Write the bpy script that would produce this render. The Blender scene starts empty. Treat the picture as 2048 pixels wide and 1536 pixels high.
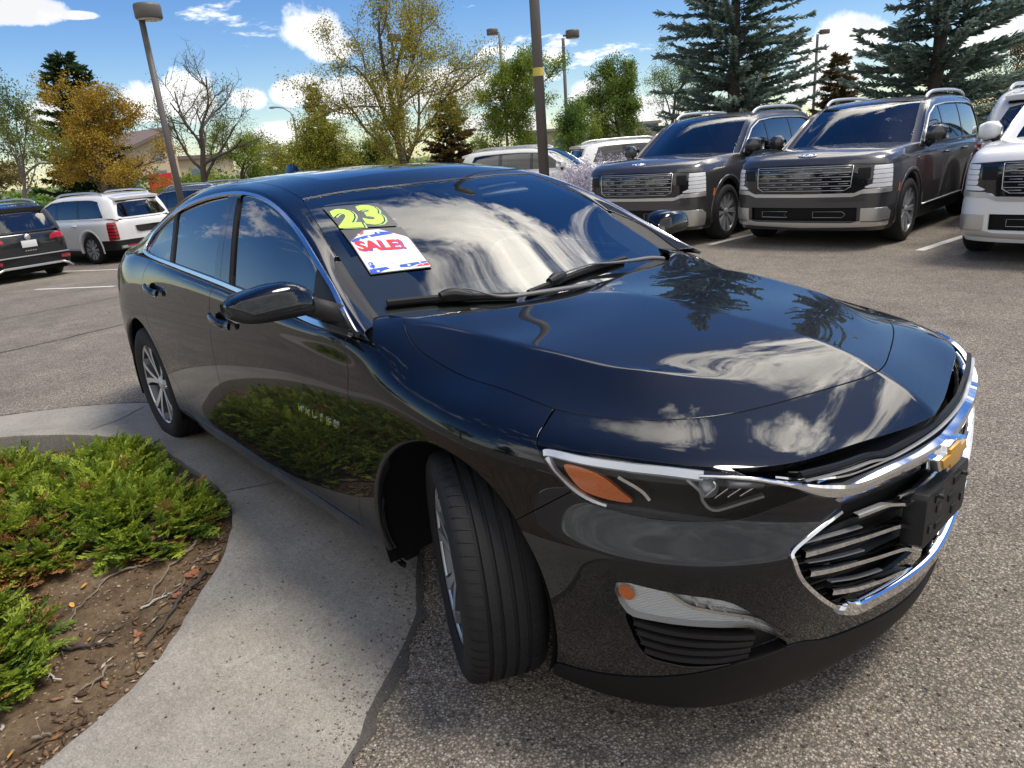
import bpy, bmesh, math, random
import numpy as np
from math import pi, sin, cos, tan, radians, sqrt, atan2
from mathutils import Vector, Matrix, Euler, noise as mnoise
from mathutils.bvhtree import BVHTree
random.seed(7); np.random.seed(7)
scene = bpy.context.scene
# ------------------------------------------------------------------ camera
cam = bpy.data.cameras.new('camera'); cam_o = bpy.data.objects.new('camera', cam); scene.collection.objects.link(cam_o)
cam.sensor_width = 36; cam.lens = 24.61; cam.clip_start = .05; cam.clip_end = 2000
_r, _u, _f = Vector((.66966, .73895, -.07422)), Vector((-.18962, .26675, .94493)), Vector((-.71806, .61870, -.31875))
cam_o.matrix_world = Matrix(((_r.x, _u.x, -_f.x, 1.4594), (_r.y, _u.y, -_f.y, -1.8765), (_r.z, _u.z, -_f.z, 1.4798), (0, 0, 0, 1)))
scene.camera = cam_o
# ------------------------------------------------------------------ light and exposure
SUN_DIR = Vector((cos(radians(48)), sin(radians(48)), 0)); SUN_EL = radians(66)
BRIGHT = Vector((-.05 * cos(radians(47)), .998 * cos(radians(47)), sin(radians(47))))   # the bright thick cloud high on the right
scene.view_settings.view_transform = 'Standard'; scene.view_settings.look = 'None'
scene.view_settings.exposure = 0.92; scene.view_settings.gamma = 1.0; scene.view_settings.use_curve_mapping = False
world = bpy.data.worlds.new('World'); scene.world = world; world.use_nodes = True
def build_sky():
    nt = world.node_tree; nt.nodes.clear(); lk = nt.links.new
    def nd(t, **kw):
        n = nt.nodes.new(t)
        for k, v in kw.items(): setattr(n, k, v)
        return n
    def math_(op, a, b=None, c=None, clamp=False):
        n = nd('ShaderNodeMath', operation=op, use_clamp=clamp)
        for i, v in enumerate((a, b, c)):
            if v is None: continue
            if isinstance(v, (int, float)): n.inputs[i].default_value = v
            else: lk(v, n.inputs[i])
        return n.outputs[0]
    def vmath(op, a, b=None):
        n = nd('ShaderNodeVectorMath', operation=op)
        for i, v in enumerate((a, b)):
            if v is None: continue
            if isinstance(v, (tuple, list)): n.inputs[i].default_value = v
            else: lk(v, n.inputs[i])
        return n
    def mrange(v, a, b, c, d, smooth=True):
        n = nd('ShaderNodeMapRange', interpolation_type='SMOOTHSTEP' if smooth else 'LINEAR')
        lk(v, n.inputs[0])
        for i, q in zip((1, 2, 3, 4), (a, b, c, d)): n.inputs[i].default_value = q
        return n.outputs[0]
    out = nd('ShaderNodeOutputWorld'); bg = nd('ShaderNodeBackground'); bg.inputs[1].default_value = SKY_STRENGTH
    sky = nd('ShaderNodeTexSky', sky_type='NISHITA'); sky.sun_disc = False
    sky.sun_elevation = SUN_EL; sky.sun_rotation = atan2(SUN_DIR.x, SUN_DIR.y); sky.altitude = 400
    sky.air_density = 1.0; sky.dust_density = .35; sky.ozone_density = 1.6
    tc = nd('ShaderNodeTexCoord'); D = vmath('NORMALIZE', tc.outputs['Generated']).outputs[0]
    sx = nd('ShaderNodeSeparateXYZ'); lk(D, sx.inputs[0]); Z = sx.outputs[2]
    zc = math_('MAXIMUM', Z, .0)
    # cumulus layer: flat bases seen in perspective
    den = math_('ADD', zc, .16); pv = nd('ShaderNodeCombineXYZ')
    lk(math_('DIVIDE', sx.outputs[0], den), pv.inputs[0]); lk(math_('DIVIDE', sx.outputs[1], den), pv.inputs[1]); lk(math_('MULTIPLY', zc, 1.2), pv.inputs[2])
    def noise(vec, scale, detail, rough, off=0, dist=0.):
        n = nd('ShaderNodeTexNoise'); n.inputs['Scale'].default_value = scale; n.inputs['Detail'].default_value = detail
        n.inputs['Roughness'].default_value = rough; n.inputs['Distortion'].default_value = dist
        if off: vec = vmath('ADD', vec, (off, off * .7, off * 1.3)).outputs[0]
        lk(vec, n.inputs['Vector']); return n.outputs['Fac']
    P = pv.outputs[0]
    base = noise(P, .95, 12, .62, 3.1, .25); big = noise(P, .28, 2, .5, 9.4)
    # more cloud behind the camera and overhead (what the bonnet mirrors), open blue ahead
    back = vmath('DOT_PRODUCT', D, tuple(BRIGHT)).outputs['Value']
    rear = vmath('DOT_PRODUCT', D, (.757, -.653, 0.)).outputs['Value']      # behind the photographer the sky is largely clouded over
    cov = math_('ADD', math_('MULTIPLY_ADD', mrange(back, .80, .985, 0, 1), .150, -.10), math_('MULTIPLY', mrange(rear, .02, .62, 0, 1), .30))
    dens = math_('ADD', math_('ADD', math_('MULTIPLY', base, .72), math_('MULTIPLY', big, .34)), cov)
    m1 = mrange(dens, .532, .575, 0, 1)
    # separate heaps along the far horizon
    fine = noise(D, 11.0, 9, .66, 5.0); fine2 = noise(D, 3.5, 5, .55, 1.7)
    m2 = None
    for (dx, dy, dz), wd, ht in CLOUDS:
        d = Vector((dx, dy, dz)).normalized(); h = Vector((d.y, -d.x, 0)).normalized(); v = h.cross(d)
        a = math_('DIVIDE', vmath('DOT_PRODUCT', D, tuple(h)).outputs['Value'], wd)
        b = vmath('DOT_PRODUCT', D, tuple(v)).outputs['Value']
        bb = math_('DIVIDE', b, ht)
        low = math_('MULTIPLY', math_('MINIMUM', bb, 0.), 1.5); bb = math_('ADD', math_('MAXIMUM', bb, 0.), low)
        f = math_('GREATER_THAN', vmath('DOT_PRODUCT', D, tuple(d)).outputs['Value'], 0.)
        r = math_('SQRT', math_('ADD', math_('MULTIPLY', a, a), math_('MULTIPLY', bb, bb)))
        q = math_('MULTIPLY', math_('SUBTRACT', 1.15, r), f)
        m2 = q if m2 is None else math_('MAXIMUM', m2, q)
    nn = math_('ADD', math_('MULTIPLY', math_('SUBTRACT', fine, .5), 1.9), math_('MULTIPLY', math_('SUBTRACT', fine2, .5), 1.2))
    heap = mrange(math_('ADD', m2, nn), .12, .46, 0, 1)
    mask = math_('MAXIMUM', m1, heap)
    # cloud colour: thick parts grey below, bright at the rims and tops
    thick = mrange(dens, .575, .74, 0, 1)
    shade = noise(P, 1.6, 6, .6, 12.)
    t2 = math_('MULTIPLY', thick, mrange(shade, .30, .65, .55, 1.))
    hs = noise(D, 14., 5, .6, 2.2); hshade = math_('MULTIPLY', mrange(math_('ADD', hs, math_('MULTIPLY', fine2, .6)), .50, .92, 0, 1), .75)
    inh = math_('MULTIPLY', heap, hshade)
    gr = math_('MAXIMUM', math_('MULTIPLY', t2, m1), inh)
    cc = nd('ShaderNodeMix', data_type='RGBA'); lk(gr, cc.inputs[0])
    cc.inputs[6].default_value = (*[c / SKY_STRENGTH for c in CLOUD_LIT], 1); cc.inputs[7].default_value = (*[c / SKY_STRENGTH for c in CLOUD_GREY], 1)
    # broad glow added to that bright cloud, apart from the sun, broken up by it
    gl = math_('POWER', 2.718, math_('DIVIDE', math_('SUBTRACT', back, 1.), GLOW_W)); tex = mrange(noise(P, 2.4, 7, .62, 20.), .3, .7, .35, 1.5)
    gl = math_('MULTIPLY', math_('MULTIPLY', math_('MULTIPLY', gl, tex), m1), GLOW / SKY_STRENGTH)
    gc = nd('ShaderNodeMix', data_type='RGBA', blend_type='MULTIPLY'); gc.inputs[0].default_value = 1; gc.inputs[6].default_value = (1., .93, .80, 1); lk(gl, gc.inputs[7])
    mx = nd('ShaderNodeMix', data_type='RGBA'); lk(math_('MULTIPLY', mask, .96), mx.inputs[0]); hs_ = nd('ShaderNodeHueSaturation'); hs_.inputs['Saturation'].default_value = 1.38; hs_.inputs['Hue'].default_value = .512; lk(sky.outputs[0], hs_.inputs['Color']); lk(hs_.outputs[0], mx.inputs[6]); lk(cc.outputs[2], mx.inputs[7])
    ad = nd('ShaderNodeMix', data_type='RGBA', blend_type='ADD'); ad.inputs[0].default_value = 1; lk(mx.outputs[2], ad.inputs[6]); lk(gc.outputs[2], ad.inputs[7])
    lk(ad.outputs[2], bg.inputs[0]); lk(bg.outputs[0], out.inputs[0])
SKY_STRENGTH = .076; GLOW = 3.2; GLOW_W = .06
CLOUD_LIT = (.84, .83, .81); CLOUD_GREY = (.40, .40, .405)
CLOUDS = []
def ray_dir(px, py): return (_f + _r * ((px - 1024) / 1400) - _u * ((py - 768) / 1400)).normalized()
for px, py, w, h in ((630, 70, 60, 52), (665, 100, 60, 34), (600, 185, 62, 36), (700, 190, 90, 40), (490, 200, 45, 34), (300, 215, 60, 45), (380, 200, 60, 60), (870, 180, 110, 40), (1110, 118, 28, 20), (1185, 195, 50, 42), (1690, 80, 62, 45), (1620, 110, 50, 40), (1640, 170, 70, 60), (1990, 80, 60, 45), (20, 20, 70, 28), (150, 32, 34, 7), (545, 270, 60, 25), (130, 240, 60, 40), (1300, 230, 80, 40), (2150, 60, 80, 60), (1000, 250, 90, 25)):
    CLOUDS.append((tuple(ray_dir(px, py)), w / 1400 * 1.0, h / 1400 * 1.0))
build_sky()
SUN_ENERGY = 2.0
sun = bpy.data.lights.new('sun', 'SUN'); sun.energy = SUN_ENERGY; sun.angle = radians(20); sun.color = (1.0, .93, .82)
sun_o = bpy.data.objects.new('sun', sun); scene.collection.objects.link(sun_o)
_sd = Vector((SUN_DIR.x * cos(SUN_EL), SUN_DIR.y * cos(SUN_EL), sin(SUN_EL)))
sun_o.rotation_euler = _sd.to_track_quat('Z', 'Y').to_euler(); sun_o.location = _sd * 60
# ------------------------------------------------------------------ helpers
C = bpy.context.scene.collection

def mesh_from(name, V, F, mat=None, smooth=True, normals=None, uv=None):
    me = bpy.data.meshes.new(name)
    V = np.asarray(V, dtype=np.float32)
    if isinstance(F, np.ndarray):
        k = F.shape[1]
        me.vertices.add(len(V)); me.vertices.foreach_set('co', V.ravel())
        me.loops.add(F.size); me.loops.foreach_set('vertex_index', F.astype(np.int32).ravel())
        me.polygons.add(len(F)); me.polygons.foreach_set('loop_start', np.arange(0, F.size, k, dtype=np.int32))
        me.update(calc_edges=True); me.validate()
    else:
        me.from_pydata([tuple(map(float, v)) for v in V], [], F); me.update()
    if smooth: me.polygons.foreach_set('use_smooth', np.ones(len(me.polygons), dtype=bool))
    if normals is not None and len(normals) == len(me.vertices):
        me.normals_split_custom_set_from_vertices(np.asarray(normals, dtype=np.float32).tolist())
    if mat is not None: me.materials.append(mat)
    return me

def link(name, me, parent=None, loc=None):
    o = bpy.data.objects.new(name, me); C.objects.link(o)
    if parent is not None: o.parent = parent
    if loc is not None: o.location = loc
    return o

def tag(o, label=None, cat=None, group=None, kind=None):
    if label: o['label'] = label
    if cat: o['category'] = cat
    if group: o['group'] = group
    if kind: o['kind'] = kind
    return o

def thing(name, label, cat, loc=(0, 0, 0), rz=0, group=None):
    o = bpy.data.objects.new(name, None); C.objects.link(o)
    o.empty_display_size = .2
    o.location = loc; o.rotation_euler = (0, 0, rz)
    return tag(o, label, cat, group)

def copy_tree(o, parent=None):
    c = o.copy(); C.objects.link(c)
    if parent is not None: c.parent = parent
    for ch in o.children: copy_tree(ch, c)
    return c

class MB:
    """collects shapes into one mesh"""
    def __init__(s): s.V = []; s.F = []; s.S = []
    def add(s, V, F, smooth=False):
        b = len(s.V); s.V += [tuple(map(float, v)) for v in V]
        s.F += [tuple(b + i for i in f) for f in F]; s.S += [smooth] * len(F); return s
    def box(s, a, b, rot=None, pivot=(0, 0, 0), taper=None):
        x0, y0, z0 = a; x1, y1, z1 = b
        V = [(x0, y0, z0), (x1, y0, z0), (x1, y1, z0), (x0, y1, z0), (x0, y0, z1), (x1, y0, z1), (x1, y1, z1), (x0, y1, z1)]
        if taper:
            cx, cy = (x0 + x1) / 2, (y0 + y1) / 2
            V = V[:4] + [(cx + (v[0] - cx) * taper, cy + (v[1] - cy) * taper, v[2]) for v in V[4:]]
        if rot is not None: V = [tuple(Vector(pivot) + rot @ (Vector(v) - Vector(pivot))) for v in V]
        return s.add(V, [(0, 3, 2, 1), (4, 5, 6, 7), (0, 1, 5, 4), (1, 2, 6, 5), (2, 3, 7, 6), (3, 0, 4, 7)])
    def tube(s, pts, rad, n=8, caps=True, smooth=True, flat=1.0):
        pts = [Vector(p) for p in pts]; m = len(pts)
        if not hasattr(rad, '__len__'): rad = [rad] * m
        V = []; prev = None
        for i, p in enumerate(pts):
            t = (pts[min(i + 1, m - 1)] - pts[max(i - 1, 0)])
            if t.length < 1e-9: t = Vector((0, 0, 1))
            t.normalize()
            if prev is None:
                ax = Vector((0, 0, 1)) if abs(t.z) < .9 else Vector((1, 0, 0))
                prev = t.cross(ax).normalized()
            e1 = (prev - t * prev.dot(t))
            if e1.length < 1e-6: e1 = t.orthogonal()
            e1.normalize(); e2 = t.cross(e1); prev = e1
            for k in range(n):
                a = 2 * pi * k / n
                V.append(p + (e1 * cos(a) + e2 * sin(a) * flat) * rad[i])
        F = [(i * n + k, i * n + (k + 1) % n, (i + 1) * n + (k + 1) % n, (i + 1) * n + k) for i in range(m - 1) for k in range(n)]
        s.add(V, F, smooth)
        if caps:
            b = len(s.V) - len(V)
            s.F.append(tuple(b + k for k in range(n))[::-1]); s.S.append(False)
            s.F.append(tuple(b + (m - 1) * n + k for k in range(n))); s.S.append(False)
        return s
    def lathe(s, prof, n=32, axis='y', center=(0, 0, 0), smooth=True, closed=False):
        """prof: list of (r, h); revolve round axis"""
        V = []
        for r, h in prof:
            for k in range(n):
                a = 2 * pi * k / n
                if axis == 'y': V.append((center[0] + r * cos(a), center[1] + h, center[2] + r * sin(a)))
                elif axis == 'z': V.append((center[0] + r * cos(a), center[1] + r * sin(a), center[2] + h))
                else: V.append((center[0] + h, center[1] + r * cos(a), center[2] + r * sin(a)))
        m = len(prof)
        F = [(i * n + k, (i + 1) * n + k, (i + 1) * n + (k + 1) % n, i * n + (k + 1) % n) for i in range(m - 1) for k in range(n)]
        if closed: F += [((m - 1) * n + k, k, (k + 1) % n, (m - 1) * n + (k + 1) % n) for k in range(n)]
        return s.add(V, F, smooth)
    def prism(s, poly, f0, f1, smooth=False):
        """poly: 2-D outline; f0(u,v), f1(u,v) give the bottom and top points"""
        n = len(poly)
        V = [f0(*q) for q in poly] + [f1(*q) for q in poly]
        F = [tuple(range(n))[::-1], tuple(range(n, 2 * n))] + [(i, (i + 1) % n, n + (i + 1) % n, n + i) for i in range(n)]
        return s.add(V, F, smooth)
    def mesh(s, name, mat=None, bevel=0):
        me = bpy.data.meshes.new(name); me.from_pydata(s.V, [], s.F); me.update()
        if len(me.polygons) == len(s.S): me.polygons.foreach_set('use_smooth', np.array(s.S, dtype=bool))
        if mat is not None: me.materials.append(mat)
        if bevel: 
            bm = bmesh.new(); bm.from_mesh(me)
            bmesh.ops.remove_doubles(bm, verts=bm.verts, dist=1e-5)
            es = [e for e in bm.edges if e.is_manifold and e.calc_face_angle(0) > .5]
            bmesh.ops.bevel(bm, geom=es, offset=bevel, segments=2, profile=.6, affect='EDGES', clamp_overlap=True)
            for f in bm.faces: f.smooth = True
            bm.to_mesh(me); bm.free()
            try: me.set_sharp_from_angle(angle=.7)
            except Exception: pass
        return me
    def build(s, name, mat=None, parent=None, bevel=0, loc=None):
        return link(name, s.mesh(name, mat, bevel), parent, loc)

# ---- materials
def nodes(name):
    m = bpy.data.materials.new(name); m.use_nodes = True
    nt = m.node_tree; return m, nt, nt.nodes['Principled BSDF']

def N(nt, t, **kw):
    n = nt.nodes.new(t)
    for k, v in kw.items():
        if k.startswith('i_'):
            key = k[2:]
            key = int(key) if key.isdigit() else key.replace('_', ' ')
            n.inputs[key].default_value = v
        else: setattr(n, k, v)
    return n

def simple(name, col, rough=.5, metal=0., spec=.5, coat=0., noise=0., nscale=30, bump=0., bscale=200, **kw):
    m, nt, b = nodes(name)
    b.inputs['Base Color'].default_value = (*col, 1); b.inputs['Roughness'].default_value = rough
    b.inputs['Metallic'].default_value = metal; b.inputs['Specular IOR Level'].default_value = spec
    b.inputs['Coat Weight'].default_value = coat; b.inputs['Coat Roughness'].default_value = .004
    for k, v in kw.items(): b.inputs[k.replace('_', ' ')].default_value = v
    tc = None
    if noise:
        tc = N(nt, 'ShaderNodeTexCoord'); nz = N(nt, 'ShaderNodeTexNoise', i_Scale=nscale, i_Detail=6.)
        nt.links.new(tc.outputs['Object'], nz.inputs['Vector'])
        mr = N(nt, 'ShaderNodeMapRange', i_3=1 - noise, i_4=1 + noise)
        nt.links.new(nz.outputs['Fac'], mr.inputs[0])
        mx = N(nt, 'ShaderNodeMix', data_type='RGBA', blend_type='MULTIPLY'); mx.inputs[0].default_value = 1
        mx.inputs[6].default_value = (*col, 1); nt.links.new(mr.outputs[0], mx.inputs[7])
        nt.links.new(mx.outputs[2], b.inputs['Base Color'])
        mr2 = N(nt, 'ShaderNodeMapRange', i_3=max(0, rough - .15 * noise), i_4=min(1, rough + .15 * noise + .05))
        nt.links.new(nz.outputs['Fac'], mr2.inputs[0]); nt.links.new(mr2.outputs[0], b.inputs['Roughness'])
    if bump:
        if tc is None: tc = N(nt, 'ShaderNodeTexCoord')
        nb = N(nt, 'ShaderNodeTexNoise', i_Scale=bscale, i_Detail=4.)
        nt.links.new(tc.outputs['Object'], nb.inputs['Vector'])
        bp = N(nt, 'ShaderNodeBump', i_Strength=bump, i_Distance=.01)
        nt.links.new(nb.outputs['Fac'], bp.inputs['Height']); nt.links.new(bp.outputs[0], b.inputs['Normal'])
    return m

def thin_glass(name, tint=(.35, .45, .45), rough=0.0, f0=1.5, boost=0., gain=1.6):
    """a single sheet: Fresnel mirror over tinted see-through"""
    m = bpy.data.materials.new(name); m.use_nodes = True; nt = m.node_tree; nt.nodes.clear()
    out = N(nt, 'ShaderNodeOutputMaterial'); mx = N(nt, 'ShaderNodeMixShader')
    tr = N(nt, 'ShaderNodeBsdfTransparent'); tr.inputs[0].default_value = (*tint, 1)
    gl = N(nt, 'ShaderNodeBsdfGlossy'); gl.inputs['Roughness'].default_value = rough
    fr = N(nt, 'ShaderNodeFresnel', i_IOR=f0)
    ma = N(nt, 'ShaderNodeMath', operation='MULTIPLY_ADD', use_clamp=True); ma.inputs[1].default_value = gain; ma.inputs[2].default_value = boost
    nt.links.new(fr.outputs[0], ma.inputs[0]); nt.links.new(ma.outputs[0], mx.inputs[0])
    nt.links.new(tr.outputs[0], mx.inputs[1]); nt.links.new(gl.outputs[0], mx.inputs[2])
    nt.links.new(mx.outputs[0], out.inputs[0])
    return m

# ---- trimmed surface panels
class Surf:
    def __init__(s, V, Nn, T): s.V = V; s.N = Nn; s.T = T
    def compact(s):
        u, inv = np.unique(s.T, return_inverse=True)
        return Surf(s.V[u], s.N[u], inv.reshape(-1, 3))
    def sub(s, mask): return Surf(s.V, s.N, s.T[mask]).compact()
    def refine(s):
        T = s.T; E = np.sort(np.concatenate([T[:, [0, 1]], T[:, [1, 2]], T[:, [2, 0]]]), 1)
        u, inv = np.unique(E, axis=0, return_inverse=True); inv = inv.reshape(-1)
        n = len(s.V); m = len(T)
        V = np.concatenate([s.V, (s.V[u[:, 0]] + s.V[u[:, 1]]) / 2])
        Nn = np.concatenate([s.N, s.N[u[:, 0]] + s.N[u[:, 1]]]); Nn /= np.linalg.norm(Nn, axis=1)[:, None] + 1e-12
        ab, bc, ca = n + inv[:m], n + inv[m:2 * m], n + inv[2 * m:]
        a, b, c = T.T
        T2 = np.concatenate([np.stack([a, ab, ca], 1), np.stack([ab, b, bc], 1), np.stack([ca, bc, c], 1), np.stack([ab, bc, ca], 1)])
        return Surf(V, Nn, T2)
    def cut(s, phi):
        """keep the part where phi < 0"""
        T = s.T; pos = phi[T] > 0; k = pos.sum(1)
        keep = T[k == 0]; new = []
        tri = T[(k > 0) & (k < 3)]
        if len(tri) == 0: return Surf(s.V, s.N, keep).compact() if len(keep) else None
        E = np.sort(np.concatenate([tri[:, [0, 1]], tri[:, [1, 2]], tri[:, [2, 0]]]), 1)
        u = np.unique(E, axis=0)
        pu = phi[u] > 0; u = u[pu[:, 0] != pu[:, 1]]
        t = phi[u[:, 0]] / (phi[u[:, 0]] - phi[u[:, 1]]); t = np.clip(t, .001, .999)[:, None]
        n = len(s.V)
        V = np.concatenate([s.V, s.V[u[:, 0]] * (1 - t) + s.V[u[:, 1]] * t])
        Nn = np.concatenate([s.N, s.N[u[:, 0]] * (1 - t) + s.N[u[:, 1]] * t]); Nn /= np.linalg.norm(Nn, axis=1)[:, None] + 1e-12
        key = u[:, 0].astype(np.int64) * n + u[:, 1]
        def ev(a, b):
            q = np.minimum(a, b).astype(np.int64) * n + np.maximum(a, b)
            return n + np.searchsorted(key, q)
        p = phi[tri] > 0; c = p.sum(1)
        one = tri[c == 2]; po = p[c == 2]            # one inside
        if len(one):
            r = np.argmin(po, 1); i = np.arange(len(one))
            a, b, d = one[i, r], one[i, (r + 1) % 3], one[i, (r + 2) % 3]
            new.append(np.stack([a, ev(a, b), ev(a, d)], 1))
        two = tri[c == 1]; pt = p[c == 1]
        if len(two):
            r = np.argmax(pt, 1); i = np.arange(len(two))
            a, b, d = two[i, r], two[i, (r + 1) % 3], two[i, (r + 2) % 3]
            ab, ad = ev(a, b), ev(a, d)
            new.append(np.stack([ab, b, d], 1)); new.append(np.stack([ab, d, ad], 1))
        T2 = np.concatenate([keep] + new)
        return Surf(V, Nn, T2).compact() if len(T2) else None
    def mirror(s):
        m = np.array([1, -1, 1.]); return Surf(s.V * m, s.N * m, s.T[:, ::-1])
    def offset(s, d): return Surf(s.V + s.N * d, s.N, s.T)

def sdf_poly(P, poly):
    """signed distance (negative inside) of 2-D points P to a closed polygon"""
    poly = np.asarray(poly, float); A = poly; B = np.roll(poly, -1, 0)
    d = np.full(len(P), 1e9); inside = np.zeros(len(P), bool)
    for a, b in zip(A, B):
        ab = b - a; l2 = ab @ ab
        if l2 < 1e-14: continue
        ap = P - a; t = np.clip(ap @ ab / l2, 0, 1)
        q = ap - t[:, None] * ab; d = np.minimum(d, (q * q).sum(1))
        c = ((a[1] > P[:, 1]) != (b[1] > P[:, 1]))
        with np.errstate(divide='ignore', invalid='ignore'):
            xi = a[0] + (P[:, 1] - a[1]) / (b[1] - a[1] + 1e-30) * ab[0]
        inside ^= c & (P[:, 0] < xi)
    d = np.sqrt(d); return np.where(inside, -d, d)

def sdf_line(P, line):
    """signed distance to an open polyline carried on far beyond its ends: positive on its left"""
    L = np.asarray(line, float); d0 = L[0] - L[1]; d1 = L[-1] - L[-2]
    L = np.concatenate([[L[0] + d0 / np.linalg.norm(d0) * 12], L, [L[-1] + d1 / np.linalg.norm(d1) * 12]])
    t = L[-1] - L[0]; nrm = np.array([-t[1], t[0]]) / np.linalg.norm(t)
    poly = np.concatenate([L, [L[-1] + nrm * 40], [L[0] + nrm * 40]])
    return -sdf_poly(P, poly)

def spline(pts, n=8, closed=False):
    """Catmull-Rom through points (any dimension)"""
    P = [np.asarray(p, float) for p in pts]; m = len(P); out = []
    for i in range(m if closed else m - 1):
        p1, p2 = P[i], P[(i + 1) % m]
        p0 = P[(i - 1) % m] if closed or i > 0 else 2 * p1 - p2
        p3 = P[(i + 2) % m] if closed or i + 2 < m else 2 * p2 - p1
        for k in range(n):
            t = k / n
            out.append(.5 * ((2 * p1) + (p2 - p0) * t + (2 * p0 - 5 * p1 + 4 * p2 - p3) * t * t + (3 * p1 - p0 - 3 * p2 + p3) * t ** 3))
    if not closed: out.append(P[-1])
    return np.array(out)

def biggest(s):
    """the largest connected piece"""
    p = np.arange(len(s.V))
    while True:
        q = p.copy(); m = np.minimum.reduce([q[s.T[:, 0]], q[s.T[:, 1]], q[s.T[:, 2]]])
        for k in range(3): np.minimum.at(q, s.T[:, k], m)
        q = q[q]
        if (q == p).all(): break
        p = q
    lab = p[s.T[:, 0]]; u, n = np.unique(lab, return_counts=True); return s.sub(lab == u[np.argmax(n)])

def boundary(T):
    E = np.concatenate([T[:, [0, 1]], T[:, [1, 2]], T[:, [2, 0]]]).astype(np.int64)
    n = E.max() + 1
    key = E[:, 0] * n + E[:, 1]; rev = E[:, 1] * n + E[:, 0]
    return E[~np.isin(key, rev)]

def panel(name, s, mat, parent=None, depth=.012, lip=.0012, label=None):
    """trimmed surface with a rounded turned-in edge; s is a Surf (outer skin)"""
    E = boundary(s.T); bv = np.unique(E)
    idx = -np.ones(len(s.V), int); idx[bv] = np.arange(len(bv))
    # outward direction in the surface at boundary vertices
    t = s.V[E[:, 1]] - s.V[E[:, 0]]; nn = s.N[E[:, 0]] + s.N[E[:, 1]]
    o = np.cross(t, nn); o /= np.linalg.norm(o, axis=1)[:, None] + 1e-12
    acc = np.zeros((len(bv), 3)); np.add.at(acc, idx[E[:, 0]], o); np.add.at(acc, idx[E[:, 1]], o)
    acc /= np.linalg.norm(acc, axis=1)[:, None] + 1e-12
    nb = s.N[bv]; n0 = len(s.V); k = len(bv)
    V1 = s.V[bv] + acc * lip - nb * lip; V2 = V1 - nb * depth
    N1 = acc * .9 + nb * .45; N1 /= np.linalg.norm(N1, axis=1)[:, None] + 1e-12
    V = np.concatenate([s.V, V1, V1, V2]); Nn = np.concatenate([s.N, N1, acc, acc])
    a, b = idx[E[:, 0]], idx[E[:, 1]]
    def quad(i0, i1, j0, j1): return np.concatenate([np.stack([i0, j0, j1], 1), np.stack([i0, j1, i1], 1)])
    T = np.concatenate([s.T, quad(E[:, 0], E[:, 1], n0 + a, n0 + b), quad(n0 + k + a, n0 + k + b, n0 + 2 * k + a, n0 + 2 * k + b)])
    me = mesh_from(name, V, T, mat, True, Nn)
    ob = link(name, me, parent)
    if label: ob['label'] = label
    return ob

def interp_subsurf(V, F, crease, levels, iters=8):
    """Catmull-Clark surface whose limit passes through V"""
    V = np.asarray(V, float); cur = V.copy()
    me = bpy.data.meshes.new('cage'); me.from_pydata([tuple(v) for v in cur], [], F); me.update()
    if crease:
        at = me.attributes.new('crease_edge', 'FLOAT', 'EDGE')
        for e in me.edges:
            w = crease.get(tuple(sorted(e.vertices)), 0)
            if w: at.data[e.index].value = w
    ob = bpy.data.objects.new('cage', me); C.objects.link(ob)
    md = ob.modifiers.new('s', 'SUBSURF'); md.levels = 2; md.render_levels = 2; md.use_limit_surface = True
    def ev():
        dg = bpy.context.evaluated_depsgraph_get(); dg.update()
        m2 = ob.evaluated_get(dg).data
        co = np.empty(len(m2.vertices) * 3, np.float32); m2.vertices.foreach_get('co', co)
        return m2, co.reshape(-1, 3).astype(float)
    for it in range(iters):
        _, co = ev()
        d = V - co[:len(V)]
        cur += d * .9
        me.vertices.foreach_set('co', cur.astype(np.float32).ravel()); me.update()
    md.levels = levels; me.update_tag(); ob.update_tag()
    m2, co = ev()
    nf = len(m2.polygons); q = np.empty(nf * 4, np.int32); m2.loops.foreach_get('vertex_index', q); q = q.reshape(-1, 4)
    nr = np.empty(len(m2.vertices) * 3, np.float32); m2.vertex_normals.foreach_get('vector', nr); nr = nr.reshape(-1, 3).astype(float)
    T = np.concatenate([q[:, [0, 1, 2]], q[:, [0, 2, 3]]])
    s = Surf(co.copy(), nr.copy(), T.copy())
    bpy.data.objects.remove(ob); bpy.data.meshes.remove(me)
    return s
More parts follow.
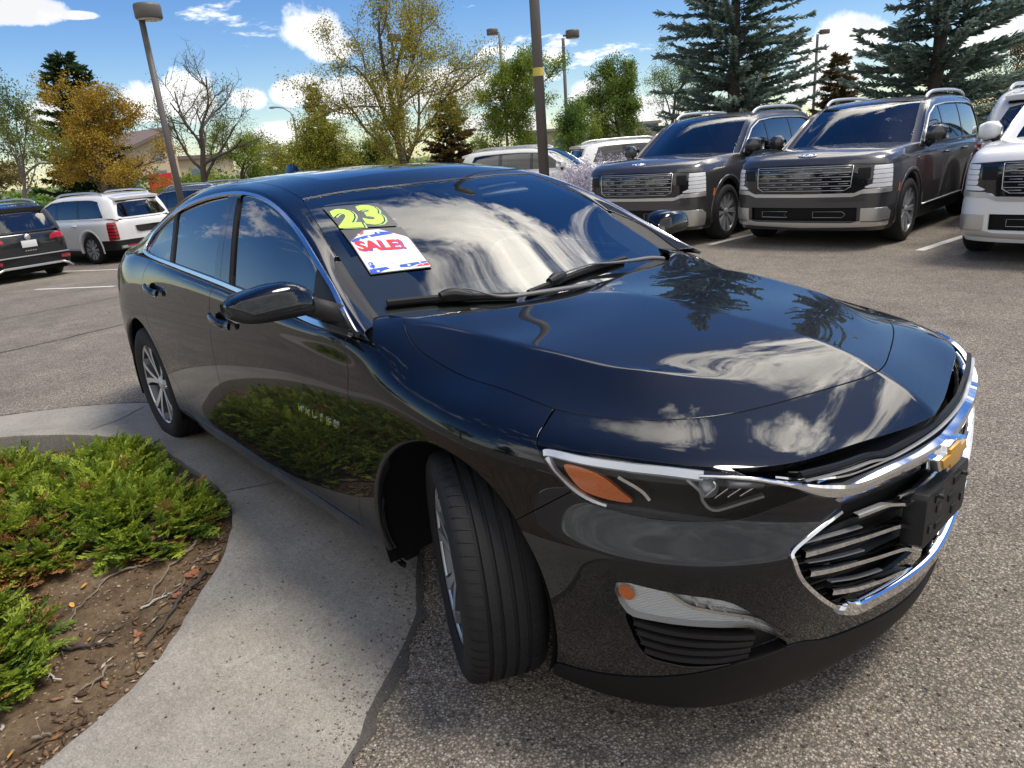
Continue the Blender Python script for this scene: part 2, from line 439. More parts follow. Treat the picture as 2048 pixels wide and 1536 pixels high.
# ------------------------------------------------------------------ materials
def dented_paint():
    """black paint with the small hail dents the bonnet shows"""
    m = simple('dented_black_paint', (.003, .004, .007), .4, 0, .05, 1.0, Coat_IOR=1.54); nt = m.node_tree; b = nt.nodes['Principled BSDF']
    tc = N(nt, 'ShaderNodeTexCoord'); mp = N(nt, 'ShaderNodeMapping'); mp.inputs['Scale'].default_value = (1, 1, .0)
    nt.links.new(tc.outputs['Object'], mp.inputs[0])
    vo = N(nt, 'ShaderNodeTexVoronoi', i_Scale=4.6, i_Randomness=1.); nt.links.new(mp.outputs[0], vo.inputs['Vector'])
    mr = N(nt, 'ShaderNodeMapRange', interpolation_type='SMOOTHSTEP', i_1=0., i_2=.075, i_3=0., i_4=1.); nt.links.new(vo.outputs['Distance'], mr.inputs[0])
    sc = N(nt, 'ShaderNodeSeparateColor'); nt.links.new(vo.outputs['Color'], sc.inputs[0])
    st = N(nt, 'ShaderNodeMath', operation='GREATER_THAN'); st.inputs[1].default_value = .62; nt.links.new(sc.outputs[0], st.inputs[0])
    ml = N(nt, 'ShaderNodeMath', operation='MULTIPLY'); nt.links.new(st.outputs[0], ml.inputs[0])
    sb = N(nt, 'ShaderNodeMath', operation='SUBTRACT'); sb.inputs[0].default_value = 1.; nt.links.new(mr.outputs[0], sb.inputs[1]); nt.links.new(sb.outputs[0], ml.inputs[1])
    ng = N(nt, 'ShaderNodeMath', operation='MULTIPLY'); ng.inputs[1].default_value = -1; nt.links.new(ml.outputs[0], ng.inputs[0])
    bp = N(nt, 'ShaderNodeBump', i_Strength=1., i_Distance=.0016); nt.links.new(ng.outputs[0], bp.inputs['Height'])
    nt.links.new(bp.outputs[0], b.inputs['Normal']); nt.links.new(bp.outputs[0], b.inputs['Coat Normal'])
    return m

def dusty_paint(name, col, dust=.25, metal=0., rough=.4, spec=.05, coat_ior=1.54):
    m = simple(name, col, rough, metal, spec, 1.0, Coat_IOR=coat_ior); nt = m.node_tree; b = nt.nodes['Principled BSDF']
    ge = N(nt, 'ShaderNodeNewGeometry'); sp = N(nt, 'ShaderNodeSeparateXYZ'); nt.links.new(ge.outputs['Position'], sp.inputs[0])
    tc = N(nt, 'ShaderNodeTexCoord'); nz = N(nt, 'ShaderNodeTexNoise', i_Scale=9., i_Detail=9., i_Roughness=.7); nt.links.new(tc.outputs['Object'], nz.inputs['Vector'])
    n2 = N(nt, 'ShaderNodeTexNoise', i_Scale=420., i_Detail=2.); nt.links.new(tc.outputs['Object'], n2.inputs['Vector'])
    mr = N(nt, 'ShaderNodeMapRange', i_1=.65, i_2=.15, i_3=0., i_4=dust); nt.links.new(sp.outputs[2], mr.inputs[0])
    ml = N(nt, 'ShaderNodeMath', operation='MULTIPLY'); nt.links.new(mr.outputs[0], ml.inputs[0]); nt.links.new(nz.outputs['Fac'], ml.inputs[1])
    sp2 = N(nt, 'ShaderNodeMapRange', i_1=.66, i_2=.74, i_3=0., i_4=.35); nt.links.new(n2.outputs['Fac'], sp2.inputs[0])
    m3 = N(nt, 'ShaderNodeMath', operation='MULTIPLY'); nt.links.new(sp2.outputs[0], m3.inputs[0]); nt.links.new(mr.outputs[0], m3.inputs[1])
    ad = N(nt, 'ShaderNodeMath', operation='ADD', use_clamp=True); nt.links.new(ml.outputs[0], ad.inputs[0]); nt.links.new(m3.outputs[0], ad.inputs[1])
    mx = N(nt, 'ShaderNodeMix', data_type='RGBA'); mx.inputs[6].default_value = (*col, 1); mx.inputs[7].default_value = (.20, .18, .15, 1)
    nt.links.new(ad.outputs[0], mx.inputs[0]); nt.links.new(mx.outputs[2], b.inputs['Base Color'])
    cr = N(nt, 'ShaderNodeMapRange', i_1=0., i_2=.5, i_3=.004, i_4=.30); nt.links.new(ad.outputs[0], cr.inputs[0]); nt.links.new(cr.outputs[0], b.inputs['Coat Roughness'])
    return m

M = {}
M['paint'] = dusty_paint('black_paint', (.002, .003, .005), .035)
M['hood'] = dented_paint()
M['black_plastic'] = simple('black_plastic', (.012, .012, .013), .45, spec=.35, noise=.2, bump=.15, bscale=600)
M['gloss_black'] = simple('gloss_black', (.006, .006, .007), .12, coat=.6)
M['lip_plastic'] = simple('lip_plastic', (.006, .006, .0065), .5, spec=.25, noise=.2)
M['slat_plastic'] = simple('slat_plastic', (.005, .005, .005), .4, spec=.2)
M['grille_black'] = simple('grille_black', (.006, .006, .006), .5, spec=.2)
M['matte_black'] = simple('matte_black', (.006, .006, .006), .9, spec=.1)
M['lamp_black'] = simple('lamp_black', (.008, .008, .009), .35, spec=.25)
M['lamp_grey'] = simple('lamp_grey', (.35, .36, .38), .3, metal=.6)
M['rubber'] = simple('rubber', (.012, .012, .013), .65, spec=.3)
M['tyre'] = simple('tyre_rubber', (.014, .014, .015), .72, spec=.3, noise=.35, nscale=14, bump=.12, bscale=260)
M['chrome'] = simple('chrome', (.82, .83, .85), .06, metal=1.)
M['chrome_soft'] = simple('soft_chrome', (.66, .66, .66), .2, metal=1.)
M['satin_chrome'] = simple('satin_trim', (.74, .76, .80), .16, metal=1.)
M['rim_bright'] = simple('machined_alloy', (.62, .63, .66), .33, metal=.75, noise=.06, nscale=60)
M['rim_dark'] = simple('dark_alloy', (.10, .105, .115), .35, metal=.7)
M['disc'] = simple('brake_disc', (.28, .27, .26), .4, metal=1., noise=.3)
M['led_bar'] = simple('lamp_bar', (.80, .82, .86), .25, metal=.6, coat=.5)
M['gold'] = simple('gold_emblem', (.62, .33, .035), .35, metal=.35, coat=.5)
M['amber'] = simple('amber_lens', (.75, .17, .015), .25, coat=1., bump=.4, bscale=300)
M['red_lens'] = simple('red_lens', (.22, .004, .010), .12, coat=1.)
M['red_lamp'] = simple('red_lamp', (.42, .012, .02), .2, coat=1.)
M['mirror'] = simple('mirror_glass', (.9, .9, .9), .01, metal=1.)
M['wiper_grey'] = simple('wiper_grey', (.10, .10, .105), .42, spec=.5)
M['headliner'] = simple('headliner', (.42, .42, .40), .9, spec=.1)
M['dash'] = simple('dashboard_plastic', (.05, .051, .055), .6, noise=.15, bump=.2)
M['seat'] = simple('seat_fabric', (.10, .10, .105), .85, noise=.2)
M['frit'] = simple('black_frit', (.003, .003, .004), .4)
M['windshield'] = thin_glass('windscreen_glass', (.74, .84, .84), 0., 1.5, .06)
M['side_glass'] = thin_glass('side_window_glass', (.17, .21, .22), 0., 1.5, .10)
M['dark_glass'] = simple('dark_glass', (.004, .005, .007), .03, coat=1.)
M['lens'] = thin_glass('clear_lens', (.93, .94, .95), 0., 1.45, 0., 1.0)
M['fog_lens'] = thin_glass('ribbed_lens', (.97, .97, .96), .05, 1.4, .0, 1.0)
def ribbed():
    m = simple('ribbed_reflector', (.90, .93, .97), .5, metal=.0); nt = m.node_tree; b = nt.nodes['Principled BSDF']
    tc = N(nt, 'ShaderNodeTexCoord'); w = N(nt, 'ShaderNodeTexWave', i_Scale=75., i_Distortion=.6); w.bands_direction = 'Z'; nt.links.new(tc.outputs['Object'], w.inputs['Vector'])
    bp = N(nt, 'ShaderNodeBump', i_Strength=.7, i_Distance=.004); nt.links.new(w.outputs['Fac'], bp.inputs['Height']); nt.links.new(bp.outputs[0], b.inputs['Normal'])
    return m
M['fog_reflector'] = ribbed()
for nm, c_ in (('print_lime', (.50, .92, .10)), ('print_pale', (.42, .62, .24)), ('print_black', (.01, .01, .01)), ('print_white', (.70, .70, .70)), ('print_red', (.62, .02, .03)), ('print_blue', (.01, .075, .48))):
    M[nm] = simple(nm, c_, .35)
M['sticker_smoke'] = simple('sticker_film', (.075, .072, .07), .3, coat=.2)
TWIGS = [
    ([(-1.437, -1.152), (-1.317, -1.279), (-1.203, -1.397), (-1.046, -1.503)], 0.006, 'twig', 'long pale brown twig running from the curb across the bare soil'),
    ([(-1.326, -1.354), (-1.341, -1.44), (-1.357, -1.534), (-1.257, -1.656), (-1.119, -1.759)], 0.005, 'twig', 'longest thin twig curving left across the bare soil'),
    ([(-1.092, -1.281), (-1.018, -1.365), (-0.957, -1.438), (-0.806, -1.571)], 0.009, 'twig_dark', 'thick dark stick lying along the inside of the curb'),
    ([(-1.058, -1.82), (-0.986, -1.74), (-0.912, -1.643)], 0.008, 'twig_dark', 'short dark stick alone on the soil near the bottom left'),
    ([(-0.997, -1.873), (-0.934, -1.842), (-0.86, -1.817)], 0.005, 'twig_pale', 'bleached white twig near the bottom left corner'),
    ([(-1.23, -1.17), (-1.218, -1.24), (-1.211, -1.299)], 0.004, 'twig', 'short grey twig pointing at the curb edge'),
    ([(-1.481, -1.237), (-1.471, -1.316), (-1.443, -1.405), (-1.321, -1.468)], 0.006, 'twig_dark', 'dark forked twig under the edge of the junipers'),
    ([(-1.343, -1.144), (-1.411, -1.14), (-1.42, -1.231)], 0.004, 'twig_pale', 'pale splinter beside the curb among rusty leaves'),
    ([(-1.1, -1.356), (-1.05, -1.414), (-1.019, -1.444)], 0.004, 'twig', 'small twig beside the thick dark stick'),
    ([(-1.042, -1.523), (-1.047, -1.47), (-1.043, -1.42)], 0.005, 'twig_pale', 'pale split twig near the middle of the curb edge'),
    ([(-0.806, -1.677), (-0.76, -1.724), (-0.753, -1.774)], 0.005, 'twig', 'thin twig close to the curb at the lower left'),
    ([(-0.766, -1.97), (-0.737, -1.992)], 0.005, 'twig_pale', 'white stub of twig at the left picture edge'),
    ([(-0.623, -1.919), (-0.611, -1.884)], 0.006, 'twig', 'light wood splinter by the curb at the bottom left'),
    ([(-0.989, -1.602), (-1.012, -1.674)], 0.004, 'twig_dark', 'thin dark twig on the open soil'),
]
LEAVES = [(-1.691, -1.558, 'a', 1.2), (-1.685, -1.527, 'a', 1.1), (-1.707, -1.449, 'a', 1.5), (-1.641, -1.459, 'a', 1.3), (-1.659, -1.316, 'a', 1.2), (-1.600, -1.281, 'a', 1.3), (-1.592, -1.197, 'b', 1.0), (-1.519, -1.196, 'a', 0.9), (-1.560, -1.358, 'a', 1.0), (-1.660, -1.662, 'a', 1.1), (-1.640, -1.635, 'a', 1.0), (-1.358, -1.638, 'c', 0.6), (-1.275, -1.699, 'c', 0.45), (-1.456, -1.231, 'b', 1.1), (-1.124, -1.310, 'b', 0.9), (-1.122, -1.898, 'b', 1.2), (-1.067, -1.769, 'c', 0.4), (-1.005, -1.699, 'c', 0.45), (-1.512, -1.248, 'b', 0.9), (-1.535, -1.160, 'b', 0.8), (-1.500, -1.107, 'b', 0.8), (-1.500, -1.074, 'b', 0.7), (-1.119, -1.332, 'b', 0.8), (-1.142, -1.286, 'b', 0.7), (-1.022, -1.409, 'b', 0.7), (-0.941, -1.895, 'c', 0.4), (-0.905, -1.576, 'b', 0.5), (-1.455, -1.102, 'a', 0.7), (-0.608, -1.973, 'c', 0.6), (-1.589, -1.217, 'b', 0.8), (-12.522, 0.327, 'a', 1.6), (-8.391, 0.063, 'a', 0.5), (-1.590, -1.315, 'a', 1.1), (-1.691, -1.598, 'b', 0.9), (-1.524, -1.486, 'a', 0.6)]
# ------------------------------------------------------------------ ground, curb, planting bed
def gz(x):
    """the car park falls away slowly to the rear"""
    t = np.clip((-5.5 - np.asarray(x, float)) / 14.5, 0, 1)
    return -.62 * (t * t * (3 - 2 * t) * .45 + t * .55)
CURB_OUT = [(.95, -5.2), (.60, -3.4), (.28, -1.85), (.06, -1.34), (-.06, -1.19), (-.17, -1.03), (-.30, -.87), (-.39, -.80), (-.52, -.71), (-.68, -.60), (-1.15, -.38), (-1.9, -.27), (-2.7, -.38), (-3.3, -.62), (-3.68, -.80), (-3.92, -1.02), (-4.10, -1.25), (-4.28, -1.56), (-4.55, -2.15), (-4.8, -3.2), (-4.9, -5.2)]
CURB_IN = [(.15, -5.2), (-.12, -3.4), (-.36, -2.25), (-.47, -1.93), (-.60, -1.67), (-.75, -1.51), (-.90, -1.39), (-1.05, -1.26), (-1.20, -1.16), (-1.39, -1.06), (-1.68, -.985), (-2.02, -.98), (-2.62, -1.03), (-2.97, -1.15), (-3.2, -1.28), (-3.39, -1.43), (-3.61, -1.66), (-3.85, -2.2), (-4.05, -3.2), (-4.12, -5.2)]
def resample(P, n):
    P = spline(P, 10); d = np.concatenate([[0], np.cumsum(np.linalg.norm(np.diff(P, axis=0), axis=1))]); t = np.linspace(0, d[-1], n)
    return np.stack([np.interp(t, d, P[:, 0]), np.interp(t, d, P[:, 1])], 1)

def asphalt_mat():
    m, nt, b = nodes('asphalt'); L = nt.links.new
    tc = N(nt, 'ShaderNodeTexCoord'); P = tc.outputs['Object']
    def vor(scale, feat='F1'):
        v = N(nt, 'ShaderNodeTexVoronoi', feature=feat, i_Scale=scale); L(P, v.inputs['Vector']); return v
    v1 = vor(125.); v2 = vor(260.); v3 = vor(62.)
    def ramp(src, stops):
        r = N(nt, 'ShaderNodeValToRGB'); e = r.color_ramp.elements
        while len(e) < len(stops): e.new(.5)
        for q, (p, c) in zip(e, stops): q.position = p; q.color = (*c, 1)
        L(src, r.inputs[0]); return r.outputs[0]
    def sep(v): s = N(nt, 'ShaderNodeSeparateColor'); L(v.outputs['Color'], s.inputs[0]); return s.outputs[0]
    stone = [(0, (.13, .115, .095)), (.25, (.225, .195, .158)), (.5, (.32, .272, .215)), (.72, (.39, .325, .245)), (.88, (.48, .42, .345)), (.97, (.62, .58, .51))]
    c1 = ramp(sep(v1), stone); c2 = ramp(sep(v2), stone); c3 = ramp(sep(v3), [(0, (.07, .063, .055)), (.6, (.22, .185, .145)), (.9, (.44, .37, .29)), (1, (.55, .48, .40))])
    mx = N(nt, 'ShaderNodeMix', data_type='RGBA'); mx.inputs[0].default_value = .45; L(c1, mx.inputs[6]); L(c2, mx.inputs[7])
    g3 = N(nt, 'ShaderNodeMath', operation='GREATER_THAN'); g3.inputs[1].default_value = .80; s3 = N(nt, 'ShaderNodeSeparateColor'); L(v3.outputs['Color'], s3.inputs[0]); L(s3.outputs[1], g3.inputs[0])
    r3 = N(nt, 'ShaderNodeMath', operation='LESS_THAN'); r3.inputs[1].default_value = .40; L(v3.outputs['Distance'], r3.inputs[0])
    g4 = N(nt, 'ShaderNodeMath', operation='MULTIPLY'); L(g3.outputs[0], g4.inputs[0]); L(r3.outputs[0], g4.inputs[1])
    mx3 = N(nt, 'ShaderNodeMix', data_type='RGBA'); L(g4.outputs[0], mx3.inputs[0]); L(mx.outputs[2], mx3.inputs[6]); L(c3, mx3.inputs[7])
    # binder in the gaps, broad wear and stains
    ed = N(nt, 'ShaderNodeMapRange', i_1=.25, i_2=.55, i_3=1., i_4=.42); L(v1.outputs['Distance'], ed.inputs[0])
    nz = N(nt, 'ShaderNodeTexNoise', i_Scale=.55, i_Detail=6., i_Roughness=.6); L(P, nz.inputs['Vector'])
    w = N(nt, 'ShaderNodeMapRange', i_1=.3, i_2=.7, i_3=.74, i_4=1.26); L(nz.outputs['Fac'], w.inputs[0])
    nz2 = N(nt, 'ShaderNodeTexNoise', i_Scale=5., i_Detail=5.); L(P, nz2.inputs['Vector'])
    w2 = N(nt, 'ShaderNodeMapRange', i_1=.3, i_2=.7, i_3=.86, i_4=1.12); L(nz2.outputs['Fac'], w2.inputs[0])
    mm = N(nt, 'ShaderNodeMath', operation='MULTIPLY'); L(ed.outputs[0], mm.inputs[0]); L(w.outputs[0], mm.inputs[1])
    mm2 = N(nt, 'ShaderNodeMath', operation='MULTIPLY'); L(mm.outputs[0], mm2.inputs[0]); L(w2.outputs[0], mm2.inputs[1])
    # further away the same stones blend to one tone
    fin = N(nt, 'ShaderNodeMix', data_type='RGBA', blend_type='MULTIPLY'); fin.inputs[0].default_value = 1; L(mx3.outputs[2], fin.inputs[6]); L(mm2.outputs[0], fin.inputs[7])
    L(fin.outputs[2], b.inputs['Base Color']); b.inputs['Roughness'].default_value = .82; b.inputs['Specular IOR Level'].default_value = .35
    hh = N(nt, 'ShaderNodeMath', operation='MULTIPLY_ADD'); L(v1.outputs['Distance'], hh.inputs[0]); hh.inputs[1].default_value = -1.; 
    L(v2.outputs['Distance'], hh.inputs[2])
    bp = N(nt, 'ShaderNodeBump', i_Strength=.55, i_Distance=.006); L(hh.outputs[0], bp.inputs['Height']); L(bp.outputs[0], b.inputs['Normal'])
    return m

def concrete_mat():
    m, nt, b = nodes('concrete'); L = nt.links.new; tc = N(nt, 'ShaderNodeTexCoord'); P = tc.outputs['Object']
    n1 = N(nt, 'ShaderNodeTexNoise', i_Scale=2.6, i_Detail=8., i_Roughness=.65); n2 = N(nt, 'ShaderNodeTexNoise', i_Scale=45., i_Detail=5., i_Roughness=.7)
    v = N(nt, 'ShaderNodeTexVoronoi', i_Scale=260.)
    for q in (n1, n2, v): L(P, q.inputs['Vector'])
    r = N(nt, 'ShaderNodeValToRGB'); e = r.color_ramp.elements; e[0].position = .28; e[0].color = (.24, .222, .186, 1); e[1].position = .72; e[1].color = (.35, .328, .282, 1)
    k = e.new(.5); k.color = (.295, .275, .235, 1); L(n1.outputs['Fac'], r.inputs[0])
    a = N(nt, 'ShaderNodeMapRange', i_1=.25, i_2=.75, i_3=.80, i_4=1.17); L(n2.outputs['Fac'], a.inputs[0])
    s = N(nt, 'ShaderNodeSeparateColor'); L(v.outputs['Color'], s.inputs[0])
    sp = N(nt, 'ShaderNodeMapRange', i_1=0., i_2=1., i_3=.78, i_4=1.2); L(s.outputs[0], sp.inputs[0])
    mm = N(nt, 'ShaderNodeMath', operation='MULTIPLY'); L(a.outputs[0], mm.inputs[0]); L(sp.outputs[0], mm.inputs[1])
    mx = N(nt, 'ShaderNodeMix', data_type='RGBA', blend_type='MULTIPLY'); mx.inputs[0].default_value = 1; L(r.outputs[0], mx.inputs[6]); L(mm.outputs[0], mx.inputs[7])
    L(mx.outputs[2], b.inputs['Base Color']); b.inputs['Roughness'].default_value = .85; b.inputs['Specular IOR Level'].default_value = .3
    hb = N(nt, 'ShaderNodeMath', operation='ADD'); L(n2.outputs['Fac'], hb.inputs[0]); L(s.outputs[1], hb.inputs[1])
    bp = N(nt, 'ShaderNodeBump', i_Strength=.35, i_Distance=.003); L(hb.outputs[0], bp.inputs['Height']); L(bp.outputs[0], b.inputs['Normal'])
    return m

def soil_mat():
    m, nt, b = nodes('soil'); L = nt.links.new; tc = N(nt, 'ShaderNodeTexCoord'); P = tc.outputs['Object']
    n1 = N(nt, 'ShaderNodeTexNoise', i_Scale=6., i_Detail=8., i_Roughness=.65); n2 = N(nt, 'ShaderNodeTexNoise', i_Scale=70., i_Detail=6., i_Roughness=.7); v = N(nt, 'ShaderNodeTexVoronoi', i_Scale=85.)
    for q in (n1, n2, v): L(P, q.inputs['Vector'])
    r = N(nt, 'ShaderNodeValToRGB'); e = r.color_ramp.elements; e[0].position = .3; e[0].color = (.085, .056, .033, 1); e[1].position = .7; e[1].color = (.23, .165, .10, 1); L(n1.outputs['Fac'], r.inputs[0])
    a = N(nt, 'ShaderNodeMapRange', i_1=.25, i_2=.75, i_3=.6, i_4=1.35); L(n2.outputs['Fac'], a.inputs[0])
    mx = N(nt, 'ShaderNodeMix', data_type='RGBA', blend_type='MULTIPLY'); mx.inputs[0].default_value = 1; L(r.outputs[0], mx.inputs[6]); L(a.outputs[0], mx.inputs[7])
    s = N(nt, 'ShaderNodeSeparateColor'); L(v.outputs['Color'], s.inputs[0]); g = N(nt, 'ShaderNodeMath', operation='GREATER_THAN'); g.inputs[1].default_value = .86; L(s.outputs[0], g.inputs[0])
    d = N(nt, 'ShaderNodeMath', operation='LESS_THAN'); d.inputs[1].default_value = .42; L(v.outputs['Distance'], d.inputs[0]); gm = N(nt, 'ShaderNodeMath', operation='MULTIPLY'); L(g.outputs[0], gm.inputs[0]); L(d.outputs[0], gm.inputs[1])
    pc = N(nt, 'ShaderNodeValToRGB'); pe = pc.color_ramp.elements; pe[0].color = (.20, .12, .08, 1); pe[1].color = (.38, .31, .24, 1); L(s.outputs[1], pc.inputs[0])
    m2 = N(nt, 'ShaderNodeMix', data_type='RGBA'); L(gm.outputs[0], m2.inputs[0]); L(mx.outputs[2], m2.inputs[6]); L(pc.outputs[0], m2.inputs[7])
    L(m2.outputs[2], b.inputs['Base Color']); b.inputs['Roughness'].default_value = .95; b.inputs['Specular IOR Level'].default_value = .15
    bp = N(nt, 'ShaderNodeBump', i_Strength=.9, i_Distance=.012); L(n2.outputs['Fac'], bp.inputs['Height']); L(bp.outputs[0], b.inputs['Normal'])
    return m

M['asphalt'] = asphalt_mat(); M['concrete'] = concrete_mat(); M['soil'] = soil_mat()
M['line_paint'] = simple('worn_line_paint', (.62, .60, .55), .8, noise=.35, nscale=40)
M['crack'] = simple('crack_fill', (.035, .030, .026), .9, noise=.4, nscale=30)
M['crack_joint'] = simple('joint_dark', (.09, .085, .075), .9)  # even dark tone of the curb joints
M['loose_grit'] = simple('grit', (.20, .17, .14), .9, noise=.6, nscale=300)
M['edge_grit'] = simple('dark_grit', (.095, .086, .076), .9, noise=.7, nscale=120, bump=.8, bscale=250)

def bed_z(x, y):
    p = Vector((x, y, 0)); d = min(1., max(0., (-x - 2.5) / .7)); return .030 - .085 * d * d * (3 - 2 * d) + .016 * mnoise.noise(p * 1.7) + .008 * mnoise.noise(p * 9) + .003 * mnoise.noise(p * 40)

def build_ground():
    # one asphalt sheet to the horizon, finer where it slopes
    xs = np.concatenate([[-600, -200, -90, -50], np.linspace(-36, -5.5, 62), np.linspace(-5.2, 1.2, 65), np.linspace(1.6, 8, 12), [20, 60, 200, 600]]); ys = np.concatenate([[-600, -200, -60, -20, -9], np.linspace(-6, -.4, 57), np.linspace(0, 40, 21), [60, 120, 300, 600]])
    X, Y = np.meshgrid(xs, ys, indexing='ij'); V = np.stack([X, Y, gz(X)], -1).reshape(-1, 3); n = len(ys)
    F = [(i * n + j, (i + 1) * n + j, (i + 1) * n + j + 1, i * n + j + 1) for i in range(len(xs) - 1) for j in range(n - 1)]
    F = np.array(F); T = np.concatenate([F[:, [0, 1, 2]], F[:, [0, 2, 3]]]); ci = resample(CURB_IN, 160); bedp = np.concatenate([ci, [[-4.12, -5.3], [.15, -5.3]]])
    s = Surf(V, np.tile([0, 0, 1.], (len(V), 1)), T).cut(.22 - sdf_poly(V[:, :2], bedp)); link('asphalt', mesh_from('asphalt', s.V, s.T, M['asphalt']))['kind'] = 'structure'
    # rolled concrete curb the car stands on
    n = 160; o = resample(CURB_OUT, n); i_ = resample(CURB_IN, n)
    prof = [(0, -.03), (0, .006), (.02, .008), (.40, .014), (.55, .022), (.75, .042), (.90, .056), (.965, .062), (1.0, .056), (1.004, .045), (1.006, -.12)]
    V = []; rng = np.random.RandomState(4)
    for k in range(n):
        jit = rng.uniform(-.004, .004)
        for t, z in prof:
            p = o[k] * (1 - t) + i_[k] * t; V.append((p[0] + (jit if t in (0, 1.0, 1.004) else 0), p[1] + (jit if t in (0, 1.0, 1.004) else 0), z))
    m = len(prof); F = np.array([(a * m + b, a * m + b + 1, (a + 1) * m + b + 1, (a + 1) * m + b) for a in range(n - 1) for b in range(m - 1)])
    me = mesh_from('concrete_curb', V, F[:, ::-1], M['concrete']); me.set_sharp_from_angle(angle=.8)
    cb = link('concrete_curb', me); cb['kind'] = 'structure'
    def czat(p):   # height of the curb at a plan point
        k = np.argmin(np.hypot(*(o * .5 + i_ * .5 - np.array(p)).T)); w = i_[k] - o[k]; t = np.clip((np.array(p) - o[k]) @ w / (w @ w), 0, 1)
        return float(np.interp(t, [q[0] for q in prof[1:9]], [q[1] for q in prof[1:9]]))
    for a, b in (((-1.68, -.99), (-1.60, -.42)), ((-3.25, -1.22), (-3.60, -.80)), ((-.15, -3.3), (.5, -3.2))):
        P = [np.array(a) * (1 - t) + np.array(b) * t for t in np.linspace(.03, .97, 12)]; V = []
        d = (np.array(b) - np.array(a)); d = np.array([-d[1], d[0]]) / np.linalg.norm(d) * .0035
        for p in P: 
            z = czat(p) + .0025; V += [(*(p + d), z), (*(p - d), z)]
        j = link('curb_joint', mesh_from('curb_joint', V, np.array([(2 * k, 2 * k + 1, 2 * k + 3, 2 * k + 2) for k in range(11)]), M['crack_joint']), cb)
    # ragged dark seam where asphalt meets the concrete
    V = []; rng = np.random.RandomState(2)
    oo = resample(CURB_OUT, 420); tn = np.gradient(oo, axis=0); nr = np.stack([tn[:, 1], -tn[:, 0]], 1); nr /= np.linalg.norm(nr, axis=1)[:, None]
    if (nr[210] @ (oo[210] - np.array([-1.9, -1.0]))) < 0: nr = -nr
    for k in range(420):
        w1 = .008 + .010 * rng.rand(); w2 = .010 + .055 * (.5 + .5 * mnoise.noise(Vector((k * .21, 0, 0)))) * rng.rand()
        V += [(*(oo[k] - nr[k] * w1 * .3), .0125 if False else .009), (*(oo[k] + nr[k] * w2), .004)]
    link('asphalt_seam', mesh_from('asphalt_seam', V, np.array([(2 * k, 2 * k + 1, 2 * k + 3, 2 * k + 2) for k in range(419)]), M['edge_grit']))['kind'] = 'structure'
    # soil of the bed
    xs = np.linspace(-4.3, .2, 150); ys = np.linspace(-5.2, -.9, 140); X, Y = np.meshgrid(xs, ys, indexing='ij')
    Z = np.zeros_like(X)
    for a in range(X.shape[0]):
        for b in range(X.shape[1]):
            p = Vector((X[a, b], Y[a, b], 0)); Z[a, b] = bed_z(X[a, b], Y[a, b])
    V = np.stack([X, Y, Z], -1).reshape(-1, 3); n2 = len(ys)
    F = np.array([(i * n2 + j, (i + 1) * n2 + j, (i + 1) * n2 + j + 1) for i in range(len(xs) - 1) for j in range(n2 - 1)] + [(i * n2 + j, (i + 1) * n2 + j + 1, i * n2 + j + 1) for i in range(len(xs) - 1) for j in range(n2 - 1)])
    poly = np.concatenate([i_, [[-4.12, -5.3], [.15, -5.3]][::1]])
    c = V[F].mean(1)[:, :2]; s = Surf(V, np.tile([0, 0, 1.], (len(V), 1)), F).cut(sdf_poly(V[:, :2], poly))
    link('soil_bed', mesh_from('soil_bed', s.V, s.T, M['soil']))['kind'] = 'structure'
    # painted bay lines
    def strip_line(name, a, b, w, mat, z=.005, n=24, jag=0., cat=None):
        a, b = np.array(a, float), np.array(b, float); d = b - a; nn = np.array([-d[1], d[0]]) / np.linalg.norm(d); V = []; rg = np.random.RandomState(int(abs(a[0] * 100)))
        off = 0
        for k in range(n + 1):
            t = k / n; off += rg.uniform(-jag, jag) * .5; off *= .9; p = a + d * t + nn * off; ww = w * (1 + (rg.rand() - .5) * (.5 if jag else .06))
            for sg in (1, -1): q = p + nn * ww / 2 * sg; V.append((q[0], q[1], float(gz(q[0])) + z))
        o_ = link(name, mesh_from(name, V, np.array([(2 * k, 2 * k + 1, 2 * k + 3, 2 * k + 2) for k in range(n)]), mat)); o_['kind'] = 'structure'; return o_
    for a, b in (((-1.50, 7.05), (-1.18, 12.2)), ((-4.05, 6.7), (-3.95, 12.0)), ((-6.9, 6.6), (-6.8, 12)), ((1.2, 7.2), (1.4, 12.5)), ((-12.2, 1.0), (-14.6, .15)), ((-12.5, 3.6), (-19, 1.4)), ((-13, 6.2), (-19.4, 4.0))):
        strip_line('bay_line', a, b, .10, M['line_paint'])
    for a, b in (((-6.6, -1.9), (-7.6, 1.6)), ((-9.7, -1.6), (-10.5, 2.2))):
        strip_line('asphalt_crack', a, b, .022, M['crack'], .004, 60, .05)
    return i_, o
CURB_I, CURB_O = build_ground()
def in_bed(x, y):
    return sdf_poly(np.array([[x, y]]), np.concatenate([CURB_I, [[-4.12, -5.3], [.15, -5.3]]]))[0] < 0

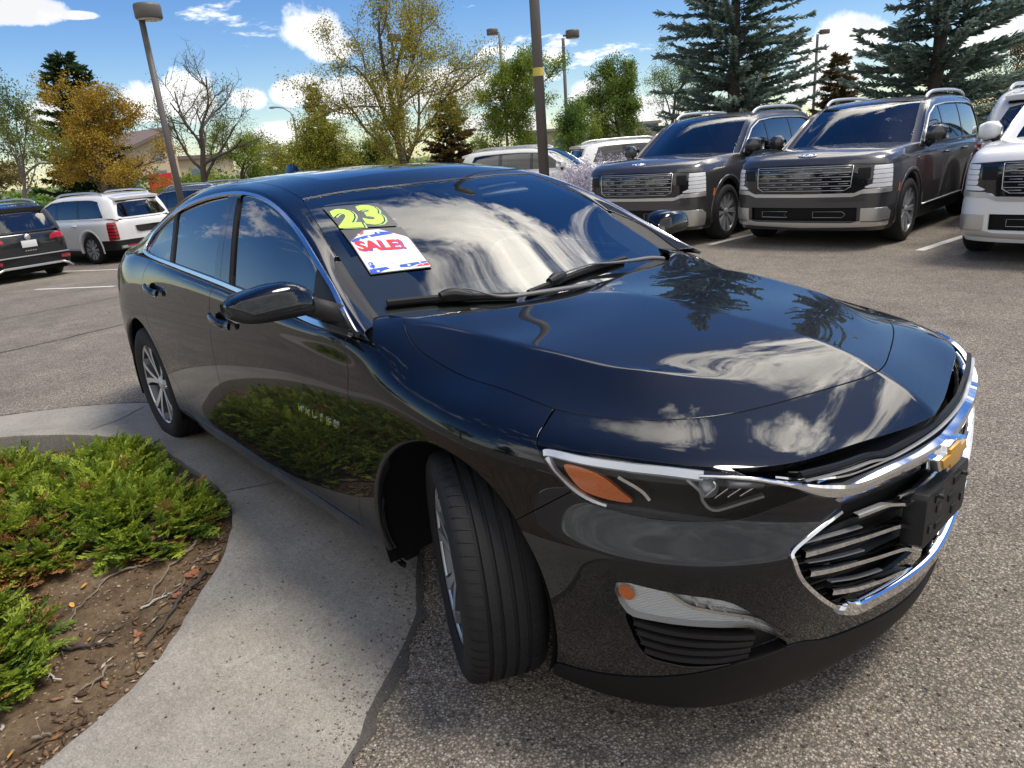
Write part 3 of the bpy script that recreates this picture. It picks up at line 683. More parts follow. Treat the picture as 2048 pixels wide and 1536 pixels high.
# loose chippings on the curb edge and asphalt, pebbles and wood chips in the bed: uncountable
def scatter_stones(name, pts, smin, smax, mat, seed, flat=.6, elong=1.0):
    rg = np.random.RandomState(seed); base = np.array([(1, 0, 0), (-1, 0, 0), (0, 1, 0), (0, -1, 0), (0, 0, 1), (0, 0, -1)], float)
    T0 = np.array([(0, 2, 4), (2, 1, 4), (1, 3, 4), (3, 0, 4), (2, 0, 5), (1, 2, 5), (3, 1, 5), (0, 3, 5)]); n = len(pts)
    s = rg.uniform(0, 1, n) ** 2.2 * (smax - smin) + smin; a = rg.uniform(0, 2 * pi, n)
    B = base[None] * (1 + rg.uniform(-.35, .35, (n, 6, 1))) * np.stack([s * elong, s, s * flat], 1)[:, None, :]
    ca, sa = np.cos(a)[:, None], np.sin(a)[:, None]
    X = B[..., 0] * ca - B[..., 1] * sa; Y = B[..., 0] * sa + B[..., 1] * ca
    V = np.stack([X, Y, B[..., 2]], -1) + np.array(pts)[:, None, :]; 
    T = (T0[None] + (np.arange(n) * 6)[:, None, None]).reshape(-1, 3)
    me = mesh_from(name, V.reshape(-1, 3), T, mat, False); r = me.attributes.new('rnd', 'FLOAT', 'POINT'); r.data.foreach_set('value', np.repeat(rg.rand(n), 6).astype(np.float32))
    o = link(name, me); o['kind'] = 'stuff'; return o
def rnd_mat(name, stops, rough=.85, spec=.3, trans=None):
    m, nt, b = nodes(name); at = N(nt, 'ShaderNodeAttribute', attribute_name='rnd'); r = N(nt, 'ShaderNodeValToRGB'); e = r.color_ramp.elements
    while len(e) < len(stops): e.new(.5)
    for q, (p, c) in zip(e, stops): q.position = p; q.color = (*c, 1)
    nt.links.new(at.outputs['Fac'], r.inputs[0]); nt.links.new(r.outputs[0], b.inputs['Base Color']); b.inputs['Roughness'].default_value = rough; b.inputs['Specular IOR Level'].default_value = spec
    if trans:
        out = nt.nodes['Material Output']; tl = N(nt, 'ShaderNodeBsdfTranslucent'); nt.links.new(r.outputs[0], tl.inputs[0]); mx = N(nt, 'ShaderNodeMixShader'); mx.inputs[0].default_value = trans
        nt.links.new(b.outputs[0], mx.inputs[1]); nt.links.new(tl.outputs[0], mx.inputs[2]); nt.links.new(mx.outputs[0], out.inputs[0])
    return m
M['stones'] = rnd_mat('mixed_stones', [(0, (.06, .052, .045)), (.4, (.16, .135, .11)), (.7, (.28, .21, .15)), (.9, (.36, .32, .27)), (1, (.52, .48, .43))])
M['chips'] = rnd_mat('bark_chips', [(0, (.05, .032, .02)), (.45, (.14, .085, .05)), (.7, (.26, .13, .06)), (.88, (.34, .25, .15)), (1, (.46, .40, .30))])
M['bed_stones'] = rnd_mat('bed_pebble_colours', [(0, (.09, .06, .04)), (.5, (.22, .15, .10)), (.8, (.34, .24, .16)), (1, (.46, .40, .33))])
rg = np.random.RandomState(11); pts = []
while len(pts) < 8500:
    t = rg.rand(); k = int(t * 60) + 22; k = min(k, 158); w = rg.normal(0, .09) if rg.rand() < .7 else rg.uniform(-.35, .5)
    p = CURB_O[k] + (CURB_I[k] - CURB_O[k]) * (rg.rand() ** 2.5 * .9 if rg.rand() < .55 else 0) + rg.normal(0, .05, 2)
    if np.hypot(p[0] - .05, p[1] + 1.3) > 2.2: continue
    w_ = CURB_I[k] - CURB_O[k]; tt = np.clip((p - CURB_O[k]) @ w_ / (w_ @ w_), -.2, 1)
    z = .001 if tt < 0 else float(np.interp(tt, [0, .02, .40, .55, .75, .9, 1], [.006, .008, .014, .022, .042, .056, .058]))
    pts.append((p[0], p[1], z + .0012))
scatter_stones('loose_grit', pts, .0012, .0052, M['stones'], 3)
pts = []
while len(pts) < 2600:
    x, y = rg.uniform(.1, 2.2), rg.uniform(-2.0, .6); pts.append((x, y, .0015))
scatter_stones('loose_gravel', pts, .0015, .0055, M['stones'], 5)
pts = []
while len(pts) < 2600:
    x, y = rg.uniform(-3.7, -.35), rg.uniform(-2.9, -.95)
    if in_bed(x, y): pts.append((x, y, bed_z(x, y) + .003))
scatter_stones('bed_pebbles', pts, .0018, .010, M['bed_stones'], 6)
pts = []
while len(pts) < 2300:
    k = rg.randint(20, 130); p = CURB_I[k] + (CURB_I[k] - CURB_O[k]) / np.linalg.norm(CURB_I[k] - CURB_O[k]) * abs(rg.normal(.02, .13)) + rg.normal(0, .03, 2)
    if in_bed(*p): pts.append((p[0], p[1], bed_z(*p) + .006))
scatter_stones('bark_mulch', pts, .002, .0105, M['chips'], 8, .4, 3.2)
# ------------------------------------------------------------------ plants of the bed
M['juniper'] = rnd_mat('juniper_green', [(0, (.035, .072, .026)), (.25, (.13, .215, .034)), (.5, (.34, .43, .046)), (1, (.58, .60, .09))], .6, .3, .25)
M['juniper_dead'] = rnd_mat('juniper_dry', [(0, (.22, .10, .04)), (.5, (.42, .23, .09)), (1, (.55, .36, .16))], .8, .2, .15)
M['twig'] = simple('twig_bark', (.22, .175, .13), .9, noise=.4, nscale=60, bump=.5, bscale=150)
M['twig_dark'] = simple('dark_twig_bark', (.085, .068, .052), .9, noise=.4, nscale=60, bump=.5, bscale=150)
M['twig_pale'] = simple('bleached_twig', (.48, .45, .40), .85, noise=.2)
def sprig(rg, L=.16, pairs=9, w=.0065):
    """feathery spray: an axis with side shoots, along +x, slightly rising"""
    V = []; T = []; R = []
    def blade(p, d, l, wd, up):
        s = np.cross(d, up); s /= np.linalg.norm(s) + 1e-9; b = len(V)
        V.extend([p - s * wd * .5, p + s * wd * .5, p + d * l * .55 + s * wd * .55, p + d * l, p + d * l * .55 - s * wd * .55]); T.extend([(b, b + 1, b + 2), (b, b + 2, b + 4), (b + 4, b + 2, b + 3)])
    up = np.array([0, 0, 1.])
    blade(np.zeros(3), np.array([1, 0, .12]), L, w, up)
    for k in range(pairs):
        t = .12 + .82 * k / pairs; p = np.array([L * t, 0, .12 * L * t])
        for sg in (1, -1):
            a = rg.uniform(.45, .85); d = np.array([cos(a), sg * sin(a), rg.uniform(-.1, .45)]); d /= np.linalg.norm(d)
            l = L * (.42 - .30 * t) * rg.uniform(.7, 1.2); u2 = up + rg.normal(0, .5, 3)
            blade(p, d, l, w * .9, u2)
            q = p + d * l * .5
            for s2 in (1, -1):
                a2 = a + s2 * .6; d2 = np.array([cos(a2), sg * sin(a2), rg.uniform(0, .5)]); d2 /= np.linalg.norm(d2); blade(q, d2, l * .45, w * .8, u2)
    return np.array(V), np.array(T)
_rg = np.random.RandomState(21); SPRIGS = [sprig(_rg) for _ in range(6)]
def shrub_mesh(name, tips, mat, seed, scale=(.55, 1.12)):
    """tips: list of (base point, direction, brightness)"""
    rg = np.random.RandomState(seed); VV = []; TT = []; RR = []; b = 0
    for p, d, br in tips:
        V, T = SPRIGS[rg.randint(6)]; s = rg.uniform(*scale); d = np.array(d); d = d / np.linalg.norm(d)
        up = np.array([0, 0, 1.]) + rg.normal(0, .35, 3); y = np.cross(up, d); y /= np.linalg.norm(y); z = np.cross(d, y)
        W = (V * s) @ np.array([d, y, z]) + np.array(p); VV.append(W); TT.append(T + b); b += len(V)
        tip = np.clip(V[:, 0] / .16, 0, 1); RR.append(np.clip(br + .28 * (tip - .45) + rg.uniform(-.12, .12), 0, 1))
    me = mesh_from(name, np.concatenate(VV), np.concatenate(TT), mat, False)
    at = me.attributes.new('rnd', 'FLOAT', 'POINT'); at.data.foreach_set('value', np.concatenate(RR).astype(np.float32)); return me
def juniper(cx, cy, rx, ry, h, n, seed, label, lean=(.5, .1), dead=.06, ang=0.):
    t = thing('juniper_shrub', label, 'shrub', (cx, cy, bed_z(cx, cy)), group='spreading junipers in the bed'); rg = np.random.RandomState(seed); live, dry = [], []
    ca, sa = cos(ang), sin(ang); stems = MB()
    for k in range(int(n * 1.45)):
        r = sqrt(rg.rand()); a = rg.uniform(0, 2 * pi); x, y = r * rx * cos(a), r * ry * sin(a); X, Y = x * ca - y * sa, x * sa + y * ca
        gap = mnoise.noise(Vector((cx + X, cy + Y, 3.7)) * 4.2)
        if gap < -.16 and rg.rand() < .8: continue
        lump = .65 + .5 * mnoise.noise(Vector((cx + X, cy + Y, seed)) * 5.5)
        top = h * .66 * (1 - r ** 2.2 * .75) * lump; z = top * rg.uniform(.25, 1.0)
        d = np.array([lean[0] + .55 * X / rx + rg.normal(0, .35), lean[1] + .55 * Y / ry + rg.normal(0, .35), .30 + rg.normal(0, .22) + .2 * (1 - r)])
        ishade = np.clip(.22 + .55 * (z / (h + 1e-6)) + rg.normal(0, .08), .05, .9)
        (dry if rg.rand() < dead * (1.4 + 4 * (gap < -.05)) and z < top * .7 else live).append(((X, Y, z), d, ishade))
        if k % 9 == 0: stems.tube([(X * .2, Y * .2, 0), (X * .6, Y * .6, z * .5), (X, Y, z)], [.006, .004, .002], 5)
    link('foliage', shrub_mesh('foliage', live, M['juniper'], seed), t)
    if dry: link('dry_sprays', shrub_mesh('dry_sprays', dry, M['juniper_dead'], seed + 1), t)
    stems.build('stems', M['twig_dark'], t); return t
juniper(-1.66, -1.33, .30, .22, .17, 520, 31, 'juniper at the right end of the bed touching the curb', (.7, .2), .04)
juniper(-2.05, -1.42, .36, .26, .19, 560, 32, 'juniper between the curb corner and the middle of the bed', (.6, .1), .06)
juniper(-2.42, -1.30, .28, .15, .20, 420, 33, 'tall juniper at the rear corner of the bed by the rear wheel', (.5, .3), .05)
juniper(-2.55, -1.72, .42, .26, .16, 560, 34, 'wide juniper in the rear half of the bed', (.6, .2), .06)
juniper(-1.98, -1.78, .42, .22, .15, 520, 35, 'juniper with many dry orange sprays in the middle of the bed', (.7, .1), .26)
juniper(-2.95, -1.92, .40, .25, .17, 480, 36, 'juniper at the far left back of the bed', (.5, .2), .05)
juniper(-2.25, -2.12, .50, .24, .16, 560, 37, 'juniper at the left picture edge behind the bare soil', (.6, .2), .08)
juniper(-1.55, -2.10, .36, .22, .18, 560, 38, 'juniper beside the bare soil at the left picture edge', (.75, .0), .08)
juniper(-1.20, -2.00, .30, .15, .17, 420, 39, 'small juniper nearest to the camera at the left picture edge', (.6, .3), .05)
juniper(-2.9, -2.4, .6, .35, .17, 520, 40, 'outermost juniper beyond the left picture edge', (.5, .2), .05)
# twigs on the soil
def twig(P, r, mat, label, seed):
    rg = np.random.RandomState(seed); Q = spline([np.array(p) for p in P], 6); Q = [(x + rg.normal(0, .004), y + rg.normal(0, .004), bed_z(x, y) + r * 1.2 + .004 * abs(rg.normal())) for x, y in Q]
    n = len(Q); mb = MB(); mb.tube(Q, [r * (1 - .55 * k / n) * rg.uniform(.85, 1.15) for k in range(n)], 6)
    for k in range(3, n - 2, 5):
        a = rg.uniform(-1, 1); d = Vector(Q[k + 1]) - Vector(Q[k]); d.normalize(); d.rotate(Euler((0, -.3, a))); mb.tube([Q[k], tuple(Vector(Q[k]) + d * .05 * rg.uniform(.4, 1.2))], [r * .5, r * .2], 5)
    tag(mb.build('twig', M[mat]), label, 'twig', 'twigs on the soil of the bed')
for k, (P, r, mt, lb) in enumerate(TWIGS): twig(P, r, mt, lb, 60 + k)
# dry leaves
M['leaf_a'] = simple('dry_leaf_tan', (.42, .22, .10), .7, noise=.3, nscale=40); M['leaf_b'] = simple('dry_leaf_rust', (.30, .10, .04), .7, noise=.3, nscale=40); M['leaf_c'] = simple('fallen_leaf_yellow', (.62, .33, .05), .7, noise=.2, nscale=40)
def leaf_mesh(name, mat, seed, L=.06):
    rg = np.random.RandomState(seed); V = []; F = []
    outline = [(0, 0), (.18, .26), (.40, .36), (.55, .24), (.72, .30), (1, 0)]
    n = len(outline); curl = rg.uniform(.15, .5); tw = rg.uniform(-.4, .4)
    for sgn in (1, 0, -1):
        for x, w in outline:
            y = w * sgn * .9; z = curl * (y * y * 2.2 + (x - .5) ** 2 * .9) + tw * (x - .5) * y
            V.append((x * L - L / 2, y * L, z * L + .004))
    for r in range(2):
        for k in range(n - 1): F.append((r * n + k, r * n + k + 1, (r + 1) * n + k + 1, (r + 1) * n + k))
    me = mesh_from(name, np.array(V), np.array(F), mat); return me
LM = {('abc'[i], j): leaf_mesh('dry_leaf', M['leaf_' + 'abc'[i]], 80 + 5 * i + j) for i in range(3) for j in range(3)}
rg = np.random.RandomState(77)
for x, y, c, s in LEAVES:
    z = bed_z(x, y) + .004 if in_bed(x, y) else (.05 if x > -4.2 and y > -2.2 and x < .2 else float(gz(x)))
    o = link('dry_leaf', LM[(c, rg.randint(3))], None, (x, y, z)); o.rotation_euler = (rg.normal(0, .35), rg.normal(0, .35), rg.uniform(0, 6.3)); o.scale = (s, s, s)
    tag(o, {'a': 'tan curled dry leaf lying in the bed by the junipers', 'b': 'rust red dry leaf lying in the bed by the junipers', 'c': 'small yellow fallen leaf lying on the bed'}[c], 'leaf', {'a': 'tan dry leaves in the bed', 'b': 'rusty dry leaves in the bed', 'c': 'yellow leaves on the soil'}[c])
# ------------------------------------------------------------------ trees
M['bark'] = simple('tree_bark', (.085, .070, .058), .95, noise=.4, nscale=8, bump=.6, bscale=30)
M['bark_pale'] = simple('pale_bark', (.16, .14, .12), .95, noise=.4, nscale=8, bump=.6, bscale=30)
G = {  # leaf colour ranges
 'gold': [(0, (.05, .09, .018)), (.4, (.13, .19, .028)), (.72, (.28, .28, .035)), (1, (.52, .36, .045))],
 'limegold': [(0, (.05, .085, .016)), (.4, (.13, .18, .026)), (.75, (.27, .30, .035)), (1, (.48, .40, .045))],
 'amber': [(0, (.06, .07, .014)), (.35, (.20, .16, .022)), (.7, (.38, .25, .028)), (1, (.52, .33, .04))],
 'lime': [(0, (.045, .095, .018)), (.4, (.11, .20, .028)), (.75, (.21, .31, .04)), (1, (.36, .38, .05))],
 'green': [(0, (.035, .075, .018)), (.45, (.08, .155, .028)), (.8, (.15, .24, .04)), (1, (.28, .31, .05))],
 'olive': [(0, (.04, .06, .016)), (.5, (.12, .125, .028)), (.85, (.22, .17, .04)), (1, (.33, .20, .05))],
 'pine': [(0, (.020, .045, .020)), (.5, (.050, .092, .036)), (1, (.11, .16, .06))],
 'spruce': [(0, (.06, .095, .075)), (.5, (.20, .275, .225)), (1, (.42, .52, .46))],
 'brownpine': [(0, (.04, .05, .018)), (.5, (.13, .10, .04)), (1, (.25, .16, .07))],
}
for k, v in G.items(): M['leaf_' + k] = rnd_mat(k + '_foliage', v, .6, .3, .35)
def cards(P, size, rg, droop=.0, asp=.5):
    """one rhombic leaf per point"""
    n = len(P); d = rg.normal(0, 1, (n, 3)); d[:, 2] -= droop; d /= np.linalg.norm(d, axis=1)[:, None]
    s = np.cross(d, rg.normal(0, 1, (n, 3))); s /= np.linalg.norm(s, axis=1)[:, None]
    L = (size * rg.uniform(.6, 1.3, n))[:, None]
    V = np.stack([P, P + d * L * .5 + s * L * asp * .5, P + d * L, P + d * L * .5 - s * L * asp * .5], 1).reshape(-1, 3)
    b = (np.arange(n) * 4)[:, None]; T = np.concatenate([b + np.array([[0, 1, 2]]), b + np.array([[0, 2, 3]])]); return V, T
def foliage(name, V, T, rnd, mat, parent):
    me = mesh_from(name, V, T, mat, False); at = me.attributes.new('rnd', 'FLOAT', 'POINT'); at.data.foreach_set('value', np.clip(rnd, 0, 1).astype(np.float32)); return link(name, me, parent)
def broad_tree(x, y, ztop, w, label, leaf, seed, n=7000, lsize=.10, bare=.0, crown0=.28, fork=3, lean=(0, 0), bark='bark', low=False, name='broadleaf_tree', dense=1.0):
    rg = np.random.RandomState(seed); z0 = float(gz(x)); H = ztop - z0
    t = thing(name, label, 'tree', (x, y, z0)); mb = MB(); tips = []
    def grow(p, d, L, r, lev):
        k = 5; Q = [p]; dd = d.copy(); rr = [r]
        for i in range(k):
            dd = dd + rg.normal(0, .11 + .05 * lev, 3) + np.array([0, 0, .06]); dd /= np.linalg.norm(dd); Q.append(Q[-1] + dd * L / k); rr.append(r * (1 - .55 * (i + 1) / k))
        mb.tube(Q, rr, 6 if lev < 2 else 4, caps=False)
        if lev >= 3:
            tips.extend([(q, lev) for q in Q[1:]])
            for q in Q[2:]:
                for _ in range(2):
                    e = dd + rg.normal(0, .7, 3); e /= np.linalg.norm(e); q2 = q + e * L * .35; mb.tube([q, (q + q2) / 2 + rg.normal(0, .02 * L, 3), q2], [r * .45, r * .35, r * .2], 3, caps=False); tips.extend([(q2, 4), ((q + q2) / 2, 4)])
            return
        nb = [fork + 2, 4, 4][lev]
        for j in range(nb):
            u = rg.uniform(.35 if lev else crown0 + .05, 1.0); q = Q[min(k, int(u * k))] if lev else np.array(p) + (Q[-1] - p) * u
            if lev == 0: q = np.array([np.interp(u * k, range(k + 1), [a[c] for a in Q]) for c in range(3)])
            a = rg.uniform(0, 2 * pi) if lev else 2 * pi * j / nb + rg.uniform(-.5, .5); sp = rg.uniform(.55, 1.05)
            b1 = np.cross(dd, [0, 0, 1.]) if abs(dd[2]) < .95 else np.array([1., 0, 0]); b1 /= np.linalg.norm(b1); b2 = np.cross(dd, b1)
            nd = dd * cos(sp) + (b1 * cos(a) + b2 * sin(a)) * sin(sp); nd[2] = max(nd[2], -.1 + (.25 if not low else 0)); nd /= np.linalg.norm(nd)
            grow(q, nd, L * rg.uniform(.50, .72) * (1.15 if lev == 0 else 1), rr[-1] * rg.uniform(.55, .8) + .004, lev + 1)
        if lev > 0: tips.extend([(q, lev) for q in Q[2:]])
        if lev == 0: 
            for j in range(2): grow(Q[-1], dd + rg.normal(0, .35, 3), L * .55, rr[-1] * .8, 1)
    grow(np.zeros(3), np.array([lean[0], lean[1], 1.]), H * .52, .022 * H + .03, 0)
    pts = np.array([q for q, _ in tips]); lv = np.array([l for _, l in tips])
    # fit the crown to the height and width seen
    zs = H / max(pts[:, 2].max(), .1); hw = np.percentile(np.hypot(pts[:, 0], pts[:, 1]), 92); xs = (w / 2) / hw
    sc = np.array([xs, xs, zs]); mb.V = [tuple(np.array(v) * sc * (1 if False else 1)) for v in mb.V]; pts = pts * sc
    mb.build('trunk', M[bark], t)
    n = int(n * 3.4); lsize *= .66; idx = rg.randint(0, len(pts), n); 
    # clumps: whole tips drop their leaves
    keep = rg.rand(len(pts)) > bare * (.4 + 1.2 * (pts[:, 2] / H)); idx = idx[keep[idx]]
    P = pts[idx] + rg.normal(0, .085 * dense + .011 * w, (len(idx), 3)) * np.array([1, 1, .8])
    V, T = cards(P, lsize, rg, .35)
    cl = np.array([mnoise.noise(Vector(q * 1.1) + Vector((seed, 0, 0))) for q in P[::1]]) if len(P) < 14000 else rg.rand(len(P))
    rnd = np.repeat(.45 + .55 * cl + rg.normal(0, .16, len(P)), 4)
    foliage('crown', V, T, rnd, M['leaf_' + leaf], t); return t
def conifer(x, y, ztop, w, label, leaf, seed, whorls=26, name='spruce_tree', droop=.35, tuft=.22, per=7, gap=.0, z_first=.06, curve=1.0):
    rg = np.random.RandomState(seed); z0 = float(gz(x)); H = ztop - z0
    t = thing(name, label, 'tree', (x, y, z0)); mb = MB(); mb.tube([(0, 0, 0), (0, 0, H * .5), (0, 0, H * .98)], [.018 * H + .02, .010 * H + .01, .008], 8)
    VV, TT, RR = [], [], []; b = 0
    for k in range(whorls):
        f = z_first + (1 - z_first) * (k / whorls) ** .92; L0 = (1 - f) ** curve * w / 2 + .08
        for j in range(per + (1 if k < whorls * .5 else 0)):
            a = 2 * pi * j / per + rg.uniform(-.4, .4) + k * 1.1; L = L0 * rg.uniform(.5, 1.2); zz = f * H + rg.normal(0, .016 * H); el = rg.normal(.04, .13)
            if rg.rand() < gap: continue
            dr = droop * rg.uniform(.6, 1.3); Q = []
            for i in range(7):
                u = i / 6; Q.append(np.array([cos(a) * L * u, sin(a) * L * u, zz + L * ((.16 + el) * u - dr * u * u + .75 * dr * u ** 4)]))
            mb.tube(Q, [.012 * (1 - i / 7) + .004 for i in range(7)], 4, caps=False)
            m = max(6, int(L / .036)); us = rg.uniform(.12, 1.0, m * 3) ** .8; Q = np.array(Q)
            P = np.stack([np.interp(us * 6, range(7), Q[:, c]) for c in range(3)], 1)
            ax = Q[-1] - Q[0]; ax /= np.linalg.norm(ax); sd = np.cross(ax, [0, 0, 1.]); sd /= np.linalg.norm(sd)
            sg = rg.choice([-1, 1], len(us)); D = ax * rg.uniform(.5, 1.0, len(us))[:, None] + sd * (sg * rg.uniform(.15, .9, len(us)))[:, None] + np.array([0, 0, 1]) * rg.normal(-.05, .28, len(us))[:, None]
            D /= np.linalg.norm(D, axis=1)[:, None]; LL = (tuft * rg.uniform(.6, 1.25, len(us)) * (1.15 - .4 * us))[:, None]
            for c in range(2):
                up = rg.normal(0, 1, (len(us), 3)); S = np.cross(D, up); S /= np.linalg.norm(S, axis=1)[:, None]; wd = tuft * .17
                V = np.stack([P - S * wd * .4, P + S * wd * .4, P + D * LL * .7 + S * wd * .5, P + D * LL, P + D * LL * .7 - S * wd * .5], 1).reshape(-1, 3)
                bb = (np.arange(len(us)) * 5)[:, None] + b; TT.append(np.concatenate([bb + np.array([[0, 1, 2]]), bb + np.array([[0, 2, 4]]), bb + np.array([[4, 2, 3]])])); VV.append(V); b += len(V)
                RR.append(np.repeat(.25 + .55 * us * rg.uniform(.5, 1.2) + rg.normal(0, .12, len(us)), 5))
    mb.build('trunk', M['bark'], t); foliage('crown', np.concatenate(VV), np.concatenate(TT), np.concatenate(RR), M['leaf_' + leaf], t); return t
B_, K_ = broad_tree, conifer
B_(-28.2, 2.1, 5.3, 3.4, 'thin half-bare tree at the left picture edge', 'gold', 101, 4200, .12, .40, .25, 3, (.0, .12), 'bark_pale')
B_(-35.6, 6.2, 5.9, 5.0, 'dense amber and green tree in front of the dark pine', 'amber', 102, 11000, .15, .05, .12, 4, low=True)
K_(-43.5, 7.9, 7.9, 5.2, 'dark green pine behind the amber tree', 'pine', 103, 24, 'pine_tree', -.15, .42, 8, .1, .1, .62)
B_(-28.7, 8.6, 6.4, 4.4, 'nearly leafless honey locust behind the parked SUVs on the left', 'gold', 104, 3400, .11, .62, .30, 4, (.0, .02))
B_(-37.4, 13.6, 4.1, 4.8, 'low green tree right of the leafless honey locust', 'lime', 105, 6000, .15, .15, .1, 4, low=True)
B_(-36.0, 10.6, 1.5, 4.0, 'yellow-green bush behind the grey SUV roof', 'lime', 121, 4500, .14, .0, .05, 5, low=True, name='bush')
B_(-30.2, 15.2, 3.8, 5.6, 'broad yellow-green tree left of the large central tree', 'limegold', 106, 10000, .13, .03, .10, 5, low=True)
B_(-27.5, 16.6, 2.6, 4.6, 'dark green bushy tree behind the car roof', 'green', 122, 8000, .13, .0, .08, 5, low=True)
K_(-42.8, 21.4, 6.2, 2.8, 'bluish pine tip above the yellow-green tree', 'pine', 107, 20, 'pine_tree', -.25, .34, 7, .15, .2, .7)
B_(-18.5, 11.5, 6.6, 5.6, 'large golden-green tree with an open crown in the centre', 'gold', 108, 15000, .10, .12, .26, 5, (.02, .02))
K_(-28.6, 21.2, 4.1, 3.4, 'brownish pine right of the large central tree', 'brownpine', 109, 18, 'pine_tree', -.1, .34, 7, .1, .15, .6)
B_(-20.4, 18.6, 5.1, 3.6, 'green tree left of the tall lamp post', 'lime', 110, 12000, .12, .0, .12, 4, low=True)
B_(-17.0, 18.3, 3.1, 2.4, 'small yellow-green tree behind the tall lamp post', 'lime', 123, 4200, .11, .05, .15, 4, low=True)
B_(-21.3, 26.0, 5.3, 4.0, 'dense green tree left of the first spruce', 'green', 111, 12000, .15, .0, .10, 5, low=True)
B_(-26.5, 37.0, 7.6, 4.6, 'tall pale tree behind the first spruce', 'lime', 112, 4600, .15, .35, .25, 4)
B_(-15.5, 27.5, 4.6, 3.4, 'olive tree half hidden behind the first spruce', 'olive', 124, 6000, .13, .05, .12, 4, low=True)
K_(-12.0, 20.3, 12.0, 6.0, 'tall blue-green spruce behind the first grey SUV', 'spruce', 113, 44, 'spruce_tree', .16, .25, 9, .03, .05, .72)
K_(-6.15, 20.9, 11.5, 5.4, 'tall dark spruce behind the second grey SUV', 'spruce', 114, 44, 'spruce_tree', .16, .25, 9, .03, .05, .65)
K_(-20.0, 45.4, 5.7, 3.6, 'small distant pine between the two spruces', 'brownpine', 115, 18, 'pine_tree', .05, .36, 8, .05, .1, .7)
B_(-7.6, 35.0, 4.4, 3.4, 'reddish olive tree at the right picture edge', 'olive', 116, 5200, .14, .1, .12, 4, low=True)
K_(-3.6, 27.5, 5.4, 3.6, 'dark spruce at the right picture edge', 'pine', 117, 22, 'spruce_tree', .2, .28, 8, .05, .08, .8)
B_(-45.0, 1.0, 4.2, 6.5, 'dark hedge-like tree far behind the black SUV', 'olive', 118, 6500, .2, .0, .05, 5, low=True)
# seen only mirrored in the side windows and doors
B_(-14.5, -19.0, 5.6, 5.0, 'broad tree across the drive, mirrored in the front door window', 'green', 131, 7000, .14, .05, .2, 4)
B_(-20.0, -14.0, 4.8, 4.5, 'olive tree across the drive, mirrored in the rear door window', 'olive', 132, 6000, .14, .1, .2, 4)
K_(-8.5, -21.0, 5.2, 3.6, 'pine across the drive, mirrored in the front door', 'pine', 133, 20, 'pine_tree', .1, .3, 8, .05, .08, .8)
# Russian sage by the grey SUV
def sage(x, y, w, h, seed, label):
    z0 = float(gz(x)); t = thing('russian_sage', label, 'bush', (x, y, z0), group='pale lilac sage bushes beside the grey SUV'); rg = np.random.RandomState(seed); VV, TT, RR = [], [], []; b = 0; mb = MB()
    for k in range(230):
        a = rg.uniform(0, 2 * pi); r = sqrt(rg.rand()) * w * .22; p0 = np.array([r * cos(a), r * sin(a), 0]); d = np.array([cos(a) * rg.uniform(.1, .75), sin(a) * rg.uniform(.1, .75), 1.]); L = h * rg.uniform(.6, 1.08); d /= np.linalg.norm(d)
        P = np.stack([p0 + d * L * u for u in np.linspace(.15, 1, 26)]) + rg.normal(0, .012, (26, 3)); 
        if k % 3 == 0: mb.tube([p0, p0 + d * L], [.005, .002], 4, caps=False)
        V, T = cards(P, .07, rg, -.3, .35); VV.append(V); TT.append(T + b); b += len(V); RR.append(np.repeat(np.linspace(.0, 1., 26) + rg.normal(0, .12, 26), 4))
    foliage('flower_spikes', np.concatenate(VV), np.concatenate(TT), np.concatenate(RR), M['sage'], t); mb.build('stems', M['bark_pale'], t)
M['sage'] = rnd_mat('sage_lilac', [(0, (.10, .14, .09)), (.3, (.26, .26, .25)), (.65, (.42, .38, .46)), (1, (.58, .52, .62))], .8, .2, .3)
sage(-7.95, 8.9, 1.5, 1.25, 141, 'lilac Russian sage bush left of the first grey SUV'); sage(-8.6, 9.9, 1.5, 1.3, 142, 'lilac Russian sage bush behind the first one'); sage(-7.4, 10.3, 1.2, 1.25, 143, 'lilac Russian sage bush touching the bonnet of the first grey SUV'); sage(-9.2, 9.0, 1.1, 1.0, 144, 'low Russian sage bush nearest the lamp post')
B_(-7.25, 8.95, .95, .95, 'small dark green juniper bush in front of the sage', 'green', 145, 1900, .08, .0, .05, 4, low=True, name='bush')

# far rows of trees that close the horizon
def far_trees():
    rg = np.random.RandomState(300); P = []
    for k in range(620):
        a = radians(rg.uniform(84, 188)); d = rg.uniform(62, 95); c = np.array([1.46 + d * cos(a), -1.88 + d * sin(a), 0]); h = rg.uniform(1.6, 3.4) * (1.25 if rg.rand() < .2 else 1); w = rg.uniform(1.0, 2.4)
        q = rg.normal(0, .5, (55, 3)) * np.array([w, w, h * .6]); q[:, 2] = np.abs(q[:, 2]) * 1.15; P.append(c + q + np.array([0, 0, -.7]))
    P = np.concatenate(P); V, T = cards(P, .5, rg, .2, .7); rnd = np.repeat(np.array([.45 + .6 * mnoise.noise(Vector(p) * .12) for p in P]) + rg.normal(0, .12, len(P)), 4)
    foliage('distant_trees', V, T, rnd, M['leaf_lime'], None)['kind'] = 'stuff'
far_trees()
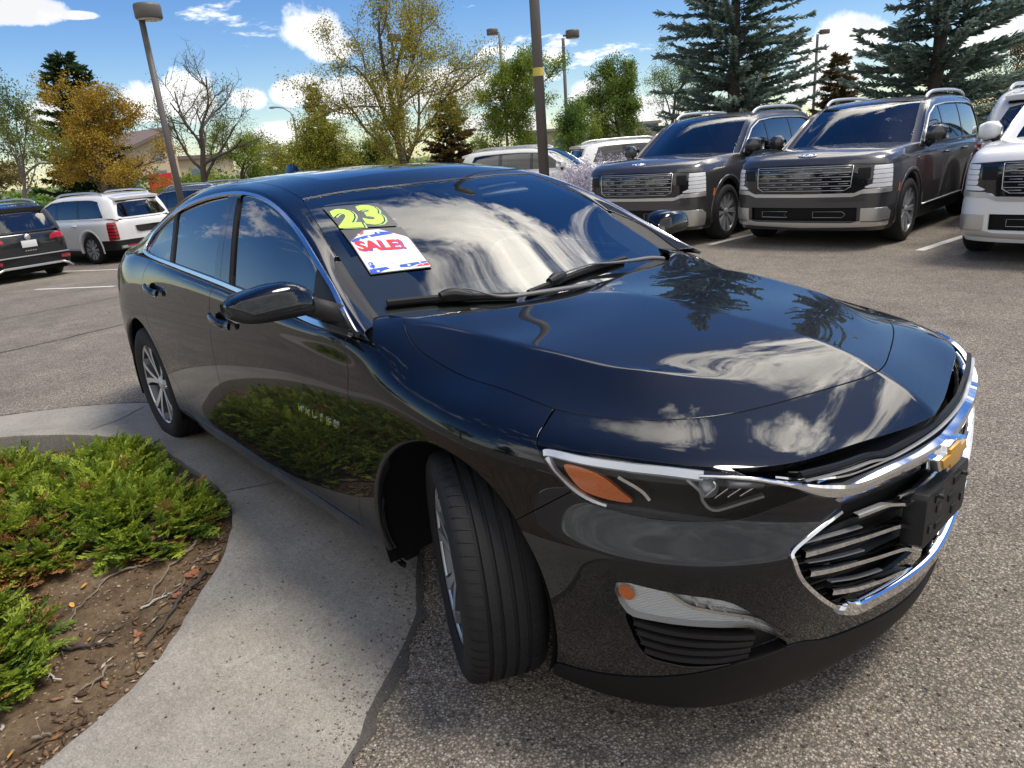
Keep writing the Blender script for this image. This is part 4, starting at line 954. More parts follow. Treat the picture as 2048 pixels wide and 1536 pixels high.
# ------------------------------------------------------------------ lamp posts, buildings, signs
M['pole_brown'] = simple('bronze_pole_paint', (.125, .112, .105), .5, metal=.2, noise=.15, nscale=5)
M['pole_grey'] = simple('galvanised_pole', (.32, .33, .34), .45, metal=.6)
M['tape'] = simple('yellow_tape', (.62, .47, .10), .6, noise=.25, nscale=20)
M['lamp_glass'] = simple('lamp_lens', (.55, .55, .52), .2, coat=.5)
def lamp(x, y, ztop, r, label, head, hr, hh, band=None, off=(0, 0), group='drum headed car park lamps', nm='lamp_post'):
    z0 = float(gz(x)); t = thing(nm, label, 'lamp post', (x, y, z0), group=group); H = ztop - z0
    MB().tube([(0, 0, .5), (0, 0, H * .5), (0, 0, H)], [r, r * .9, r * .8], 20).build('pole', M['pole_brown'], t)
    MB().tube([(0, 0, 0), (0, 0, .52)], [r * 2.2, r * 2.2], 24).build('concrete_base', M['concrete'], t)
    if head:
        hx, hy = off; h = MB().lathe([(.0001, 0), (hr * .9, .0), (hr, .04), (hr, hh - .05), (hr * .94, hh), (.0001, hh)], 32, 'z', (hx, hy, H - .02)).build('lamp_head', M['pole_brown'], t)
        MB().lathe([(.0001, -.005), (hr * .88, -.005), (hr * .88, .004)], 24, 'z', (hx, hy, H - .022)).build('lens', M['lamp_glass'], h)
        if abs(hx) + abs(hy) > .05: MB().tube([(0, 0, H + .1), (hx * .7, hy * .7, H + .1)], .04, 8).build('arm', M['pole_brown'], t)
    if band: MB().lathe([(r * .95 + .004, 0), (r * .95 + .004, .13)], 20, 'z', (0, 0, band - z0)).build('tape_band', M['tape'], t)
    return t
lamp(-17.64, 4.10, 4.95, .085, 'lamp post with a round drum head standing left of the big car', True, .30, .32, None, (.12, .14))
lamp(-7.80, 7.24, 7.5, .095, 'tall lamp post with a yellow tape band rising out of the picture', True, .32, .34, 2.60, (.3, .2))
lamp(-21.95, 22.8, 5.85, .085, 'lamp post with its drum head to the right, between the green trees', True, .30, .32, None, (.26, .34))
lamp(-32.8, 28.8, 7.9, .09, 'thin lamp post with its head to the left, above the green tree', True, .34, .34, None, (-.3, -.28))
lamp(-33.4, 21.55, 7.35, .09, 'lamp post half hidden in the large central tree', True, .38, .38, None, (.1, .12))
lamp(-22.5, 47.6, 7.05, .10, 'distant lamp post between the two spruces', True, .33, .26, None, (.32, .28))
def cobra():
    x, y = -54.2, 25.4; z0 = -.62; t = thing('street_lamp', 'distant street lamp with a curved arm on the left', 'street lamp', (x, y, z0))
    MB().tube([(0, 0, 0), (0, 0, 5.6), (-.12, -.12, 6.1), (-.5, -.5, 6.45), (-.95, -.95, 6.55)], [.11, .09, .07, .06, .05], 10).build('pole', M['pole_grey'], t)
    MB().box((-1.5, -1.22, 6.46), (-.85, -.92, 6.60)).build('lamp_head', M['pole_grey'], t, .03)
cobra()
def hoop():
    t = thing('hooked_post', 'pale curved post carrying a flat grey panel among the trees', 'post', (-42.8, 16.7, -.62))
    MB().tube([(0, 0, 0), (0, 0, 1.9), (.05, .15, 2.35), (.18, .42, 2.75), (.36, .75, 2.92)], [.16, .15, .14, .12, .10], 10).build('pole', M['pole_grey'], t)
    MB().box((.30, .72, 2.55), (.38, 1.75, 3.45), rot=Matrix.Rotation(.25, 3, 'X'), pivot=(.34, 1.2, 3.0)).build('panel', simple('grey_panel', (.42, .45, .48), .6), t)
hoop()
tag(MB().box((-56.6, 14.3, -.6), (-56.2, 15.9, 1.62)).build('red_sign', simple('red_sign_board', (.55, .02, .025), .5)), 'plain red board beyond the parked SUVs on the left', 'sign')
def house():
    t = thing('beige_building', 'beige building with a single-pitch roof behind the trees on the left', 'building', (-72, 18.5, -.62)); W = simple('beige_stucco', (.55, .43, .30), .9, noise=.08)
    R = Matrix.Rotation(radians(12), 3, 'Z')
    def bx(mb, a, b): return mb.box(a, b, rot=R, pivot=(0, 0, 0))
    mb = MB(); P = [(-3.2, 0), (3.4, 0), (3.4, 6.1), (-3.2, 3.7)]
    mb.prism(P, lambda a, z: R @ Vector((0, a, z)), lambda a, z: R @ Vector((-9, a, z))); mb.build('wall', W, t)
    mb = MB(); P = [(-3.9, 3.5), (3.5, 6.2), (3.5, 6.5), (-3.9, 3.8)]; mb.prism(P, lambda a, z: R @ Vector((.6, a, z)), lambda a, z: R @ Vector((-9.4, a, z))); mb.build('roof', simple('roof_edge', (.16, .12, .10), .8), t)
    mb = MB(); bx(mb, (-8, 3.4, 0), (-1, 10, 3.4)); mb.build('side_wing', W, t); mb = MB(); bx(mb, (-8.4, 3.3, 3.4), (-.6, 10.4, 3.75)); mb.build('wing_roof', bpy.data.materials['roof_edge'], t)
    gl = simple('far_window', (.12, .17, .22), .1, coat=1.)
    for a0, a1, z0, z1 in ((-1.9, -.7, .9, 2.6), (.9, 2.1, .9, 2.6), (.9, 2.1, 3.3, 4.4), (5.0, 6.4, 1., 2.6)):
        mb = MB(); bx(mb, (-.02 if a0 < 3 else -.98, a0, z0), (.05 if a0 < 3 else -.93, a1, z1)); f = mb.build('window', simple('window_frame_', (.35, .30, .25), .7) if 'window_frame_' not in bpy.data.materials else bpy.data.materials['window_frame_'], t)
        mb = MB(); bx(mb, (.055 if a0 < 3 else -.925, a0 + .1, z0 + .1), (.065 if a0 < 3 else -.915, a1 - .1, z1 - .1)); mb.build('pane', gl, f)
house()
def shed(x, y, w, d, h, rz, label, col):
    t = thing('distant_building', label, 'building', (x, y, -.7), rz); MB().box((-w / 2, -d / 2, 0), (w / 2, d / 2, h)).build('wall', simple('far_wall', col, .9), t); MB().box((-w / 2 - .3, -d / 2 - .3, h), (w / 2 + .3, d / 2 + .3, h + .3)).build('roof', simple('far_roof', (.30, .27, .24), .8), t)
    for k in range(5): MB().box((-w / 2 + 1 + k * (w - 3) / 4, -d / 2 - .05, h * .35), (-w / 2 + 2.2 + k * (w - 3) / 4, -d / 2 + .02, h * .75)).build('window', bpy.data.materials['far_window'], t)
shed(-59, 65, 16, 10, 3.6, radians(45), 'low tan building far beyond the lamp post on the right of centre', (.36, .30, .24))
# traced outlines: (x, |y|, z)
BK_cap_low = [(0.331,0.842,0.808),(0.521,0.767,0.804),(0.624,0.716,0.798),(0.694,0.666,0.792),(0.778,0.556,0.784),(0.814,0.474,0.779),(0.855,0.352,0.772),(0.864,0.311,0.77),(0.906,0.116,0.759),(0.918,-0.005,0.755)]
BK_head_low = [(0.332,0.844,0.806),(0.387,0.854,0.754),(0.436,0.849,0.719),(0.48,0.841,0.699),(0.539,0.822,0.69),(0.626,0.783,0.681),(0.716,0.722,0.68),(0.777,0.656,0.682),(0.818,0.588,0.7),(0.851,0.52,0.716)]
BK_drl_head = [(0.35,0.842,0.803),(0.448,0.819,0.788),(0.536,0.783,0.785),(0.624,0.737,0.783),(0.683,0.696,0.782)]
BK_bar_low = [(0.688,0.702,0.773),(0.766,0.632,0.763),(0.828,0.56,0.737),(0.865,0.488,0.705),(0.892,0.391,0.678),(0.916,0.262,0.67),(0.938,0.063,0.654)]
BK_bar_up = [(0.68,0.691,0.786),(0.757,0.616,0.779),(0.82,0.547,0.759),(0.86,0.483,0.739),(0.891,0.397,0.721),(0.915,0.271,0.718),(0.937,0.075,0.702)]
BK_bar_face = [(0.88,0.385,0.63),(0.9,0.276,0.621),(0.914,0.182,0.611),(0.929,0.019,0.593)]
BK_gr = [(0.887,0.412,0.686),(0.887,0.424,0.656),(0.868,0.509,0.635),(0.845,0.58,0.608),(0.846,0.586,0.584),(0.86,0.56,0.525),(0.881,0.47,0.429),(0.894,0.368,0.354),(0.901,0.31,0.321),(0.928,0.137,0.3),None]
BK_A = [(0.842,0.547,0.587),(0.868,0.476,0.578),(0.894,0.359,0.562),(0.916,0.211,0.535),(0.924,0.141,0.499)]
BK_B = [(0.851,0.528,0.531),(0.874,0.454,0.514),(0.895,0.34,0.492),(0.916,0.179,0.455),(0.921,0.114,0.424)]
BK_Cc = [(0.868,0.45,0.45),(0.885,0.358,0.422),(0.901,0.249,0.398),(0.916,0.128,0.372),(0.92,0.04,0.335)]
BK_D = [(0.882,0.383,0.625),(0.901,0.276,0.617),(0.919,0.178,0.579),(0.931,0.054,0.564),(0.927,-0.122,0.525)]
BK_A2 = [(0.862,0.453,0.588),(0.888,0.336,0.562),(0.909,0.19,0.538),(0.918,0.107,0.529)]
BK_B2 = [(0.862,0.453,0.594),(0.881,0.375,0.567),(0.907,0.207,0.542)]
BK_mid1 = [(0.85,0.503,0.559),(0.881,0.364,0.501),(0.9,0.238,0.49),(0.915,0.091,0.45)]
BK_mid2 = [(0.858,0.467,0.494),(0.881,0.322,0.423),(0.901,0.192,0.415),(0.912,0.033,0.353)]
BK_mid3 = [(0.871,0.345,0.373),(0.888,0.235,0.345),(0.904,0.078,0.309)]
BK_up1 = [(0.779,0.528,0.755),(0.813,0.408,0.754),(0.831,0.322,0.753),(0.88,0.307,0.714),(0.899,0.163,0.697),(0.911,-0.006,0.702)]
BK_up2 = [(0.845,0.273,0.75),(0.887,0.213,0.725),(0.906,-0.024,0.72)]
BK_amber = [(0.399,0.827,0.773),(0.442,0.813,0.772),(0.492,0.801,0.757),(0.541,0.792,0.726),(0.567,0.787,0.708),(0.517,0.808,0.708),(0.458,0.826,0.718),(0.425,0.831,0.741)]
BK_proj = [(0.641,0.715,0.763),(0.71,0.658,0.762),(0.771,0.598,0.751),(0.763,0.624,0.733),(0.703,0.694,0.716)]
BK_fog = [(0.563,0.84,0.532),(0.673,0.785,0.526),(0.757,0.716,0.51),(0.794,0.671,0.476),(0.824,0.615,0.423),(0.846,0.545,0.36),(0.824,0.608,0.392),(0.796,0.663,0.428),(0.725,0.745,0.44),(0.64,0.805,0.446),(0.585,0.833,0.457)]
BK_insert = [(0.585,0.833,0.457),(0.64,0.805,0.446),(0.725,0.745,0.44),(0.796,0.663,0.428),(0.824,0.608,0.392),(0.837,0.563,0.344),(0.811,0.616,0.334),(0.719,0.738,0.322),(0.667,0.781,0.328),(0.619,0.811,0.345),(0.593,0.828,0.408)]
BK_lip = [(0.758,0.697,0.326),(0.805,0.631,0.347),(0.834,0.57,0.347),(0.851,0.521,0.34),(0.874,0.423,0.31),(0.911,0.155,0.217),None]
BK_lip2 = [(0.396,0.872,0.228),(0.453,0.859,0.234),(0.571,0.827,0.292),(0.654,0.783,0.298),(0.747,0.7,0.29)]
BK_emb = [(0.951,0.135,0.712),(0.955,0.116,0.652),(0.959,0.098,0.633),(0.956,-0.116,0.645),(0.959,0.027,0.657)]
BK_bump_slats = [(0.596,0.827,0.409),(0.679,0.778,0.386),(0.775,0.686,0.376),(0.829,0.584,0.353)]
BK_wipA_blade = [(-0.501,0.697,1.028),(-0.459,0.576,1.023),(-0.422,0.489,1.02),(-0.375,0.386,1.012),(-0.327,0.277,1.0)]
BK_wipA_clip = [(-0.431,0.532,1.035),(-0.421,0.487,1.037),(-0.384,0.432,1.027)]
BK_wipA_arm = [(-0.432,0.479,1.038),(-0.396,0.422,1.029),None,None]
BK_wipA_armL = [(-0.286,0.368,1.006),(-0.26,0.188,1.004),(-0.238,-0.016,1.001)]
BK_wipB_blade = [(-0.323,0.229,1.002),(-0.33,0.091,1.012),(-0.352,-0.109,1.023),(-0.39,-0.387,1.02)]
BK_wipB_arm = [(-0.341,-0.084,1.03),(-0.358,-0.175,1.035),(-0.348,-0.298,1.02),(-0.372,-0.488,1.007),None]
BK_yr = [(-1.068,0.584,1.295),(-1.01,0.373,1.31),(-0.832,0.406,1.227),(-0.908,0.61,1.214)]
BK_sale = [(-0.898,0.616,1.208),(-0.821,0.401,1.222),(-0.595,0.438,1.094),(-0.663,0.652,1.083)]
BK_frit_in = [(-1.129,0.575,1.323),(-1.095,0.443,1.333),(-1.049,0.261,1.338),(-1.017,0.135,1.334),(-0.963,0.1,1.314),(-0.899,0.054,1.289),(-0.871,-0.021,1.278),(-0.889,-0.072,1.285),(-0.994,-0.072,1.327),(-1.039,-0.082,1.343),(-1.089,-0.375,1.341),(-1.067,-0.578,1.295)]
BK_sail = [(-0.737,0.816,1.135),(-0.705,0.847,1.051),(-0.629,0.848,1.05),(-0.448,0.869,0.996)]
# ------------------------------------------------------------------ the black saloon: master surfaces (X forward, Y left, Z up)
def car_lower():
    R0 = [(.915,0,.185),(.883,.28,.185),(.815,.505,.185),(.725,.68,.185),(.585,.79,.185),(.39,.865,.19),(.13,.89,.19),(-.12,.89,.19),(-.40,.87,.20),(-.75,.865,.21),(-1.25,.865,.21),(-1.8,.865,.21),(-2.35,.868,.21),(-2.83,.88,.21),(-3.25,.84,.22),(-3.58,.68,.24),(-3.75,.45,.26),(-3.80,.24,.27),(-3.82,0,.27)]
    R1 = [(.937,0,.30),(.904,.28,.30),(.845,.515,.30),(.75,.70,.30),(.60,.815,.30),(.40,.883,.30),(.13,.91,.30),(-.12,.912,.30),(-.40,.903,.30),(-.75,.898,.30),(-1.25,.897,.30),(-1.8,.897,.30),(-2.35,.90,.30),(-2.83,.91,.30),(-3.25,.87,.31),(-3.62,.70,.32),(-3.80,.46,.32),(-3.86,.25,.32),(-3.87,0,.32)]
    R2 = [(.947,0,.42),(.918,.28,.42),(.865,.52,.425),(.76,.71,.43),(.60,.825,.43),(.40,.888,.43),(.13,.914,.43),(-.12,.917,.43),(-.40,.911,.43),(-.75,.908,.43),(-1.25,.908,.43),(-1.8,.908,.43),(-2.35,.911,.43),(-2.83,.917,.43),(-3.25,.885,.44),(-3.66,.71,.46),(-3.85,.47,.46),(-3.91,.25,.46),(-3.92,0,.46)]
    R3 = [(.953,0,.565),(.926,.28,.57),(.872,.53,.58),(.752,.715,.59),(.588,.825,.59),(.38,.885,.59),(.13,.912,.59),(-.12,.917,.585),(-.40,.913,.58),(-.75,.913,.58),(-1.25,.914,.58),(-1.8,.915,.585),(-2.35,.916,.59),(-2.83,.919,.60),(-3.25,.89,.62),(-3.68,.72,.65),(-3.88,.48,.66),(-3.95,.25,.66),(-3.965,0,.66)]
    R4 = [(.935,0,.67),(.905,.28,.675),(.840,.513,.685),(.713,.686,.70),(.546,.791,.71),(.363,.859,.72),(.13,.903,.725),(-.12,.909,.73),(-.40,.906,.74),(-.75,.906,.745),(-1.25,.907,.755),(-1.8,.909,.77),(-2.35,.911,.785),(-2.83,.910,.80),(-3.25,.878,.82),(-3.70,.70,.84),(-3.90,.47,.85),(-3.96,.25,.85),(-3.975,0,.85)]
    R5 = [(.917,0,.757),(.893,.27,.748),(.825,.50,.770),(.70,.665,.79),(.53,.765,.803),(.34,.832,.815),(.12,.869,.83),(-.12,.880,.85),(-.40,.885,.872),(-.75,.888,.885),(-1.25,.889,.90),(-1.8,.889,.915),(-2.35,.889,.93),(-2.83,.881,.945),(-3.25,.845,.955),(-3.72,.67,.97),(-3.91,.46,.985),(-3.965,.25,.99),(-3.98,0,.99)]
    R6 = [(.772,0,.849),(.735,.27,.831),(.62,.50,.842),(.50,.62,.848),(.38,.68,.855),(.27,.722,.863),(.10,.757,.882),(-.10,.772,.900),(-.42,.852,.966),(-.75,.872,.966),(-1.25,.867,.993),(-1.8,.859,1.023),(-2.35,.846,1.048),(-2.83,.82,1.06),(-3.22,.785,1.055),(-3.62,.62,1.06),(-3.80,.43,1.07),(-3.85,.22,1.075),(-3.865,0,1.078)]
    R7 = [(.66,0,.893),(.625,.22,.877),(.54,.39,.886),(.43,.50,.905),(.31,.55,.922),(.17,.58,.938),(.0,.605,.953),(-.17,.63,.966),(-.42,.718,1.0),(-.75,.76,1.0),(-1.25,.75,1.02),(-1.8,.74,1.04),(-2.35,.73,1.07),(-2.83,.70,1.085),(-3.15,.64,1.085),(-3.45,.50,1.09),(-3.6,.36,1.095),(-3.65,.2,1.1),(-3.66,0,1.1)]
    Rm = [(x - (.03 if c < 4 else .012 if c < 6 else 0), max(0, y - .022), z - .026) for c, (x, y, z) in enumerate(R0)]
    rings = [Rm, R0, R1, R2, R3, R4, R5, R6, R7]; nc = 19
    ctr = [(.53,.923),(.34,.947),(.13,.966),(-.08,.977),(-.34,.984),(-.75,1.0),(-1.25,1.02),(-1.8,1.04),(-2.35,1.07),(-2.83,1.09),(-3.2,1.097)]
    V = []; key = {}
    def vid(tag, co):
        if tag not in key: key[tag] = len(V); V.append(co)
        return key[tag]
    F = []; crease = {}
    def rv(k, c, sgn):
        x, y, z = rings[k][c]
        return vid(('r', k, c, sgn if y > 0 else 0), (x, y * sgn, z))
    def iv(j, q, sgn):
        if q == 3: return rv(8, 4 + j, sgn)
        xr, yr, zr = R7[4 + j]; xc, zc = ctr[j]
        fy = [0, .42, .74][q]
        # follow the nose outline for the first columns
        t = fy; x = xc + (xr - xc) * (t ** 1.7); z = zc + (zr - zc) * (.8 * t + .2 * t * t) - .004 * (1 if 0 < t < 1 else 0) * (j < 4)
        return vid(('i', j, q, sgn if q else 0), (x, yr * fy * sgn, z))
    for sgn in (1, -1):
        fl = (lambda f: f) if sgn > 0 else (lambda f: f[::-1])
        for k in range(8):
            for c in range(nc - 1):
                F.append(fl((rv(k, c, sgn), rv(k, c + 1, sgn), rv(k + 1, c + 1, sgn), rv(k + 1, c, sgn))))
        # interior: front row is ring 7 columns 0..3, rear row is ring 7 columns 18..15
        def g(j, q):
            if j == -1: return rv(8, q, sgn)
            if j == 11: return rv(8, 18 - q, sgn)
            return iv(j, q, sgn)
        for j in range(-1, 11):
            for q in range(3):
                F.append(fl((g(j, q), g(j, q + 1), g(j + 1, q + 1), g(j + 1, q))))
        # creases
        for c in range(0, 9):
            e = tuple(sorted((rv(8, c, sgn), rv(8, c + 1, sgn))))
            crease[e] = [.0, .1, .3, .6, .8, .9, .9, .9, .8][c]
        for c in range(6, 15): crease[tuple(sorted((rv(6, c, sgn), rv(6, c + 1, sgn))))] = min(.55, .12 * (c - 5))
        for c in range(14, 18): crease[tuple(sorted((rv(7, c, sgn), rv(7, c + 1, sgn))))] = .75
    for c in range(1, 6): crease[tuple(sorted((rv(4, c, 1), rv(4, c + 1, 1))))] = .45; crease[tuple(sorted((rv(4, c, -1), rv(4, c + 1, -1))))] = .45
    line = [rv(k, 0, 1) for k in (4, 5, 6, 7, 8)] + [iv(j, 0, 1) for j in range(0, 5)]
    w = [0, .6, 1., 1., 1., 1., .9, .8, .6]
    for i in range(len(line) - 1): crease[tuple(sorted((line[i], line[i + 1])))] = w[i]
    return interp_subsurf(V, F, crease, 4)

def car_upper():
    S = [  # belt, mid glass, cantrail, roof edge, roof mid, centre
     [(-.335,.885,.945),(-.355,.873,.972),(-.39,.848,.992),(-.455,.752,.988),(-.345,.38,.975),(-.285,0,.968)],
     [(-.62,.880,.982),(-.625,.852,1.04),(-.625,.818,1.10),(-.685,.722,1.118),(-.575,.35,1.10),(-.535,0,1.10)],
     [(-.90,.868,.998),(-.88,.822,1.11),(-.865,.766,1.222),(-.87,.695,1.232),(-.84,.33,1.245),(-.81,0,1.25)],
     [(-1.22,.860,1.016),(-1.19,.79,1.19),(-1.165,.715,1.325),(-1.16,.620,1.350),(-1.145,.31,1.368),(-1.13,0,1.376)],
     [(-1.5,.853,1.032),(-1.48,.777,1.22),(-1.46,.692,1.375),(-1.45,.602,1.406),(-1.42,.31,1.43),(-1.41,0,1.437)],
     [(-1.85,.848,1.048),(-1.85,.775,1.225),(-1.85,.692,1.373),(-1.85,.59,1.424),(-1.85,.31,1.446),(-1.85,0,1.453)],
     [(-2.2,.840,1.064),(-2.2,.778,1.21),(-2.2,.715,1.33),(-2.25,.585,1.405),(-2.27,.31,1.43),(-2.27,0,1.437)],
     [(-2.5,.832,1.08),(-2.5,.79,1.175),(-2.5,.758,1.245),(-2.66,.565,1.345),(-2.70,.31,1.372),(-2.71,0,1.38)],
     [(-2.78,.818,1.09),(-2.80,.80,1.12),(-2.84,.775,1.155),(-3.02,.55,1.235),(-3.07,.3,1.255),(-3.08,0,1.26)],
     [(-3.2,.79,1.03),(-3.22,.775,1.045),(-3.27,.735,1.07),(-3.40,.53,1.11),(-3.44,.28,1.118),(-3.45,0,1.12)]]
    V = []; key = {}
    def vid(i, q, sgn):
        x, y, z = S[i][q]; t = (i, q, sgn if y > 0 else 0)
        if t not in key: key[t] = len(V); V.append((x, y * sgn, z))
        return key[t]
    F = []; crease = {}
    for sgn in (1, -1):
        for i in range(9):
            for q in range(5):
                f = (vid(i, q, sgn), vid(i + 1, q, sgn), vid(i + 1, q + 1, sgn), vid(i, q + 1, sgn))
                F.append(f if sgn > 0 else f[::-1])
        for i in range(3): crease[tuple(sorted((vid(i, 3, sgn), vid(i + 1, 3, sgn))))] = .85
        for i in range(9): crease[tuple(sorted((vid(i, 2, sgn), vid(i + 1, 2, sgn))))] = .25
        for q in range(3, 5): crease[tuple(sorted((vid(3, q, sgn), vid(3, q + 1, sgn))))] = .35
    return interp_subsurf(V, F, crease, 5)
# ------------------------------------------------------------------ the black saloon: parts
def build_sedan(M):
    car = thing('black_sedan', 'glossy black four-door saloon with SALE and 23 stickers on its windscreen, parked over the curb', 'car')
    L, U = car_lower(), car_upper()
    bvL = BVHTree.FromPolygons(L.V.tolist(), L.T.tolist()); bvU = BVHTree.FromPolygons(U.V.tolist(), U.T.tolist())
    paint = M['paint']; g = .0022
    A2 = lambda *a: np.array(a, float)
    def cen(s): return s.V[s.T].mean(1)
    def half(s): return s.sub(cen(s)[:, 1] > 0)
    def xz(s): return s.V[:, [0, 2]]
    def xy(s): return s.V[:, :2]
    def th(P): P = np.asarray(P, float); return np.stack([.9 * np.arctan2(P[:, 1], P[:, 0] + .1), P[:, 2]], 1)
    def tha(s): q = th(s.V); q[:, 0] = np.abs(q[:, 0]); return q
    def tp(l, n=4, closed=True): return th(spline(l, n, closed))
    def pair(name, s, mat, depth=.012, label=None, par=None):
        a = panel(name, s, mat, par or car, depth); 
        b = panel(name, s.mirror(), mat, par or car, depth)
        if label: a['label'] = label[0]; b['label'] = label[1]
        return a, b          # a is the far (left) side, b the near (right) side
    # ---- outlines
    hp = [(.772, 0), (.747, .119), (.653, .413), (.58, .553), (.478, .648), (.367, .706), (.287, .733), (.127, .753), (-.104, .769), (-.222, .776), (-.30, .758), (-.375, .72), (-.40, .70)]
    hs = spline(hp, 6)
    rear = spline([(-.40, .70), (-.292, .517), (-.272, .19), (-.268, 0)], 6)[1:-1]
    hh = np.concatenate([hs, rear]); hood_poly = np.concatenate([hh, (hh * [1, -1])[::-1]])
    bump_line = A2((.25, 1.2), (.287, .857), (.311, .838), (.331, .808), (.387, .754), (.434, .717), (.372, .672), (.291, .612), (.25, .55), (.25, .0))
    head_top = [BK_head_low[0]] + BK_cap_low[:4]
    head_poly = tp(head_top, 4, False)
    inner = A2((.700, .660, .789), (.76, .62, .772), (.815, .572, .752), (.845, .527, .722))
    head_poly = np.concatenate([head_poly, th(inner), tp(BK_head_low[::-1][:-1], 4, False)])
    gr_top = A2((.917, 0, .757), (.905, .121, .760), (.864, .312, .770), (.813, .474, .778), (.776, .556, .783), (.72, .635, .789))
    gr_side = A2((.775, .605, .764), (.83, .55, .735), (.868, .47, .70), (.885, .425, .665))
    gr_low = spline([(.885, .428, .655), (.868, .509, .635), (.845, .58, .608), (.846, .586, .584), (.86, .56, .525), (.881, .47, .429), (.90, .39, .372), (.912, .33, .350), (.925, .17, .338), (.935, 0, .332)], 5)
    gr_half = np.concatenate([th(gr_top), th(gr_side), th(gr_low)])
    grille_poly = np.concatenate([gr_half, (gr_half * [-1, 1])[::-1]])
    fog_poly = tp(BK_fog, 3); ins_poly = tp(BK_insert, 3)
    lip_line = th(spline([(.30, .90, .20), (.396, .872, .232), (.453, .859, .24), (.571, .827, .262), (.654, .783, .285), (.747, .70, .318), (.805, .631, .340), (.834, .57, .342), (.855, .51, .333), (.876, .42, .302), (.912, .17, .262), (.925, 0, .256)], 4))
    lip_line = np.concatenate([lip_line[:-1], [[-.001, .255]]])
    arch = lambda s, cx, r=.397: np.hypot(s.V[:, 0] - cx, s.V[:, 2] - .345) - r
    door_a = A2((-.482, 1.2), (-.480, .957), (-.467, .851), (-.470, .756), (-.476, .499), (-.508, .309), (-.53, .0))
    door_b = A2((-1.585, 1.3), (-1.60, 1.04), (-1.650, .896), (-1.643, .749), (-1.624, .571), (-1.621, .337), (-1.62, .0))
    door_c = spline([(-2.50, 1.2), (-2.56, 1.07), (-2.62, 1.0), (-2.645, .93), (-2.63, .84), (-2.56, .70), (-2.438, .552), (-2.281, .404), (-2.21, .30), (-2.12, .2)], 5)
    belt = A2((-.30, .965), (-.36, .968), (-.62, .982), (-.90, .998), (-1.22, 1.016), (-1.5, 1.032), (-1.85, 1.048), (-2.2, 1.064), (-2.5, 1.08), (-2.78, 1.09), (-3.0, 1.07))
    SILL = .292
    beltz = lambda s: np.interp(s.V[:, 0], belt[::-1, 0], belt[::-1, 1])
    # ---- bonnet
    c = cen(L); top = L.sub((c[:, 0] > -.55) & (c[:, 2] > .78)).refine()
    hood = top.cut(sdf_poly(xy(top), hood_poly) + g)
    hood = hood.sub(cen(hood)[:, 2] > .80)
    panel('hood', hood, M['hood'], car, .014)
    # ---- front bumper skin with its cap over the grille
    fr = L.sub((c[:, 0] > .15)).refine()
    b = fr.cut(g - sdf_poly(xy(fr), hood_poly))
    b = b.cut(sdf_line(xz(b), bump_line) * -1 + g) 
    if cen(b)[:, 0].max() < .8: b = None
    b = b.cut(.0015 - sdf_poly(tha(b), head_poly))
    b = b.cut(.001 - sdf_poly(th(b.V), grille_poly))
    for q in (fog_poly, ins_poly): b = b.cut(.001 - sdf_poly(tha(b), q))
    lower_lip = None
    ll = sdf_line(tha(b), lip_line)
    lip = b.cut(-ll + .0015); skin = b.cut(ll + .0015)
    if cen(lip)[:, 2].mean() > cen(skin)[:, 2].mean(): lip, skin = skin, lip
    ar = lambda s: s.cut(-arch(s, .003))
    panel('front_bumper', ar(skin), paint, car, .02)
    panel('bumper_lip', ar(lip).offset(.004), M['lip_plastic'], car, .03)
    # recess backs
    def recess(name, poly, s, off, mat, signed=False, par=None):
        q = s.cut(sdf_poly(th(s.V) if signed else tha(s), poly) - .012).offset(off)
        return link(name, mesh_from(name, q.V, q.T, mat, True, q.N), par or car)
    grid_back = recess('grille_backing', grille_poly, fr, -.055, M['grille_black'], True)
    # ---- fenders, doors, quarters, sills (one half, then mirrored)
    H = half(L)
    F = H.sub((cen(H)[:, 0] < .5) & (cen(H)[:, 0] > -.7)).refine()
    F = F.cut(sdf_line(xz(F), bump_line) + g); F = F.cut(g - sdf_poly(xy(F), hood_poly)); F = F.cut(-arch(F, .003))
    F = F.cut(sdf_poly(xy(F), A2((-.9, 0), (-.2, 0), (-.2, .6), (-.405, .705), (-.52, .74), (-.9, .74))) * -1)
    F = F.cut(.001 - sdf_poly(tha(F), head_poly)); top_line = A2((.6, .165), (-.7, .165)); F = F.cut(-(F.V[:, 2] - .165))
    fen = F.cut(sdf_line(xz(F), door_a) + g)
    if cen(fen)[:, 0].mean() < -.45: fen = F.cut(-sdf_line(xz(F), door_a) + g)
    fen = biggest(fen); pair('fender', fen, paint)
    D = H.sub((cen(H)[:, 0] < -.4) & (cen(H)[:, 0] > -2.8)).refine()
    D = D.cut(D.V[:, 2] - (beltz(D) + .004)); Dd = D.cut(SILL + g - D.V[:, 2])
    sg = lambda line, s: sdf_line(xz(s), line)
    def between(s, l0, l1):     # right of l0 (rearwards), left of l1
        s = s.cut(-sg(l0, s) + g) if (sg(l0, s)[np.argmin(s.V[:, 0])] > 0) else s.cut(sg(l0, s) + g)
        return s.cut(sg(l1, s) + g) if (sg(l1, s)[np.argmin(s.V[:, 0])] > 0) else s.cut(-sg(l1, s) + g)
    fd = between(Dd, door_a, door_b)
    rd = between(Dd, door_b, door_c); rd = rd.cut(-arch(rd, -2.826, .415))
    fdoors = pair('front_door', fd, paint); rdoors = pair('rear_door', rd, paint)
    S = H.sub((cen(H)[:, 0] < -.35) & (cen(H)[:, 0] > -2.7) & (cen(H)[:, 2] < .4)).refine()
    S = S.cut(S.V[:, 2] - SILL + g); S = S.cut(-sg(door_a, S) if sg(door_a, S)[np.argmin(S.V[:, 0])] > 0 else sg(door_a, S)); S = S.cut(-arch(S, -2.826, .40))
    pair('sill', S, paint)
    Q = H.sub((cen(H)[:, 0] < -2.0)).refine()
